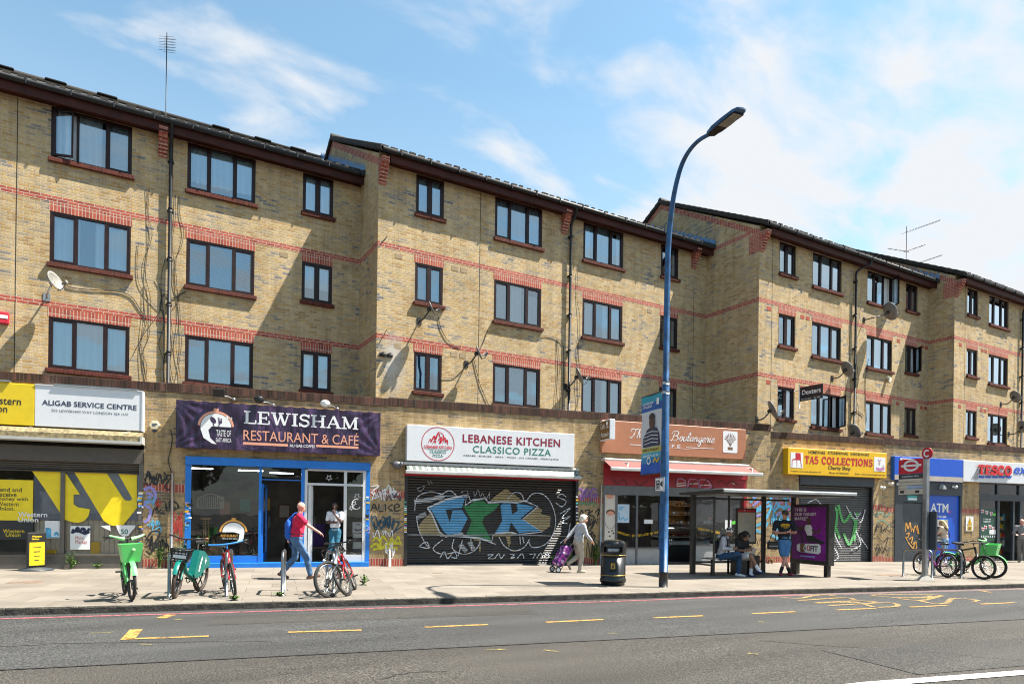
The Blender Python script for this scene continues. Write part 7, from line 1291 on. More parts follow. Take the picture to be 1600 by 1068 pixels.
# litter bin
p = G(957.5, 913); p.z = gz(p.x); t = thing('litter_bin', p, 'round black litter bin with gold bands beside the blue lamp post', 'litter bin')
X = lambda q: p + q
mb = MB(); mb.lathe([(.255, .0), (.255, .05), (.285, .07), (.285, .13), (.27, .15), (.27, .64)], n=28, X=X); mb.build('body', 'bin_black', t)
ds_ = (Vector((0, 0, 0)) + Vector((-p.x, -p.y, 0))).normalized(); an = math.atan2(ds_.y, ds_.x)
mb = MB(); n_ = 32
def bring(r, z): return [X(Vector((r * math.cos(2 * math.pi * k / n_ + an), r * math.sin(2 * math.pi * k / n_ + an), z))) for k in range(n_)]
R0, R1, R2, R3 = bring(.275, .66), bring(.28, .72), bring(.28, .84), bring(.275, .90)
for a, b, op_ in ((R0, R1, False), (R1, R2, True), (R2, R3, False)):
    for k in range(n_):
        kk = k if k < n_ / 2 else k - n_
        if op_ and (-4 <= kk <= 3 or abs(kk + .5) > 12): continue
        mb.face([a[k], a[(k + 1) % n_], b[(k + 1) % n_], b[k]], sm=True)
mb.lathe([(.275, .90), (.26, .94), (.22, .965), (.15, .975), (.01, .977)], n=28, X=X, caps=False); mb.build('hood', 'bin_black', t)
mb = MB(); mb.lathe([(.20, .62), (.20, .88)], n=20, X=X); mb.build('liner', 'metal_grey', t)
for z in (.655, .22): mb = MB(); mb.torus(X(Vector((0, 0, z))), .272, .010, (0, 0, 1), 36, 6); mb.build('gold_band', 'gold', t)
mb = MB(); mb.lathe([(.12, .972), (.11, .985), (.02, .988)], n=18, X=X); mb.build('stub_plate', 'gold', t)
fbn = Frame(p, (-ds_.y, ds_.x)); 
mb = MB(); mb.box(-.085, .085, -.283, -.262, .33, .53, X=lambda a, b, c: p + Vector((-ds_.y, ds_.x, 0)) * a - ds_ * b + Vector((0, 0, c)), bev=.008); mb.build('emblem_frame', 'bin_black', t)
mb = MB(); mb.box(-.045, .045, -.288, -.280, .37, .49, X=lambda a, b, c: p + Vector((-ds_.y, ds_.x, 0)) * a - ds_ * b + Vector((0, 0, c))); mb.build('emblem', 'gold', t)
mb = MB(); mb.box(-.02, .015, -.292, -.286, .39, .44, X=lambda a, b, c: p + Vector((-ds_.y, ds_.x, 0)) * a - ds_ * b + Vector((0, 0, c))); mb.tube([p + ds_ * .29 + Vector((0, 0, .45)) , p + ds_ * .29 + Vector((-ds_.y, ds_.x, 0)) * .02 + Vector((0, 0, .47))], .01, 5); mb.build('emblem_print', 'black', t)
# ------------------------------------------------------------------ bus shelter
g = gz(15.0); t = thing('bus_shelter', ST.w(9.5, 4.3, 0) + Vector((0, 0, g)), 'bus shelter with dark posts, flat silver roof and a purple poster end panel', 'bus shelter'); SHT = t
F = ST
zr = 2.13 + g
mb = MB()
for a, b, c in ((3.45, 5.35, 0), ): mb.loft([F.w(7.62, 3.45, zr), F.w(7.62, 5.35, zr - .02), F.w(7.62, 5.35, zr + .09), F.w(7.62, 3.45, zr + .06)], [F.w(11.75, 3.45, zr), F.w(11.75, 5.35, zr - .02), F.w(11.75, 5.35, zr + .09), F.w(11.75, 3.45, zr + .06)])
mb.build('roof', 'shelter_dark', t)
mb = MB(); fbox(mb, F, 7.60, 11.78, 5.352, 5.40, zr + .02, zr + .095, bev=.01); fbox(mb, F, 7.58, 11.80, 5.0, 5.36, zr + .092, zr + .115); mb.build('roof_edge', 'shelter_roof', t)
for s, d, w_ in ((7.95, 3.62, .06), (10.2, 3.70, .05), (11.1, 3.85, .05), (9.1, 3.62, .025)):
    mb = MB(); fbox(mb, F, s - w_, s + w_, d - w_, d + w_, g, zr + .01, bev=.006); mb.build('post', 'shelter_dark', t)
mb = MB()
for a, b, c, e, zz in ((7.95, 10.2, 3.60, 3.64, .30), (7.95, 11.1, 3.62, 3.68, 2.02)): fbox(mb, F, a, b, c, e, g + zz, g + zz + .05)
fbox(mb, F, 7.93, 7.97, 3.65, 4.55, g + 2.02, g + 2.07); fbox(mb, F, 7.93, 7.97, 3.65, 4.55, g + .28, g + .32); fbox(mb, F, 7.93, 7.97, 4.52, 4.56, g + .28, g + 2.07); mb.build('rail', 'shelter_dark', t)
mb = MB(); mb.face([F.w(8.02, 3.62, g + .35), F.w(10.15, 3.62, g + .35), F.w(10.15, 3.62, g + 2.02), F.w(8.02, 3.62, g + 2.02)]); mb.face([F.w(7.95, 3.68, g + .32), F.w(7.95, 4.52, g + .32), F.w(7.95, 4.52, g + 2.02), F.w(7.95, 3.68, g + 2.02)]); mb.build('glass_panel', 'clear_glass', t)
mb = MB(); sa, sb, zb, zt = pbox(mb, F, 1151.5, 793, 1182, 849, 3.66, 3.72, bev=.005); mp = mb.build('map_panel', 'shelter_dark', t)
mb = MB(); fbox(mb, F, sa + .04, sb - .04, 3.719, 3.723, zb + .05, zt - .12); mb.build('map_sheet', M('map_cream', (.44, .39, .31), .5, var=.05), mp)
mb = MB(); fbox(mb, F, sa + .04, sb - .04, 3.719, 3.7235, zt - .11, zt - .04); mb.build('map_heading', 'ink_red', mp)
rn = random.Random(2); mb = MB(); w_ = sb - sa; h_ = zt - zb
for i in range(5): P = [(sa + w_ * .5 + rn.uniform(-.02, .02), zb + h_ * .66)]; a = rn.uniform(0, 6.28); [P.append((P[-1][0] + .10 * w_ * math.cos(a) + rn.uniform(-.02, .02), P[-1][1] + .08 * h_ * math.sin(a))) for _ in range(4)]; ribbon(mb, F, [(min(max(x, sa + .06), sb - .06), y) for x, y in P], 3.725 + i * .0006, .012)
fbox(mb, F, sa + w_ * .42, sa + w_ * .58, 3.723, 3.7245, zb + h_ * .58, zb + h_ * .76)
for r_ in range(5):
    for c_ in range(4): x = sa + w_ * (.14 + .19 * c_); ribbon(mb, F, [(x, zb + h_ * (.18 + .065 * r_)), (x + w_ * rn.uniform(.08, .15), zb + h_ * (.18 + .065 * r_))], 3.7245, .018)
mb.build('map_print', 'metal_grey', mp)
mb = MB(); fbox(mb, F, 8.0, 9.35, 3.95, 4.30, g + .44, g + .475, bev=.008)
mb.build('bench_seat', 'metal_grey', t)
for s in (8.25, 9.1): mb = MB(); fbox(mb, F, s - .04, s + .04, 4.05, 4.13, g, g + .44); mb.build('bench_leg', 'shelter_dark', t)
for u0, u1 in ((1152, 1168), (1170.5, 1187.5)):
    mb = MB(); sa, _ = F.px(u0, 880, 4.1); sb, _ = F.px(u1, 880, 4.1); fbox(mb, F, sa, sb, 3.8, 4.1, g, g + .52, bev=.01); mb.build('perch_base', 'black', t)
mb = MB(); sa, za = F.px(1163, 855, 3.9); sb, _ = F.px(1178, 855, 3.9); zb = F.px(1163, 877, 3.9)[1]; mb.loft([F.w(sa, 3.75, za), F.w(sb, 3.75, za), F.w(sb, 4.0, za - .02), F.w(sa, 4.0, za - .02)], [F.w(sa + .08, 3.78, zb), F.w(sb - .06, 3.78, zb), F.w(sb - .06, 3.95, zb), F.w(sa + .08, 3.95, zb)]); mb.build('litter_holder', 'metal_grey', t)
# advertising end panel, facing down the street to the left
s0 = 11.02; AF = Frame(F.w(s0, 0, 0), ST.n)                         # a = distance out from the shops; its normal looks to street-left
zb = g + .30; zt = g + 1.93; a0_, a1_ = 3.82, 5.22
mb = MB(); fbox(mb, AF, a0_, a1_, -.20, .0, zb, zt, bev=.01); pn = mb.build('advert_panel', 'shelter_dark', t)
for a in (a0_ + .15, a1_ - .14): mb = MB(); fbox(mb, AF, a - .06, a + .06, -.16, -.04, g, zb + .01); mb.build('panel_leg', 'shelter_dark', t)
def poster_mat():
    m, n, l, b = nodes('poster_purple'); tc = n.new('ShaderNodeTexCoord'); ns = n.new('ShaderNodeTexNoise'); ns.inputs['Scale'].default_value = 1.2; l.new(tc.outputs['Object'], ns.inputs['Vector']); cr = n.new('ShaderNodeValToRGB'); ramp(cr, [(.3, (.055, .006, .07)), (.6, (.22, .025, .24))]); l.new(ns.outputs['Fac'], cr.inputs[0]); l.new(cr.outputs[0], b.inputs['Base Color']); b.inputs['Roughness'].default_value = .15; MATS['poster_purple'] = m
poster_mat()
pa, pb_, pz, pt = a0_ + .10, a1_ - .10, zb + .12, zt - .07; pw, ph = pb_ - pa, pt - pz
mb = MB(); fbox(mb, AF, pa, pb_, 0, .004, pz, pt); mb.build('poster', 'poster_purple', pn)
mb = MB()
for i, (tx, w_) in enumerate((('THIS IS', .36), ('OUR TARGET', .66), ('MARKET', .42))): put_text(mb, AF, tx, pa + .06 * pw, pa + (.06 + w_) * pw, pt - ph * (.085 + .085 * i), pt - ph * (.025 + .085 * i), .006, .02)
mb.build('lettering', 'ink_white', pn)
q = lambda x, y: (pa + pw * x, pz + ph * y)
mb = MB(); poly_sz(mb, AF, [q(.36, .60), (q(.42, .66)), q(.56, .66), q(.62, .58), q(.60, .46), q(.46, .46)], .007); poly_sz(mb, AF, [q(.14, .17), q(.22, .14), q(.80, .12), q(.86, .16), q(.86, .28), q(.80, .31), q(.22, .30), q(.14, .27)], .007); mb.build('poster_print', 'ink_white', pn)
mb = MB(); ribbon(mb, AF, [q(.38, .60), q(.22, .585), q(.06, .565)], .008, .07); ribbon(mb, AF, [q(.6, .58), q(.70, .5), q(.80, .54), q(.84, .62)], .008, .06); poly_sz(mb, AF, [(q(.5, .73)[0] + .085 * math.cos(rad(a)), q(.5, .73)[1] + .11 * math.sin(rad(a))) for a in range(0, 360, 20)], .008); mb.build('poster_print', 'print_brown', pn)
mb = MB(); poly_sz(mb, AF, [q(.44, .46), q(.62, .46), q(.84, .38), q(.97, .35), q(.95, .31), q(.5, .335), q(.42, .38)], .0075); ribbon(mb, AF, [q(.26, .58), q(.30, .33)], .0075, .02); ribbon(mb, AF, [q(.3, .42), q(.36, .33)], .0078, .02); mb.build('poster_print', 'ink_black', pn)
mb = MB(); put_text(mb, AF, 'FIT', pa + .56 * pw, pa + .78 * pw, pz + ph * .165, pz + ph * .27, .0085, .03); mb.build('lettering', 'ink_black', pn)
mb = MB(); put_text(mb, AF, 'Ü', pa + .46 * pw, pa + .545 * pw, pz + ph * .165, pz + ph * .285, .0085, .03); mb.build('lettering', 'ink_red', pn)
mb = MB(); poly_sz(mb, AF, [q(.24, .30), q(.40, .30), q(.34, .21), q(.41, .135), q(.25, .145)], .008); mb.build('poster_print', 'wood_brown', pn); mb = MB(); put_text(mb, AF, 'a', pa + .37 * pw, pa + .43 * pw, pz + ph * .19, pz + ph * .24, .009, .03); mb.build('lettering', 'ink_navy', pn)
mb = MB(); ribbon(mb, AF, [q(.24, .065), q(.70, .06)], .007, .04, 0, .3); mb.build('poster_print', 'spray_lilac', pn)
# ------------------------------------------------------------------ bus stop flag
BP = Vector((17.81, 9.54, gz(17.81))); BF = Frame(BP, ST.n); t = thing('bus_stop_pole', BP, 'grey bus stop pole with a red roundel flag and a red letter disc on top', 'bus stop')
hz = lambda v: BF.px(1446, v)[1]
mb = MB(); fbox(mb, BF, -.06, .06, -.055, .055, gz(17.81), hz(716), bev=.012); mb.build('pole', 'metal_grey', t)
mb = MB(); mb.lathe([(.26, -.01), (.25, .01), (.09, .13), (.08, .16)], n=4, X=lambda q: BP + q, sm=False); mb.build('foot', 'concrete', t)
fl = -.80
mb = MB(); fbox(mb, BF, fl, -.06, -.012, .012, hz(738), hz(715)); mb.build('flag', 'ink_red', t)
mb = MB(); cz = (hz(738) + hz(715)) / 2 + .02; ca = fl / 2 - .03
ribbon(mb, BF, [(ca + .20 * a, cz + .125 * b) for a, b in arc(0, 0, 1, 1, 0, 360, 36)], .014, .055); ribbon(mb, BF, [(ca - .30, cz), (ca + .30, cz)], .0155, .055); mb.build('roundel', 'ink_white', t)
mb = MB(); fbox(mb, BF, fl, -.06, -.011, .011, hz(746.5), hz(738.3)); mb.build('name_strip', 'slate_paint', t)
mb = MB(); fbox(mb, BF, fl, -.06, -.011, .011, hz(771), hz(746.8)); mb.build('route_tile', M('tile_cream', (.50, .45, .37), .5), t)
mb = MB(); put_text(mb, BF, 'Lewisham Way', fl + .12, -.2, hz(744), hz(741), .013, .01); mb.build('lettering', 'ink_white', t)
mb = MB(); fbox(mb, BF, fl + .26, -.08, .011, .013, hz(763), hz(757)); mb.build('route_block', M('tile_blue', (.30, .40, .55), .5), t)
mb = MB()
for i in range(3): ribbon(mb, BF, [(fl, hz(751.5 + i * 5.2)), (-.06, hz(751.5 + i * 5.2))], .0135, .008)
for a_ in (fl + .05, fl + .5): fbox(mb, BF, a_, a_ + .12, .011, .0137, hz(769), hz(765))
mb.build('route_print', 'ink_black', t)
mb = MB(); dz = BF.px(1448, 708)[1]; P = [(.02 + .15 * math.cos(rad(a)), dz + .15 * math.sin(rad(a))) for a in range(0, 360, 12)]; mb.loft([BF.w(a, -.012, z) for a, z in P], [BF.w(a, .012, z) for a, z in P]); mb.build('letter_disc', 'ink_red', t)
mb = MB(); ribbon(mb, BF, [(.02 + .075 * a, dz + .08 * b) for a, b in arc(0, 0, 1, 1, 45, 315)], .014, .04); mb.build('lettering', 'ink_white', t)
mb = MB(); fbox(mb, BF, -.10, .24, -.12, -.06, hz(858), hz(798), bev=.008); mb.build('timetable_case', 'slate_paint', t)
# ------------------------------------------------------------------ pavement sign
p = G(62, 889); p.z = gz(p.x); p = p + ST.n * .25; t = thing('pavement_sign', p, 'black and yellow swing sign on a round base outside the money transfer shop', 'pavement sign')
d = Vector((.80, .60, 0)); PF = Frame(p, d)
mb = MB(); mb.lathe([(.36, 0), (.35, .03), (.2, .06), (.06, .07)], n=24, X=lambda q: p + q); mb.build('base', 'slate_paint', t)
mb = MB(); fbox(mb, PF, -.22, .22, -.025, .025, gz(p.x) + .08, gz(p.x) + .90, bev=.02); pn = mb.build('board', 'black', t)
mb = MB(); fbox(mb, PF, -.17, .17, .025, .028, gz(p.x) + .12, gz(p.x) + .66); mb.build('yellow_sheet', 'sign_yellow', pn)
mb = MB(); put_text(mb, PF, 'Western', -.12, .10, gz(p.x) + .78, gz(p.x) + .82, .028, .03); put_text(mb, PF, 'Union', -.12, .04, gz(p.x) + .72, gz(p.x) + .76, .028, .03); mb.build('lettering', 'sign_yellow', pn)
mb = MB()
for i in range(4): ribbon(mb, PF, [(-.09 + .01 * i, gz(p.x) + .54 - i * .10), (.09 - .015 * i, gz(p.x) + .54 - i * .10)], .030, .022, 0, .3)
mb.build('sheet_print', 'ink_black', pn)
# ------------------------------------------------------------------ cycle stands
def stand_proto():
    t = thing('cycle_stand', (0, 0, 0), '', 'cycle stand', 'steel cycle stands along the kerb')
    mb = MB(); P = [(0, 0, -.02), (0, 0, .62)] + [(.13 - .13 * math.cos(rad(a)), 0, .62 + .13 * math.sin(rad(a))) for a in range(15, 91, 15)] + [(.69 + .13 * math.sin(rad(a)), 0, .62 + .13 * math.cos(rad(a))) for a in range(0, 91, 15)] + [(.82, 0, -.02)]
    mb.tube(P, .027, 10); mb.build('hoop', 'steel', t)
    mb = MB()
    for x in (0, .82): mb.lathe([(.07, 0), (.065, .012), (.03, .016)], (x, 0, 0), 14)
    mb.build('floor_plate', 'steel', t); return t
SP0 = stand_proto()
for i, (u, v, lb) in enumerate(((264, 934, 'steel hoop cycle stand beside the teal hire bicycle'), (353.5, 931, 'steel hoop cycle stand against the red bicycle with the blue handlebar'), (441, 929.5, 'steel hoop cycle stand with no bicycle, in front of the walking man'), (521, 931, 'steel hoop cycle stand behind the silver bicycle'), (1456, 904, 'steel hoop cycle stand beside the bus stop pole and purple bicycle'), (1502, 903, 'steel hoop cycle stand under the black bicycle with a basket bicycle behind'))):
    o = SP0 if i == 0 else copy_tree(SP0); p = G(u, v); o.location = (p.x, p.y, gz(p.x)); o.rotation_euler = (0, 0, math.atan2(-ST.n.y, -ST.n.x) + rad((0, -2, -3, 4, 3, -3)[i])); o['label'] = lb
# ------------------------------------------------------------------ bicycles, local: +x forward, rear contact at x=0, z up
M('tyre', (.014, .013, .012), .7); M('hire_green', (.13, .60, .16), .32, var=.05); M('hire_pale', (.30, .62, .28), .35, var=.06); M('hire_teal', (.004, .14, .115), .3, var=.1); M('bike_red', (.42, .012, .02), .28); M('bike_silver', (.42, .46, .50), .3, metal=.5); M('bike_purple', (.15, .018, .13), .3); M('bar_blue', (.02, .18, .48), .4); M('grip_brown', (.25, .09, .04), .7); M('tyre_brown', (.05, .03, .022), .7)
def bicycle(label, cat, front, rear, col, style='mtb', steer=0, lean=0, bar='flat', barcol='black', basket=None, guard=None, spokes=20, rimcol='black', R=.325, wb=1.05, tyre='tyre', saddle_h=.92, scale=1.0, grp='bicycles parked along the kerb', fat=.024):
    f = Vector((front[0], front[1], 0)); r = Vector((rear[0], rear[1], 0)); h = (f - r).normalized()
    t = thing('bicycle', (0, 0, 0), label, cat, grp)
    rh = Vector((0, 0, R)); fh = Vector((wb, 0, R)); bb = Vector((.42, 0, R - .04)); st = Vector((.25, 0, .78 if style != 'step' else .68)); hd0 = Vector((wb - .17, 0, .60)); hd1 = Vector((wb - .25, 0, .86 if bar != 'tall' else .90))
    ax = (hd1 - hd0).normalized(); Rs = Matrix.Rotation(rad(steer), 4, ax)
    S = lambda q: hd0 + Rs @ (Vector(q) - hd0)
    def wheel(c, nm, T=lambda q: Vector(q), axl=Vector((0, 1, 0))):
        mb = MB(); mb.torus((0, 0, 0), R - fat, fat, (0, 1, 0), 40, 8); mb.v = [T(c + v) for v in mb.v]; w = mb.build(nm, tyre, t)
        mb = MB(); mb.torus((0, 0, 0), R - fat * 2 - .012, .013, (0, 1, 0), 40, 6); mb.v = [T(c + v) for v in mb.v]; mb.build('rim', rimcol, w)
        mb = MB(); mb.tube([(0, -.05, 0), (0, .05, 0)], .022, 8)
        for k in range(spokes):
            a = 2 * math.pi * k / spokes; q = Vector((math.cos(a), 0, math.sin(a)))
            mb.tube([q * .02 + Vector((0, .035 * (1 if k % 2 else -1), 0)), q * (R - fat * 2 - .01)], .0035 if spokes > 8 else .014, 4)
        mb.v = [T(c + v) for v in mb.v]; mb.build('spokes', 'steel' if spokes > 8 else 'black', w); return w
    wheel(rh, 'rear_wheel'); wheel(fh, 'front_wheel', S)
    mb = MB(); rt = .017 if style == 'road' else .022
    if style == 'step':
        mb.tube(spline([hd1 - ax * .04, hd0 + Vector((-.16, 0, -.14)), bb + Vector((.06, 0, .05)), bb], 5), .038, 8); mb.tube([bb, st + Vector((-.03, 0, 0))], .03, 8)
    else:
        mb.tube([bb, hd0 + ax * .04], rt + .004, 8); mb.tube([st + Vector((.01, 0, -.03)), hd1 - ax * .03], rt, 8); mb.tube([bb, st], rt, 8)
    mb.tube([hd0, hd1], rt + .006, 8)
    for y in (-.055, .055): mb.tube([bb + Vector((0, y * .6, 0)), rh + Vector((0, y, 0))], .011, 6); mb.tube([st + Vector((0, y * .4, -.04)), rh + Vector((0, y, 0))], .010, 6)
    mb.build('frame', col, t)
    mb = MB()
    mb.tube([S(hd0 + Vector((0, y, -.02))) for y in (-.05, 0, .05)], .016, 6)
    for y in (-.055, .055): mb.tube([S(hd0 + Vector((0, y, -.02))), S(Vector((wb - .04, y, R + .12))), S(fh + Vector((0, y, 0)))], .013, 6)
    mb.build('fork', col if style != 'mtbk' else 'black', t)
    mb = MB(); top = hd1 + ax * .09
    mb.tube([S(hd1), S(top), S(top + Vector((.06, 0, .02)))], .015, 6); bc = top + Vector((.06, 0, .02))
    if bar == 'drop':
        for y in (-1, 1): mb.tube(spline([S(bc), S(bc + Vector((0, .2 * y, 0))), S(bc + Vector((.08, .21 * y, -.01))), S(bc + Vector((.12, .21 * y, -.08))), S(bc + Vector((.06, .21 * y, -.16))), S(bc + Vector((-.03, .21 * y, -.16)))], 5), .014, 7)
    elif bar == 'tall':
        for y in (-1, 1): mb.tube(spline([S(bc), S(bc + Vector((.0, .1 * y, .01))), S(bc + Vector((-.03, .2 * y, .03))), S(bc + Vector((-.15, .29 * y, .035)))], 5), .015, 7)
    else: mb.tube(spline([S(bc + Vector((-.05, -.30, .02))), S(bc + Vector((0, -.12, .0))), S(bc + Vector((0, .12, .0))), S(bc + Vector((-.05, .30, .02)))], 5), (.014 if barcol != 'bar_blue' else .018), 7)
    hb = mb.build('handlebar', barcol, t)
    if bar != 'drop':
        mb = MB()
        for y in (-1, 1):
            e = bc + (Vector((-.15, .29 * y, .035)) if bar == 'tall' else Vector((-.05, .30 * y, .02))); e2 = e + (Vector((-.10, .02 * y, -.0)) if bar == 'tall' else Vector((-.03, .10 * y, .0))); mb.tube([S(e), S(e2)], .019, 8); mb.tube([S(e + Vector((.03, -.02 * y, -.01))), S(e + Vector((.05, .04 * y, -.05))), S(e2 + Vector((.04, 0, -.05)))], .006, 5)
        mb.build('grip', 'grip_brown' if guard == 'teal' else 'black', hb)
    mb = MB(); sp = st + Vector((-.03, 0, saddle_h - st.z)); mb.tube([st - Vector((0, 0, .05)), sp], .015, 7); mb.build('seat_post', 'steel', t)
    mb = MB(); rows = []
    for x, w_, z in ((-.13, .03, .02), (-.12, .075, .035), (-.05, .08, .04), (.04, .04, .03), (.13, .025, .02), (.15, .012, .01)): rows.append([sp + Vector((x, w_ * math.cos(q * math.pi / 5), z * .4 + .028 * math.sin(q * math.pi / 5))) for q in range(10)])
    mb.grid(rows, True, True); mb.build('saddle', 'black', t)
    mb = MB(); mb.torus(bb + Vector((0, -.05, 0)), .085, .008, (0, 1, 0), 22, 5)
    ca = rad(random.uniform(0, 360))
    for sg in (-1, 1): e = bb + Vector((math.cos(ca) * .165 * sg, .075 * sg, math.sin(ca) * .165 * sg)); mb.tube([bb + Vector((0, .07 * sg, 0)), e], .012, 6); mb.box(e.x - .045, e.x + .045, min(e.y, e.y + .09 * sg), max(e.y, e.y + .09 * sg), e.z - .012, e.z + .012)
    cr = mb.build('crank', 'black', t)
    mb = MB()
    for zs in (1, -1): mb.tube([bb + Vector((0, -.05, .085 * zs)), rh + Vector((0, -.05, .045 * zs))], .005, 4)
    mb.build('chain', 'metal_grey', t)
    if style == 'step' or guard:
        mb = MB()
        for c, T, a0, a1 in ((rh, lambda q: Vector(q), -20, 150), (fh, S, 20, 150)):
            rows = []
            for i in range(13):
                a = rad(a0 + (a1 - a0) * i / 12); q = Vector((math.cos(a), 0, math.sin(a))); rows.append([T(c + q * (R + .022 - abs(w_) * .25) + Vector((0, w_, 0))) for w_ in (-.038, -.02, 0, .02, .038)])
            mb.grid(rows)
        mb.build('mudguard', col, t)
    if guard == 'teal':                                          # solid panels over the rear half of the frame
        mb = MB(); P = [(.38, R - .08), (.45, R + .03), (.29, .79), (.06, .76), (-.2, R + .29), (-.28, R + .14), (-.05, R + .10), (.18, R - .01)]
        mb.loft([Vector((x, -.06, z)) for x, z in P], [Vector((x, .06, z)) for x, z in P]); pn = mb.build('rear_panel', col, t)
        mb = MB()
        for sg in (-1, 1):
            fr_ = Frame((0, .0615 * sg, 0), (1 * (1 if sg < 0 else -1), 0)); put_text(mb, fr_, '+', -.02 if sg > 0 else -.0, .06, .52, .64, .001, .03)
            ribbon(mb, fr_, [((.26 if sg < 0 else -.26), .40), ((.22 if sg < 0 else -.22), .52), ((.14 if sg < 0 else -.14), .66)], .001, .05)
        mb.build('panel_print', 'ink_white', pn)
    if basket:
        mb = MB(); bx0 = hd1 + Vector((.10, 0, -.0)); bw = .165
        lo = [S(bx0 + Vector((x, y, -.26))) for x, y in ((.03, -bw * .75), (.23, -bw * .75), (.23, bw * .75), (.03, bw * .75))]; hi = [S(bx0 + Vector((x, y, .04))) for x, y in ((0, -bw), (.30, -bw), (.30, bw), (0, bw))]
        if basket == 'solid':
            mb.loft(lo, hi, False); mb.face(lo[::-1]); li = [p_ * .9 + sum(lo, Vector()) / 4 * .1 + Vector((0, 0, .01)) for p_ in lo]; hi2 = [p_ * .92 + sum(hi, Vector()) / 4 * .08 for p_ in hi]; mb.loft(hi2, li, False)
            for a, b, c, e in zip(hi, hi[1:] + hi[:1], hi2[1:] + hi2[:1], hi2): mb.face([a, b, c, e])
            mb.face(li); bk = mb.build('basket', 'hire_green', t)
            mb = MB()
            for y in (-1, 1): mb.tube(spline([S(bc + Vector((.02, .05 * y, 0))), S(bc + Vector((.0, .16 * y, .03))), S(bc + Vector((-.07, .25 * y, .06)))], 4), [.03, .035, .03, .026, .024, .022, .02, .02, .018], 8)
            mb.build('bar_cover', 'hire_pale', t); mb = MB(); e = bx0 + Vector((.285, .02, -.06)); mb.sphere(S(e), .03, 8, 6, (.3, 1, .9)); mb.build('basket_badge', 'hire_pale', bk); mb = MB(); mb.box(-.03, .03, -.035, .035, -.03, .03); mb.v = [S(bx0 + Vector((.27, 0, -.30)) + v) for v in mb.v]; mb.build('front_light', 'black', t)
        else:
            for k in range(6):
                f_ = k / 5; L4 = [lo[i].lerp(hi[i], f_ * .7) for i in range(4)]; mb.tube(L4 + [L4[0]], .010, 5)
            for i in range(4):
                for k in range(5): a_ = lo[i].lerp(lo[(i + 1) % 4], k / 5); b_ = hi[i].lerp(hi[(i + 1) % 4], k / 5); mb.tube([a_, a_.lerp(b_, .7)], .008, 5)
            mb.face(lo); bk = mb.build('basket', 'black', t); mb = MB(); mb.box(.245, .262, -.10, .10, -.20, -.10); mb.v = [S(bx0 + v) for v in mb.v]; pl = mb.build('basket_plate', 'ink_white', bk)
    if style == 'step':
        mb = MB(); mb.tube([bb + Vector((0, .06, 0)), bb + Vector((-.12, .16, -R + .05))], .012, 6); mb.build('kick_stand', 'black', t)
    r = f - h * wb * scale
    m = Matrix.Translation((r.x, r.y, gz(r.x))) @ Matrix.Rotation(math.atan2(h.y, h.x), 4, 'Z') @ Matrix.Rotation(rad(lean), 4, 'X') @ Matrix.Scale(scale, 4)
    t.matrix_world = m; return t
gp = lambda u, v: (G(u, v).x, G(u, v).y)
fA = gp(206, 938); bicycle('bright green hire bicycle facing the road, beside the kerb outside the money transfer shop', 'bicycle', fA, (fA[0] - .10, fA[1] + 1.05), 'hire_green', 'step', 4, 3, 'tall', basket='solid', spokes=6, scale=.97)
fB = gp(273, 934); bicycle('teal hire bicycle with a black wire basket and brown grips', 'bicycle', fB, (fB[0] + .50, fB[1] + 1.02), 'hire_teal', 'step', 12, -4, 'tall', basket='wire', guard='teal', spokes=6, scale=.97, tyre='tyre_brown', fat=.03)
fC = gp(367, 932); bicycle('red bicycle with a straight blue handlebar leaning on a steel stand', 'bicycle', fC, (fC[0] - .02, fC[1] + 1.0), 'bike_red', 'mtb', -3, 7, 'flat', 'bar_blue', rimcol='steel', scale=.93, saddle_h=.86)
fD = gp(513, 933); bicycle('silver bicycle at the stand with its front wheel turned to the road', 'bicycle', fD, (fD[0] + .34, fD[1] + .96), 'bike_silver', 'mtb', -46, -9, 'flat', 'black', rimcol='steel', scale=.97, saddle_h=.84, spokes=28)
fE = gp(546, 930); bicycle('red racing bicycle with drop handlebars slumped against the silver bicycle', 'bicycle', fE, (fE[0] + .42, fE[1] + .98), 'bike_red', 'road', -14, 20, 'drop', 'black', rimcol='black', scale=.95, saddle_h=.8, R=.33)
fF = gp(1437, 897); bicycle('purple mountain bicycle locked behind the bus stop pole', 'bicycle', fF, gp(1478, 902), 'bike_purple', 'mtbk', 0, 5, 'flat', rimcol='steel', scale=1.0, saddle_h=.9)
fG = gp(1537, 905); rG = gp(1489, 898.5); bicycle('black bicycle with its front wheel swung out, in front of the basket bicycle', 'bicycle', fG, rG, 'black', 'mtb', 26, 6, 'flat', rimcol='black', scale=1.0, saddle_h=.9)
fH = gp(1552, 903); bicycle('bright green hire bicycle with a basket parked behind the black bicycle', 'bicycle', fH, (fH[0] - .35, fH[1] + 1.0), 'hire_green', 'step', -10, 3, 'tall', basket='solid', spokes=20, scale=1.0)
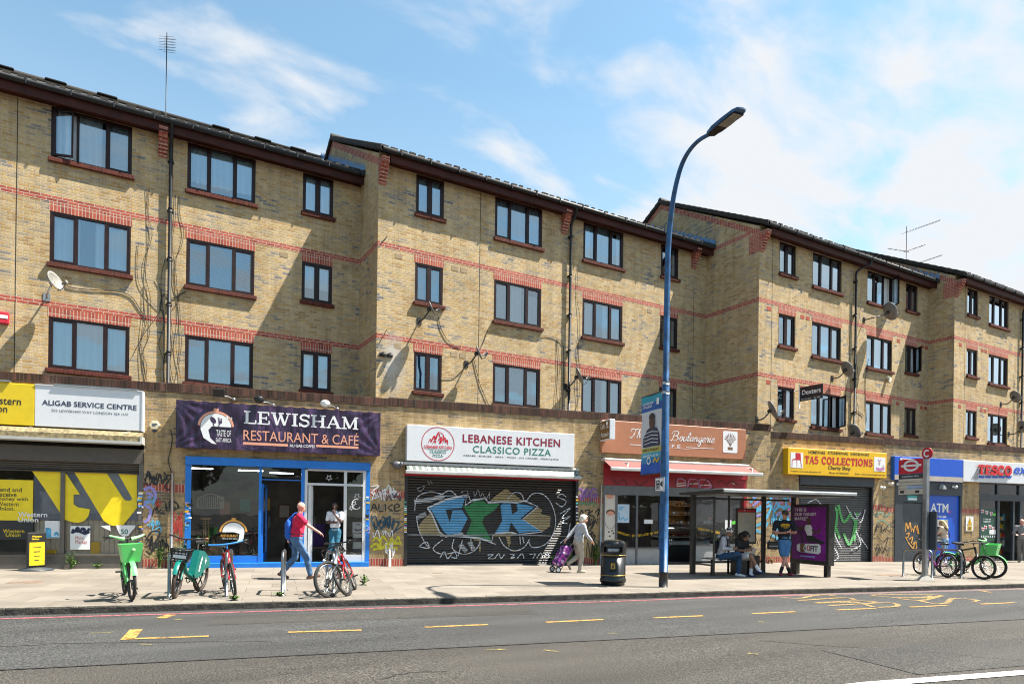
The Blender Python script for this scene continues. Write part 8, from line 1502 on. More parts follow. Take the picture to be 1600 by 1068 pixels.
# ------------------------------------------------------------------ weeds
M('weed_green', (.085, .17, .025), .7, var=.5, vs=9); M('weed_dry', (.30, .24, .08), .8, var=.3)
def weed(p, h, n, lb, mat='weed_green', w=.16, seed=0):
    rn = random.Random(seed); mb = MB(); p = Vector(p)
    for i in range(n):
        a = rn.uniform(0, 6.28); r = rn.uniform(0, w); top = p + Vector((r * math.cos(a), r * math.sin(a), h * rn.uniform(.35, 1))); mid = p + Vector((r * .35 * math.cos(a), r * .35 * math.sin(a), top.z * .5 - p.z * .5)); mb.tube([p + Vector((rn.uniform(-.03, .03), rn.uniform(-.03, .03), 0)), mid, top], .004, 4)
        for k in range(7):
            c = mid.lerp(top, rn.random()); b = rn.uniform(0, 6.28); l_ = rn.uniform(.03, .075); d = Vector((math.cos(b), math.sin(b), rn.uniform(-.2, .7))) * l_; e = Vector((-math.sin(b), math.cos(b), 0)) * l_ * .33; mb.face([c, c + d * .5 + e, c + d, c + d * .5 - e])
    return tag(mb.build('weed', mat, org=p), lb, 'weed', 'weeds along the foot of the walls')
def wpos(s, d): q = ST.w(s, d, 0); q.z = gz(q.x); return q
for i, (u, d_, h, n, lb, m_) in enumerate(((111, .08, .42, 16, 'leafy weed growing under the market poster window', 'weed_green'), (153, .08, .16, 8, 'tiny weed at the sill left of the green hire bicycle', 'weed_green'), (249, .1, .55, 22, 'tall weed at the graffitied pier beside the teal bicycle', 'weed_green'), (280, .12, .8, 26, 'tallest weed, behind the teal bicycle handlebar by the blue frame', 'weed_green'), (930, .12, .75, 40, 'bushy weed at the foot of the pier behind the litter bin', 'weed_green'), (886, .12, .45, 20, 'weed growing behind the shopping trolley', 'weed_green'), (868, .12, .3, 12, 'small weed at the shutter foot left of the shopping trolley', 'weed_green'), (1178, .1, .2, 18, 'dry yellow weed under the bus shelter map panel', 'weed_dry'), (1206, .1, .22, 20, 'dry yellow weed between the shelter post and the standing man', 'weed_dry'))):
    weed(wpos(sc_(ST, u, 880, d_), d_), h, n, lb, m_, .12 + h * .2, i)
for i, (u, v, h, lb) in enumerate(((568, 913, .22, 'weed sprouting under the red racing bicycle'), (289, 950.5, .07, 'tiny weed in the kerb gutter below the teal bicycle'), (366, 937, .07, 'tiny weed in the kerb joint below the red bicycle'), (436, 930, .05, 'tiny weed at the foot of the empty cycle stand'))):
    q = G(u, v, 0 if i != 1 else RD); weed(q, h, 14, lb, 'weed_green', .10 + h * .4, 30 + i)
# ------------------------------------------------------------------ trees and houses on the other side of the road (only their reflection shows)
M('far_leaf', (.045, .085, .022), .8, var=.4, vs=1.5); rn = random.Random(21); mb = MB()
for k in range(11):
    s = -38 + k * 9.5 + rn.uniform(-2, 2); d = 36 + rn.uniform(-1, 3); c0 = ST.w(s, d, 0); H_ = rn.uniform(7, 10); mb.cur = 1; mb.tube([c0 - Vector((0, 0, .3)), c0 + Vector((.1, 0, H_ * .5)), c0 + Vector((0, .2, H_ * .8))], [.28, .2, .08], 7); mb.cur = 0
    for i in range(800):
        u_ = Vector((rn.gauss(0, 1), rn.gauss(0, 1), rn.gauss(0, 1))).normalized() * (rn.random() ** .4); c = c0 + Vector((u_.x * 3.4, u_.y * 3.0, H_ * .66 + u_.z * H_ * .34)); a = Vector((rn.gauss(0, 1), rn.gauss(0, 1), rn.gauss(0, 1))).normalized() * .42; b = a.orthogonal().normalized() * .3; mb.face([c - a, c - b, c + a, c + b])
tag(mb.build('treeline', ['far_leaf', 'wood_brown'], org=(0, -20, 0)), kind='stuff')
# ================================================================== people
M('skin_fair', (.52, .27, .19), .55, var=.1); M('skin_pink', (.58, .29, .22), .55, var=.1); M('skin_dark', (.085, .042, .028), .5, var=.1); M('skin_brown', (.23, .12, .075), .5, var=.1)
def cloth(name, col, vs=12, var=.15): return M(name, col, .9, var=var, vs=vs, bump=.25, bs=14)
class Vol:
    """rounded solids merged into one continuous skin by a voxel remesh"""
    def __init__(s): s.mb = MB()
    def cap(s, a, b, ra, rb, n=12):
        a = Vector(a); b = Vector(b); d = b - a; L = d.length
        if L < 1e-5: s.mb.sphere(a, ra, n, 8); return s
        d.normalize(); u = d.orthogonal().normalized(); w = d.cross(u); rows = []
        for i in range(-4, 1): t = i / 4 * math.pi / 2; rows.append((a + d * ra * math.sin(t), max(ra * math.cos(t), 1e-4)))
        for i in range(0, 5): t = i / 4 * math.pi / 2; rows.append((b + d * rb * math.sin(t), max(rb * math.cos(t), 1e-4)))
        s.mb.grid([[c + (u * math.cos(2 * math.pi * k / n) + w * math.sin(2 * math.pi * k / n)) * r for k in range(n)] for c, r in rows], True, True); return s
    def ell(s, c, rx, ry, rz, rot=None):
        m = MB(); m.sphere((0, 0, 0), 1, 16, 10, (rx, ry, rz)); R_ = rot or Matrix.Identity(3); i0 = len(s.mb.v); s.mb.v += [Vector(c) + R_ @ v for v in m.v]; s.mb.f += [[i + i0 for i in f] for f in m.f]; s.mb.uv += m.uv; s.mb.sm += m.sm; s.mb.mi += m.mi; return s
    def chain(s, pts, rs):
        for (a, b), (ra, rb) in zip(zip(pts, pts[1:]), zip(rs, rs[1:])): s.cap(a, b, ra, rb)
        return s
    def build(s, name, mat, parent=None, vox=.011, smooth=2, fold=0):
        me = bpy.data.meshes.new('tmp'); me.from_pydata(s.mb.v, [], s.mb.f); ob = bpy.data.objects.new('tmp', me); COL.objects.link(ob)
        rm = ob.modifiers.new('r', 'REMESH'); rm.mode = 'VOXEL'; rm.voxel_size = vox; rm.use_smooth_shade = True
        sm = ob.modifiers.new('s', 'SMOOTH'); sm.iterations = smooth; sm.factor = .5
        if fold:
            tx = bpy.data.textures.new('folds', 'CLOUDS'); tx.noise_scale = .07; tx.noise_depth = 1; dm = ob.modifiers.new('d', 'DISPLACE'); dm.texture = tx; dm.strength = fold; dm.mid_level = .5; dm.texture_coords = 'LOCAL'
        m2 = bpy.data.meshes.new_from_object(ob.evaluated_get(bpy.context.evaluated_depsgraph_get())); bpy.data.objects.remove(ob); bpy.data.meshes.remove(me); m2.name = name
        m2.materials.clear(); m2.materials.append(mm(mat)); m2.polygons.foreach_set('use_smooth', [True] * len(m2.polygons)); m2.update()
        o = bpy.data.objects.new(name, m2); COL.objects.link(o)
        if parent is not None: o.parent = parent
        return o
V3 = Vector
def hand(v, wr, d, palm, curl=.5, r=.0085, thumb=1):
    """palm and five fingers from the wrist along d, palm facing 'palm'"""
    d = V3(d).normalized(); p = V3(palm); p = (p - d * p.dot(d)).normalized(); sd = d.cross(p); c = V3(wr) + d * .085
    v.cap(wr, V3(wr) + d * .03, .027, .026); v.ell(V3(wr) + d * .055, .038, .016, .05, Matrix((sd, p, d)).transposed()); v.ell(V3(wr) + d * .075, .042, .015, .03, Matrix((sd, p, d)).transposed())
    for k, (o, L) in enumerate(((-.030, .066), (-.010, .076), (.011, .072), (.030, .056))):
        a = c + sd * o * thumb + d * .005; d1 = (d * math.cos(curl * .6) + p * math.sin(curl * .6)); d2 = (d * math.cos(curl * 1.5) + p * math.sin(curl * 1.5)); b = a + d1 * L * .5; v.cap(a - d * .02, b, r, r * .95); v.cap(b, b + d2 * L * .5, r * .95, r * .8)
    a = V3(wr) + d * .03 - sd * .03 * thumb; b = a + d * .03 - sd * .028 * thumb + p * .012; v.cap(a, b, .0115, .010); v.cap(b, b + d * .03 + p * .014 - sd * .006 * thumb, .010, .0085)
def head(v, c, look, up=(0, 0, 1), r=1.0):
    f = V3(look).normalized(); u = V3(up); u = (u - f * u.dot(f)).normalized(); s = f.cross(u); R_ = Matrix((f, s, u)).transposed(); T = lambda x, y, z: V3(c) + R_ @ V3((x * r, y * r, z * r))
    v.ell(T(-.008, 0, .03), .097 * r, .077 * r, .088 * r, R_); v.ell(T(.022, 0, -.035), .068 * r, .058 * r, .075 * r, R_); v.ell(T(.052, 0, -.085), .026 * r, .030 * r, .022 * r, R_)
    v.cap(T(.086, 0, .012), T(.108, 0, -.028), .009 * r, .015 * r); v.ell(T(.078, 0, -.058), .016 * r, .026 * r, .010 * r, R_)
    for y in (-1, 1): v.ell(T(-.005, .078 * y, -.005), .016 * r, .009 * r, .030 * r, R_); v.ell(T(.066, .03 * y, .026), .02 * r, .02 * r, .008 * r, R_)
    return T
def face_bits(par, T, lip='skin_pink'):
    mb = MB()
    for y in (-1, 1): mb.sphere(T(.079, .030 * y, .008), .010, 8, 6)
    mb.build('eyes', 'ink_black', par)
    mb = MB(); mb.tube([T(.091, -.022, -.058), T(.0965, 0, -.059), T(.091, .022, -.058)], .0045, 6); mb.build('mouth', M('lip', (.30, .09, .08), .5), par)
def shoe(v, an, toe, h=.0):
    an = V3(an); toe = V3(toe); d = (toe - an).normalized(); d.z = d.z if abs(toe.z - an.z) > .11 else 0
    d = (toe - (an - V3((0, 0, .07)))).normalized(); he = an - d * .06 - V3((0, 0, .045)); up = d.cross(V3((0, 1, 0)).cross(d) if abs(d.y) < .9 else V3((1, 0, 0)))
    v.cap(an - V3((0, 0, .01)), he, .040, .036); v.cap(he, toe, .034, .030); v.cap(an - V3((0, 0, .03)), toe, .040, .028); v.cap(he - V3((0, 0, 0)), toe, .036, .034)
def person(label, pos, facing, J, look, outfit, height=1.0, hair=None, extra=None, z=None, headr=1.0):
    """J: joint points in metres, x forward, y to the person's left. outfit: dict part -> spec"""
    p = V3((pos[0], pos[1], gz(pos[0]) if z is None else z)); t = thing('person', (0, 0, 0), label, 'person'); J = {k: V3(q) for k, q in J.items()}
    sk = outfit['skin']; b = Vol()
    b.ell(J['pelvis'], .105, .145, .11); b.cap(J['pelvis'], J['belly'], .105, .10); b.cap(J['belly'], J['chest'], .105, .11); b.ell(J['chest'], .10, .15, .15); b.cap(J['chest'] + V3((0, 0, .1)), J['neck'], .07, .055); b.cap(J['neck'], J['head'], .053, .05)
    for s in 'LR':
        b.cap(J['chest'] + V3((0, 0, .08)), J['sh' + s], .07, .055); b.chain([J['sh' + s], J['el' + s], J['wr' + s]], [.046, .037, .025]); b.cap(J['el' + s], J['el' + s].lerp(J['wr' + s], .4), .038, .037)
        hd, pm, cu = outfit.get('hand' + s, ((J['wr' + s] - J['el' + s]), (0, 0, -1), .5)); hand(b, J['wr' + s], hd, pm, cu, thumb=1 if s == 'L' else -1)
        b.chain([J['hip' + s], J['kn' + s], J['an' + s]], [.082, .054, .037]); b.cap(J['kn' + s].lerp(J['an' + s], .12), J['kn' + s].lerp(J['an' + s], .45), .050, .052); b.cap(J['an' + s] - V3((0, 0, .02)), J['an' + s].lerp(J['to' + s], .8), .035, .024)
    T = head(b, J['head'], look, r=headr); b.build('body', sk, t, .0085, 2)
    bd = [o for o in t.children if o.name.startswith('body')][0]; face_bits(bd, T)
    o = outfit; B = o.get('bulk', 1.0)
    if 'top' in o:
        mat_, slv, hem = o['top']; v = Vol()
        v.ell(J['chest'], .122 * B, .172 * B, .165); v.cap(J['chest'], J['belly'], .122 * B, .128 * B); v.ell(J['belly'], .128 * B, .158 * B, .13); v.ell(J['belly'].lerp(J['pelvis'], hem), .124 * B, .162 * B, .07); v.cap(J['chest'] + V3((0, 0, .10)), J['neck'] - (J['neck'] - J['chest']) * .18, .088, .066)
        for s in 'LR':
            v.cap(J['chest'] + V3((0, 0, .08)), J['sh' + s], .085, .070)
            if slv == 'short': v.cap(J['sh' + s], J['sh' + s].lerp(J['el' + s], .68), .068, .062)
            else: v.chain([J['sh' + s], J['el' + s], J['el' + s].lerp(J['wr' + s], .93)], [.068, .054, .042])
        v.build('top', mat_, t, .011, 3, .012)
    if 'trousers' in o:
        mat_, leg = o['trousers']; v = Vol(); v.ell(J['pelvis'], .125 * B, .165 * B, .12); v.cap(J['pelvis'], J['belly'].lerp(J['pelvis'], .45), .118 * B, .12 * B)
        for s in 'LR':
            v.cap(J['pelvis'] + V3((0, (J['hip' + s] - J['pelvis']).y * .5, 0)), J['hip' + s], .115, .100)
            if leg == 'shorts': v.cap(J['hip' + s], J['hip' + s].lerp(J['kn' + s], .80), .102, .088)
            else: v.chain([J['hip' + s], J['kn' + s], J['kn' + s].lerp(J['an' + s], .93)], [.102, .073 * o.get('legw', 1), .060 * o.get('legw', 1)])
        v.build('trousers' if leg != 'shorts' else 'shorts', mat_, t, .011, 3, .014)
    if 'socks' in o:
        for s in 'LR': v = Vol(); v.cap(J['an' + s].lerp(J['kn' + s], .28), J['an' + s], .049, .045); v.cap(J['an' + s], J['an' + s].lerp(J['to' + s], .5), .044, .036); v.build('sock', o['socks'], t, .009, 1)
    for s in 'LR': v = Vol(); shoe(v, J['an' + s], J['to' + s]); v.build('shoe', o['shoes'], t, .008, 2)
    if hair: v = Vol(); hair(v, T, J); v.build(o.get('hairname', 'hair'), o['hair'], t, .009, 1, .01)
    if extra: extra(t, J, T)
    t.matrix_world = Matrix.Translation(p) @ Matrix.Rotation(math.atan2(facing[1], facing[0]), 4, 'Z') @ Matrix.Scale(height, 4); return t
tv, nv = (ST.t.x, ST.t.y), (ST.n.x, ST.n.y)
def mixv(a, b): return (tv[0] * a + nv[0] * b, tv[1] * a + nv[1] * b)       # a along the street to the right, b towards the road
bald = lambda v, T, J: (v.cap(T(-.085, -.05, -.01), T(-.085, .05, -.01), .02, .02), v.cap(T(-.06, -.072, -.0), T(-.06, .072, -.0), .012, .012))
# 1 the man in the red polo shirt, striding right
qL, qR = G(445, 905), G(479, 903); pm_ = (qL + qR) / 2
J1 = dict(pelvis=(0, 0, .90), belly=(.01, 0, 1.06), chest=(.05, 0, 1.28), neck=(.07, 0, 1.48), head=(.10, .01, 1.60), shL=(.06, .20, 1.40), shR=(.05, -.20, 1.40), elL=(-.12, .27, 1.17), wrL=(-.16, .25, .95), elR=(.24, -.27, 1.20), wrR=(.46, -.25, 1.06), hipL=(-.0, .09, .86), hipR=(.0, -.09, .86), knL=(-.02, .09, .47), anL=(-.30, .08, .14), toL=(-.17, .08, .035), knR=(.22, -.09, .48), anR=(.31, -.08, .09), toR=(.49, -.07, .075))
def bag1(t, J, T):
    v = Vol(); v.ell((-.165, .05, 1.12), .085, .15, .22); v.ell((-.15, .06, .98), .10, .15, .12); v.cap((-.10, .1, 1.36), (-.17, .06, 1.2), .05, .09); o = v.build('backpack', cloth('pack_blue', (.012, .09, .42)), None, .011, 3, .02); o.parent = t
    mb = MB(); mb.tube(spline([(-.12, .15, 1.36), (-.02, .17, 1.47), (.12, .16, 1.40), (.16, .15, 1.2), (.03, .2, 1.02)], 6), .018, 6); mb.tube(spline([(-.12, -.0, .9), (-.14, -.1, .78), (-.08, -.02, .66)], 5), .007, 5); s_ = mb.build('backpack_strap', 'pack_blue', None); s_.parent = t; s_.location = (0, 0, 0); me = s_.data; off = ORG[s_.name]; me.transform(Matrix.Translation(off))
    mb = MB(); mb.torus((.005, 0, 1.0), .155, .018, (0, 0, 1), 30, 6); b_ = mb.build('belt', 'black', None); b_.parent = t; b_.data.transform(Matrix.Translation(ORG[b_.name])); b_.location = (0, 0, 0); b_.scale = (.86, 1.06, 1)
person('bald man in red polo shirt and jeans striding past the restaurant, blue backpack', (pm_.x, pm_.y), mixv(1, .0), J1, (.75, .65, .05), dict(skin='skin_pink', top=(cloth('polo_red', (.52, .012, .06)), 'short', .55), trousers=(cloth('denim', (.06, .13, .25), 8, .4), 'long'), shoes=M('brown_leather', (.13, .06, .035), .4), hair=M('grey_stubble', (.42, .30, .25), .9), hairname='stubble', bulk=1.2), .985, None, bag1)
# 2 the woman pulling a shopping trolley
q = G(904, 894)
J2 = dict(pelvis=(-.02, 0, .86), belly=(.0, 0, 1.0), chest=(.05, 0, 1.20), neck=(.09, 0, 1.37), head=(.14, 0, 1.485), shL=(.07, .18, 1.31), shR=(.05, -.18, 1.31), elL=(-.13, .22, 1.10), wrL=(-.27, .20, .94), elR=(.12, -.23, 1.06), wrR=(.27, -.22, .90), hipL=(-.02, .085, .82), hipR=(-.02, -.085, .82), knL=(.02, .085, .46), anL=(-.27, .08, .26), toL=(-.22, .08, .10), knR=(.05, -.085, .45), anR=(.0, -.08, .085), toR=(.14, -.08, .035))
curly = lambda v, T, J: (v.ell(T(-.025, 0, .045), .105, .092, .085), v.ell(T(-.07, 0, -.02), .06, .075, .075), v.ell(T(-.02, -.075, .01), .05, .025, .05), v.ell(T(-.02, .075, .01), .05, .025, .05), v.ell(T(.05, 0, .085), .05, .06, .03))
W2 = person('white haired woman in a grey cardigan and beige trousers pulling a purple trolley', (q.x - .0, q.y), mixv(1, 0), J2, (1, -.12, -.12), dict(skin='skin_fair', top=(cloth('cardigan', (.36, .37, .40)), 'long', .75), trousers=(cloth('beige_cotton', (.40, .35, .29)), 'long'), shoes=M('stone_shoe', (.40, .34, .25), .6), hair=M('hair_white', (.66, .62, .52), .9, var=.2, vs=30, bump=.6), bulk=1.08), .96, curly)
# the trolley she pulls
q2 = q - Vector((ST.t.x, ST.t.y, 0)) * .60 + Vector((-ST.n.x, -ST.n.y, 0)) * .18; t = thing('shopping_trolley', (0, 0, 0), 'purple patterned shopping trolley pulled by the white haired woman', 'shopping trolley')
def trolley_mat():
    m, n, l, b = nodes('trolley_print'); tc = n.new('ShaderNodeTexCoord'); v = n.new('ShaderNodeTexVoronoi'); v.inputs['Scale'].default_value = 16; l.new(tc.outputs['Object'], v.inputs['Vector']); s_ = n.new('ShaderNodeSeparateXYZ'); l.new(v.outputs['Color'], s_.inputs[0]); cr = n.new('ShaderNodeValToRGB'); ramp(cr, [(0, (.05, .01, .09)), (.3, (.20, .02, .20)), (.5, (.42, .06, .32)), (.7, (.12, .04, .28)), (.85, (.55, .35, .50)), (1, (.03, .01, .05))], 'CONSTANT'); l.new(s_.outputs[0], cr.inputs[0]); l.new(cr.outputs[0], b.inputs['Base Color']); b.inputs['Roughness'].default_value = .7; MATS['trolley_print'] = m
trolley_mat()
tl = rad(33); TX = lambda x, y, z_: Vector((x * math.cos(tl) + z_ * math.sin(tl), y, -x * math.sin(tl) + z_ * math.cos(tl) + .10))
v = Vol(); v.cap(TX(-.02, -.13, .20), TX(-.02, .13, .20), .11, .11); v.cap(TX(-.03, -.13, .45), TX(-.03, .13, .45), .125, .125); v.cap(TX(-.03, -.12, .60), TX(-.03, .12, .60), .12, .12)
for y in (-.13, 0, .13): v.cap(TX(-.02, y, .18), TX(-.03, y, .62), .11, .12)
v.build('bag', 'trolley_print', t, .012, 2, .012)
mb = MB()
for y in (-.17, .17): mb.tube([TX(.09, y, .02), TX(.09, y, .78)], .011, 6); mb.tube([TX(.09, y, .05), TX(-.16, y, .07)], .010, 6)
mb.tube(spline([TX(.09, -.17, .78), TX(.11, -.12, .90), TX(.12, 0, .93), TX(.11, .12, .90), TX(.09, .17, .78)], 4), .011, 6); mb.tube([TX(.0, -.2, .0), TX(0, .2, 0)], .010, 6); f_ = mb.build('trolley_frame', 'dish_pale', None); f_.parent = t; f_.data.transform(Matrix.Translation(ORG[f_.name])); f_.location = (0, 0, 0)
for y in (-.21, .21):
    mb = MB(); mb.torus((0, y, .085), .066, .020, (0, 1, 0), 22, 8); w_ = mb.build('wheel', 'black', None); w_.parent = t; w_.data.transform(Matrix.Translation(ORG[w_.name])); w_.location = (0, 0, 0)
    mb = MB(); mb.lathe([(.055, -.012), (.055, .012)], (0, 0, 0), 16, X=lambda p: Vector((p.x, y + p.z, .085 + p.y))); w2 = mb.build('hub', 'ink_white', None); w2.parent = w_; w2.data.transform(Matrix.Translation(ORG[w2.name])); w2.location = (0, 0, 0)
t.matrix_world = Matrix.Translation((q2.x, q2.y, gz(q2.x))) @ Matrix.Rotation(math.atan2(tv[1], tv[0]), 4, 'Z') @ Matrix.Scale(.96, 4)
def fixo(mb, nm, mat, t):                                        # small part of a posed figure, built straight in its local space
    o = mb.build(nm, mat, None); o.parent = t; o.data.transform(Matrix.Translation(ORG[o.name])); o.location = (0, 0, 0); return o
# 3 seated man on the shelter bench
gb = gz(13.3)
def seat_at(s, d): q = ST.w(s, d, 0); return (q.x, q.y)
J3 = dict(pelvis=(.0, 0, .56), belly=(.03, 0, .70), chest=(.10, 0, .92), neck=(.16, 0, 1.11), head=(.22, -.0, 1.215), shL=(.12, .19, 1.04), shR=(.10, -.19, 1.04), elL=(.12, .27, .77), wrL=(.33, .12, .76), elR=(.10, -.26, .78), wrR=(.32, -.08, .77), hipL=(.03, .10, .54), hipR=(.03, -.10, .54), knL=(.48, .10, .53), anL=(.46, .10, .11), toL=(.62, .12, .035), knR=(.46, -.10, .64), anR=(.50, .26, .52), toR=(.62, .36, .56))
beanie = lambda v, T, J: (v.ell(T(-.012, 0, .052), .108, .092, .085), v.cap(T(-.07, 0, .0), T(-.05, 0, .05), .05, .05))
def pack3(t, J, T):
    mb = MB()
    for y in (-.11, .11): mb.tube(spline([(-.05, y, .98), (.07, y * 1.15, 1.12), (.20, y * 1.1, 1.0), (.19, y, .82)], 5), .024, 6)
    fixo(mb, 'backpack_strap', 'black', t); v = Vol(); v.ell((-.10, 0, .80), .09, .15, .20); v.build('backpack', cloth('pack_black', (.015, .015, .018)), t, .012, 2)
    mb = MB(); mb.box(.40, .42, -.05, .05, .76, .86); fixo(mb, 'phone', 'black', t)
    v = Vol(); v.cap((-.02, -.10, 1.09), (-.02, .10, 1.09), .055, .055); v.build('hood', 'hoodie', t, .012, 3)
def hat_mat():
    m, n, l, b = nodes('beanie_print'); tc = n.new('ShaderNodeTexCoord'); v = n.new('ShaderNodeTexNoise'); v.inputs['Scale'].default_value = 22; l.new(tc.outputs['Object'], v.inputs['Vector']); cr = n.new('ShaderNodeValToRGB'); ramp(cr, [(0, (.012, .012, .014)), (.52, (.7, .7, .7))], 'CONSTANT'); l.new(v.outputs['Fac'], cr.inputs[0]); l.new(cr.outputs[0], b.inputs['Base Color']); b.inputs['Roughness'].default_value = .9; MATS['beanie_print'] = m
hat_mat(); cloth('hoodie', (.40, .41, .46)); cloth('jeans_dark', (.018, .055, .12), 8, .3)
person('seated man in grey hoodie, dark jeans and patterned beanie on the bench', seat_at(8.42, 4.18), mixv(.72, .70), J3, (.85, .1, -.5), dict(skin='skin_brown', top=('hoodie', 'long', .6), trousers=('jeans_dark', 'long'), shoes=M('shoe_white', (.62, .63, .66), .5), hair='beanie_print', hairname='beanie', bulk=1.02, handL=((1, -.2, .1), (0, -1, .2), .9), handR=((1, .2, .1), (0, 1, .2), .9)), .97, beanie, pack3, gb - .03)
# 4 seated girl
J4 = dict(pelvis=(.0, 0, .55), belly=(.03, 0, .68), chest=(.10, 0, .86), neck=(.16, 0, 1.02), head=(.23, 0, 1.10), shL=(.12, .16, .97), shR=(.12, -.16, .97), elL=(.14, .22, .73), wrL=(.33, .07, .73), elR=(.14, -.22, .73), wrR=(.33, -.07, .72), hipL=(.03, .09, .53), hipR=(.03, -.09, .53), knL=(.42, .07, .55), anL=(.40, .04, .10), toL=(.53, .03, .035), knR=(.45, -.03, .60), anR=(.58, .13, .22), toR=(.70, .16, .14))
bigcurl = lambda v, T, J: (v.ell(T(-.04, 0, .04), .115, .12, .095), v.ell(T(-.06, -.09, -.05), .085, .07, .11), v.ell(T(-.06, .09, -.05), .085, .07, .11), v.ell(T(-.09, 0, -.08), .075, .12, .12), v.ell(T(.05, -.06, .06), .04, .04, .04), v.ell(T(.05, .06, .06), .04, .04, .04))
def ph4(t, J, T): mb = MB(); mb.box(.40, .415, -.04, .04, .72, .86); fixo(mb, 'phone', 'black', t)
person('seated girl with big black curls and pale shorts looking at her phone', seat_at(8.98, 4.20), mixv(.15, 1), J4, (.80, 0, -.6), dict(skin='skin_brown', top=(cloth('tee_black', (.014, .014, .016)), 'short', .5), trousers=(cloth('shorts_pale', (.50, .50, .53)), 'shorts'), socks=M('sock_white', (.66, .66, .70), .9), shoes=M('slider_navy', (.015, .03, .10), .5), hair=M('hair_black', (.012, .010, .010), .8, var=.3, vs=40, bump=1, bs=60), bulk=.92, handL=((1, -.1, .3), (0, -1, .2), .9), handR=((1, .1, .3), (0, 1, .2), .9)), .97, bigcurl, ph4, gb - .03)
# 5 standing man against the advert panel
q = G(1225, 898)
J5 = dict(pelvis=(-.04, 0, .93), belly=(-.05, 0, 1.08), chest=(-.05, 0, 1.31), neck=(-.03, 0, 1.51), head=(.01, 0, 1.635), shL=(-.04, .21, 1.42), shR=(-.04, -.21, 1.42), elL=(.02, .29, 1.16), wrL=(.24, .09, 1.16), elR=(.02, -.30, 1.15), wrR=(.23, -.07, 1.15), hipL=(-.03, .095, .88), hipR=(-.03, -.095, .88), knL=(.07, .02, .49), anL=(.11, -.12, .10), toL=(.24, -.14, .035), knR=(.04, -.03, .49), anR=(.02, .14, .09), toR=(.15, .17, .035))
def cap5(v, T, J): v.ell(T(-.012, 0, .055), .108, .09, .075); v.cap(T(.09, -.045, .05), T(.15, -.035, .038), .014, .008); v.cap(T(.09, .045, .05), T(.15, .035, .038), .014, .008); v.cap(T(.09, 0, .052), T(.16, 0, .04), .014, .008)
def ex5(t, J, T):
    mb = MB(); mb.box(.31, .33, -.05, .07, 1.14, 1.20); fixo(mb, 'phone', 'black', t)
    mb = MB(); mb.torus((.17, .14, 1.16), .033, .010, (.75, -.6, 0), 18, 6); fixo(mb, 'watch', 'black', t)
    fr_ = Frame((.0, 0, 0), (0, 1)); mb = MB()
    X = lambda y, zz: V3((.083 - abs(y) * .22, y, zz))
    for zz, w_, h_ in ((1.375, .10, .02), (1.345, .125, .028), (1.305, .115, .024), (1.275, .05, .02)):
        for i in range(6): a = -w_ + 2 * w_ * i / 6; b = -w_ + 2 * w_ * (i + .82) / 6; mb.loft([X(a, zz), X(b, zz), X(b, zz + h_), X(a, zz + h_)], [p_ + V3((.012, 0, 0)) for p_ in (X(a, zz), X(b, zz), X(b, zz + h_), X(a, zz + h_))])
    fixo(mb, 'chest_print', 'sign_gold', t)
person('man in an olive cap, black printed shirt and blue shorts leaning by the purple poster', (q.x, q.y), mixv(-.42, .91), J5, (.95, .2, -.3), dict(skin='skin_pink', top=(cloth('tee_navy', (.018, .024, .034)), 'short', .75), trousers=(cloth('shorts_blue', (.07, .20, .42)), 'shorts'), socks=M('sock_dark', (.02, .02, .022), .9), shoes=M('trainer_red', (.45, .05, .09), .5), hair=cloth('cap_olive', (.09, .08, .045)), hairname='cap', bulk=1.04, handL=((.9, -.45, 0), (0, -.3, .9), .9), handR=((.9, .45, 0), (0, .3, .9), .9)), 1.0, cap5, ex5)
# his bag hanging from the right forearm
ang5 = Matrix.Rotation(math.atan2(mixv(-.42, .91)[1], mixv(-.42, .91)[0]), 4, 'Z'); P5 = lambda x, y, zz: V3((q.x, q.y, gz(q.x))) + (ang5 @ V3((x, y, 0))) + V3((0, 0, zz))
mb = MB(); A5 = lambda y, zz: P5(.06, -.31 - y, zz)
mb.box(-.13, .13, -.08, .08, .70, .91, X=lambda a, b, c: P5(.08 + b, -.33 + a, c), bev=.02); bg = mb.build('hand_bag', M('bag_black', (.016, .016, .017), .5, var=.3), org=P5(.08, -.33, .70)); tag(bg, 'black hand bag hanging from the forearm of the man in the olive cap', 'bag')
mb = MB(); mb.tube(spline([P5(.08, -.42, .90), P5(.08, -.36, 1.08), P5(.07, -.30, 1.15), P5(.08, -.26, 1.06), P5(.08, -.24, .90)], 5), .010, 6); mb.build('strap', 'bag_black', bg)
mb = MB(); mb.box(-.12, .12, .082, .088, .78, .80, X=lambda a, b, c: P5(.08 + b, -.33 + a, c)); mb.build('zip', 'metal_grey', bg)
# 6 the woman in the restaurant doorway
s6 = ST.px(523, 876, -.08)[0]; q6 = ST.w(s6, -.08, 0)
J6 = dict(pelvis=(-.02, 0, .90), belly=(-.0, 0, 1.05), chest=(.0, 0, 1.27), neck=(.02, 0, 1.46), head=(.06, 0, 1.58), shL=(.0, .18, 1.38), shR=(.0, -.18, 1.38), elL=(.13, .21, 1.15), wrL=(.19, .02, 1.36), elR=(.06, -.22, 1.12), wrR=(.17, -.04, 1.13), hipL=(-.02, .09, .86), hipR=(-.02, -.09, .86), knL=(.06, .06, .47), anL=(.02, -.02, .10), toL=(.16, -.03, .035), knR=(.12, -.05, .50), anR=(.14, -.19, .15), toR=(.25, -.24, .05))
shorth = lambda v, T, J: (v.ell(T(-.025, 0, .05), .10, .085, .075), v.ell(T(-.06, 0, .0), .055, .075, .06), v.ell(T(-.10, 0, .06), .05, .05, .05))
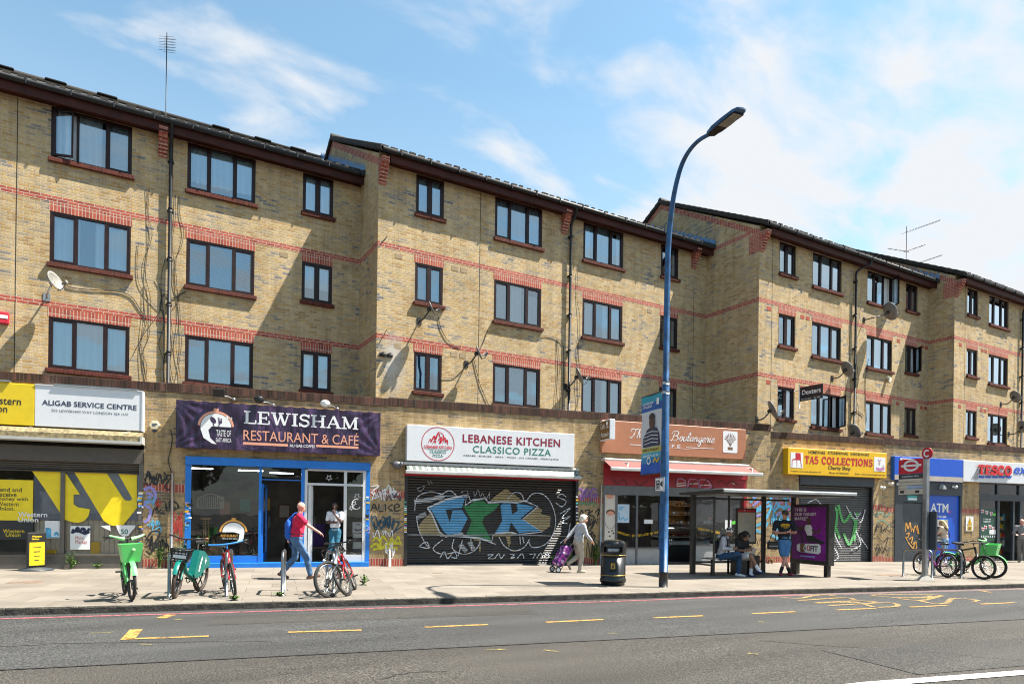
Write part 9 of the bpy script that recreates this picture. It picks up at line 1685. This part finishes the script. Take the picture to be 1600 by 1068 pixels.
person('woman in white top and teal trousers in the restaurant doorway, hand at mouth', (q6.x, q6.y), mixv(-.35, .93), J6, (1, .1, -.1), dict(skin='skin_dark', top=(cloth('tee_white', (.68, .68, .72)), 'short', .9), trousers=(cloth('teal_trousers', (.022, .12, .19)), 'long'), shoes='shoe_white', hair='hair_black', bulk=.98, handL=((.1, -.3, 1), (-1, 0, 0), .9), handR=((.3, 1, 0), (-1, 0, 0), .3)), .97, shorth, None, gz(5.6) + .13)
# 7 the woman at the cash machine, seen from behind
q = ST2.w(sc_(ST2, 1477, 850, .65), .62, 0)
J7 = dict(pelvis=(0, 0, .90), belly=(.01, 0, 1.05), chest=(.03, 0, 1.26), neck=(.06, 0, 1.44), head=(.11, 0, 1.55), shL=(.05, .18, 1.37), shR=(.05, -.18, 1.37), elL=(.14, .24, 1.13), wrL=(.36, .12, 1.13), elR=(.14, -.24, 1.13), wrR=(.36, -.10, 1.15), hipL=(0, .09, .86), hipR=(0, -.09, .86), knL=(.02, .09, .47), anL=(-.03, .09, .09), toL=(.10, .10, .035), knR=(.02, -.09, .47), anR=(-.02, -.09, .09), toR=(.11, -.10, .035))
longh = lambda v, T, J: (v.ell(T(-.02, 0, .045), .108, .09, .085), v.cap(T(-.06, 0, .0), T(-.10, 0, -.22), .085, .095), v.cap(T(-.05, .06, -.02), T(-.08, .07, -.2), .05, .05), v.cap(T(-.05, -.06, -.02), T(-.08, -.07, -.2), .05, .05))
def st7(t, J, T): mb = MB(); mb.tube(spline([(-.07, .19, 1.42), (-.11, .05, 1.28), (-.13, -.10, 1.12), (-.08, -.20, .98)], 5), .016, 6); fixo(mb, 'bag_strap', 'black', t)
person('blonde woman in a cream top and light jeans using the cash machine', (q.x, q.y), mixv(-.25, -1), J7, (1, 0, -.25), dict(skin='skin_pink', top=(cloth('cream_top', (.55, .44, .34)), 'short', .5), trousers=(cloth('denim_light', (.20, .32, .46), 8, .2), 'long'), shoes='shoe_white', hair=M('hair_blonde', (.45, .33, .19), .8, var=.25, vs=25), bulk=1.02), .97, longh, st7)
q = ST.w(sc_(ST, 1107, 800, -2.1), -2.1, 0)
person('worker in a white top standing behind the bakery counter', (q.x, q.y), nv, J7, (1, .1, -.3), dict(skin='skin_pink', top=('tee_white', 'short', .5), trousers=('jeans_dark', 'long'), shoes='black', hair='hair_black', bulk=1.05), .97, shorth, None, gz(12) + .03)
# 8 the man at the right edge of the picture
q = G(1597, 878)
J8 = dict(pelvis=(0, 0, .92), belly=(.01, 0, 1.07), chest=(.03, 0, 1.30), neck=(.07, 0, 1.49), head=(.13, 0, 1.60), shL=(.05, .20, 1.41), shR=(.05, -.20, 1.41), elL=(.10, .27, 1.16), wrL=(.33, .12, 1.14), elR=(.10, -.27, 1.16), wrR=(.33, -.16, 1.12), hipL=(0, .09, .87), hipR=(0, -.09, .87), knL=(.03, .09, .47), anL=(-.03, .09, .09), toL=(.1, .1, .035), knR=(.02, -.09, .47), anR=(-.02, -.09, .09), toR=(.11, -.1, .035))
person('bald man in grey clothes looking at his phone by the supermarket doors', (q.x, q.y), mixv(-.9, .4), J8, (.9, 0, -.45), dict(skin='skin_pink', top=(cloth('shirt_grey', (.24, .24, .25)), 'long', .7), trousers=(cloth('trousers_grey', (.16, .155, .15)), 'long'), shoes='black', hair='grey_stubble', hairname='stubble', bulk=1.05), 1.0, bald)
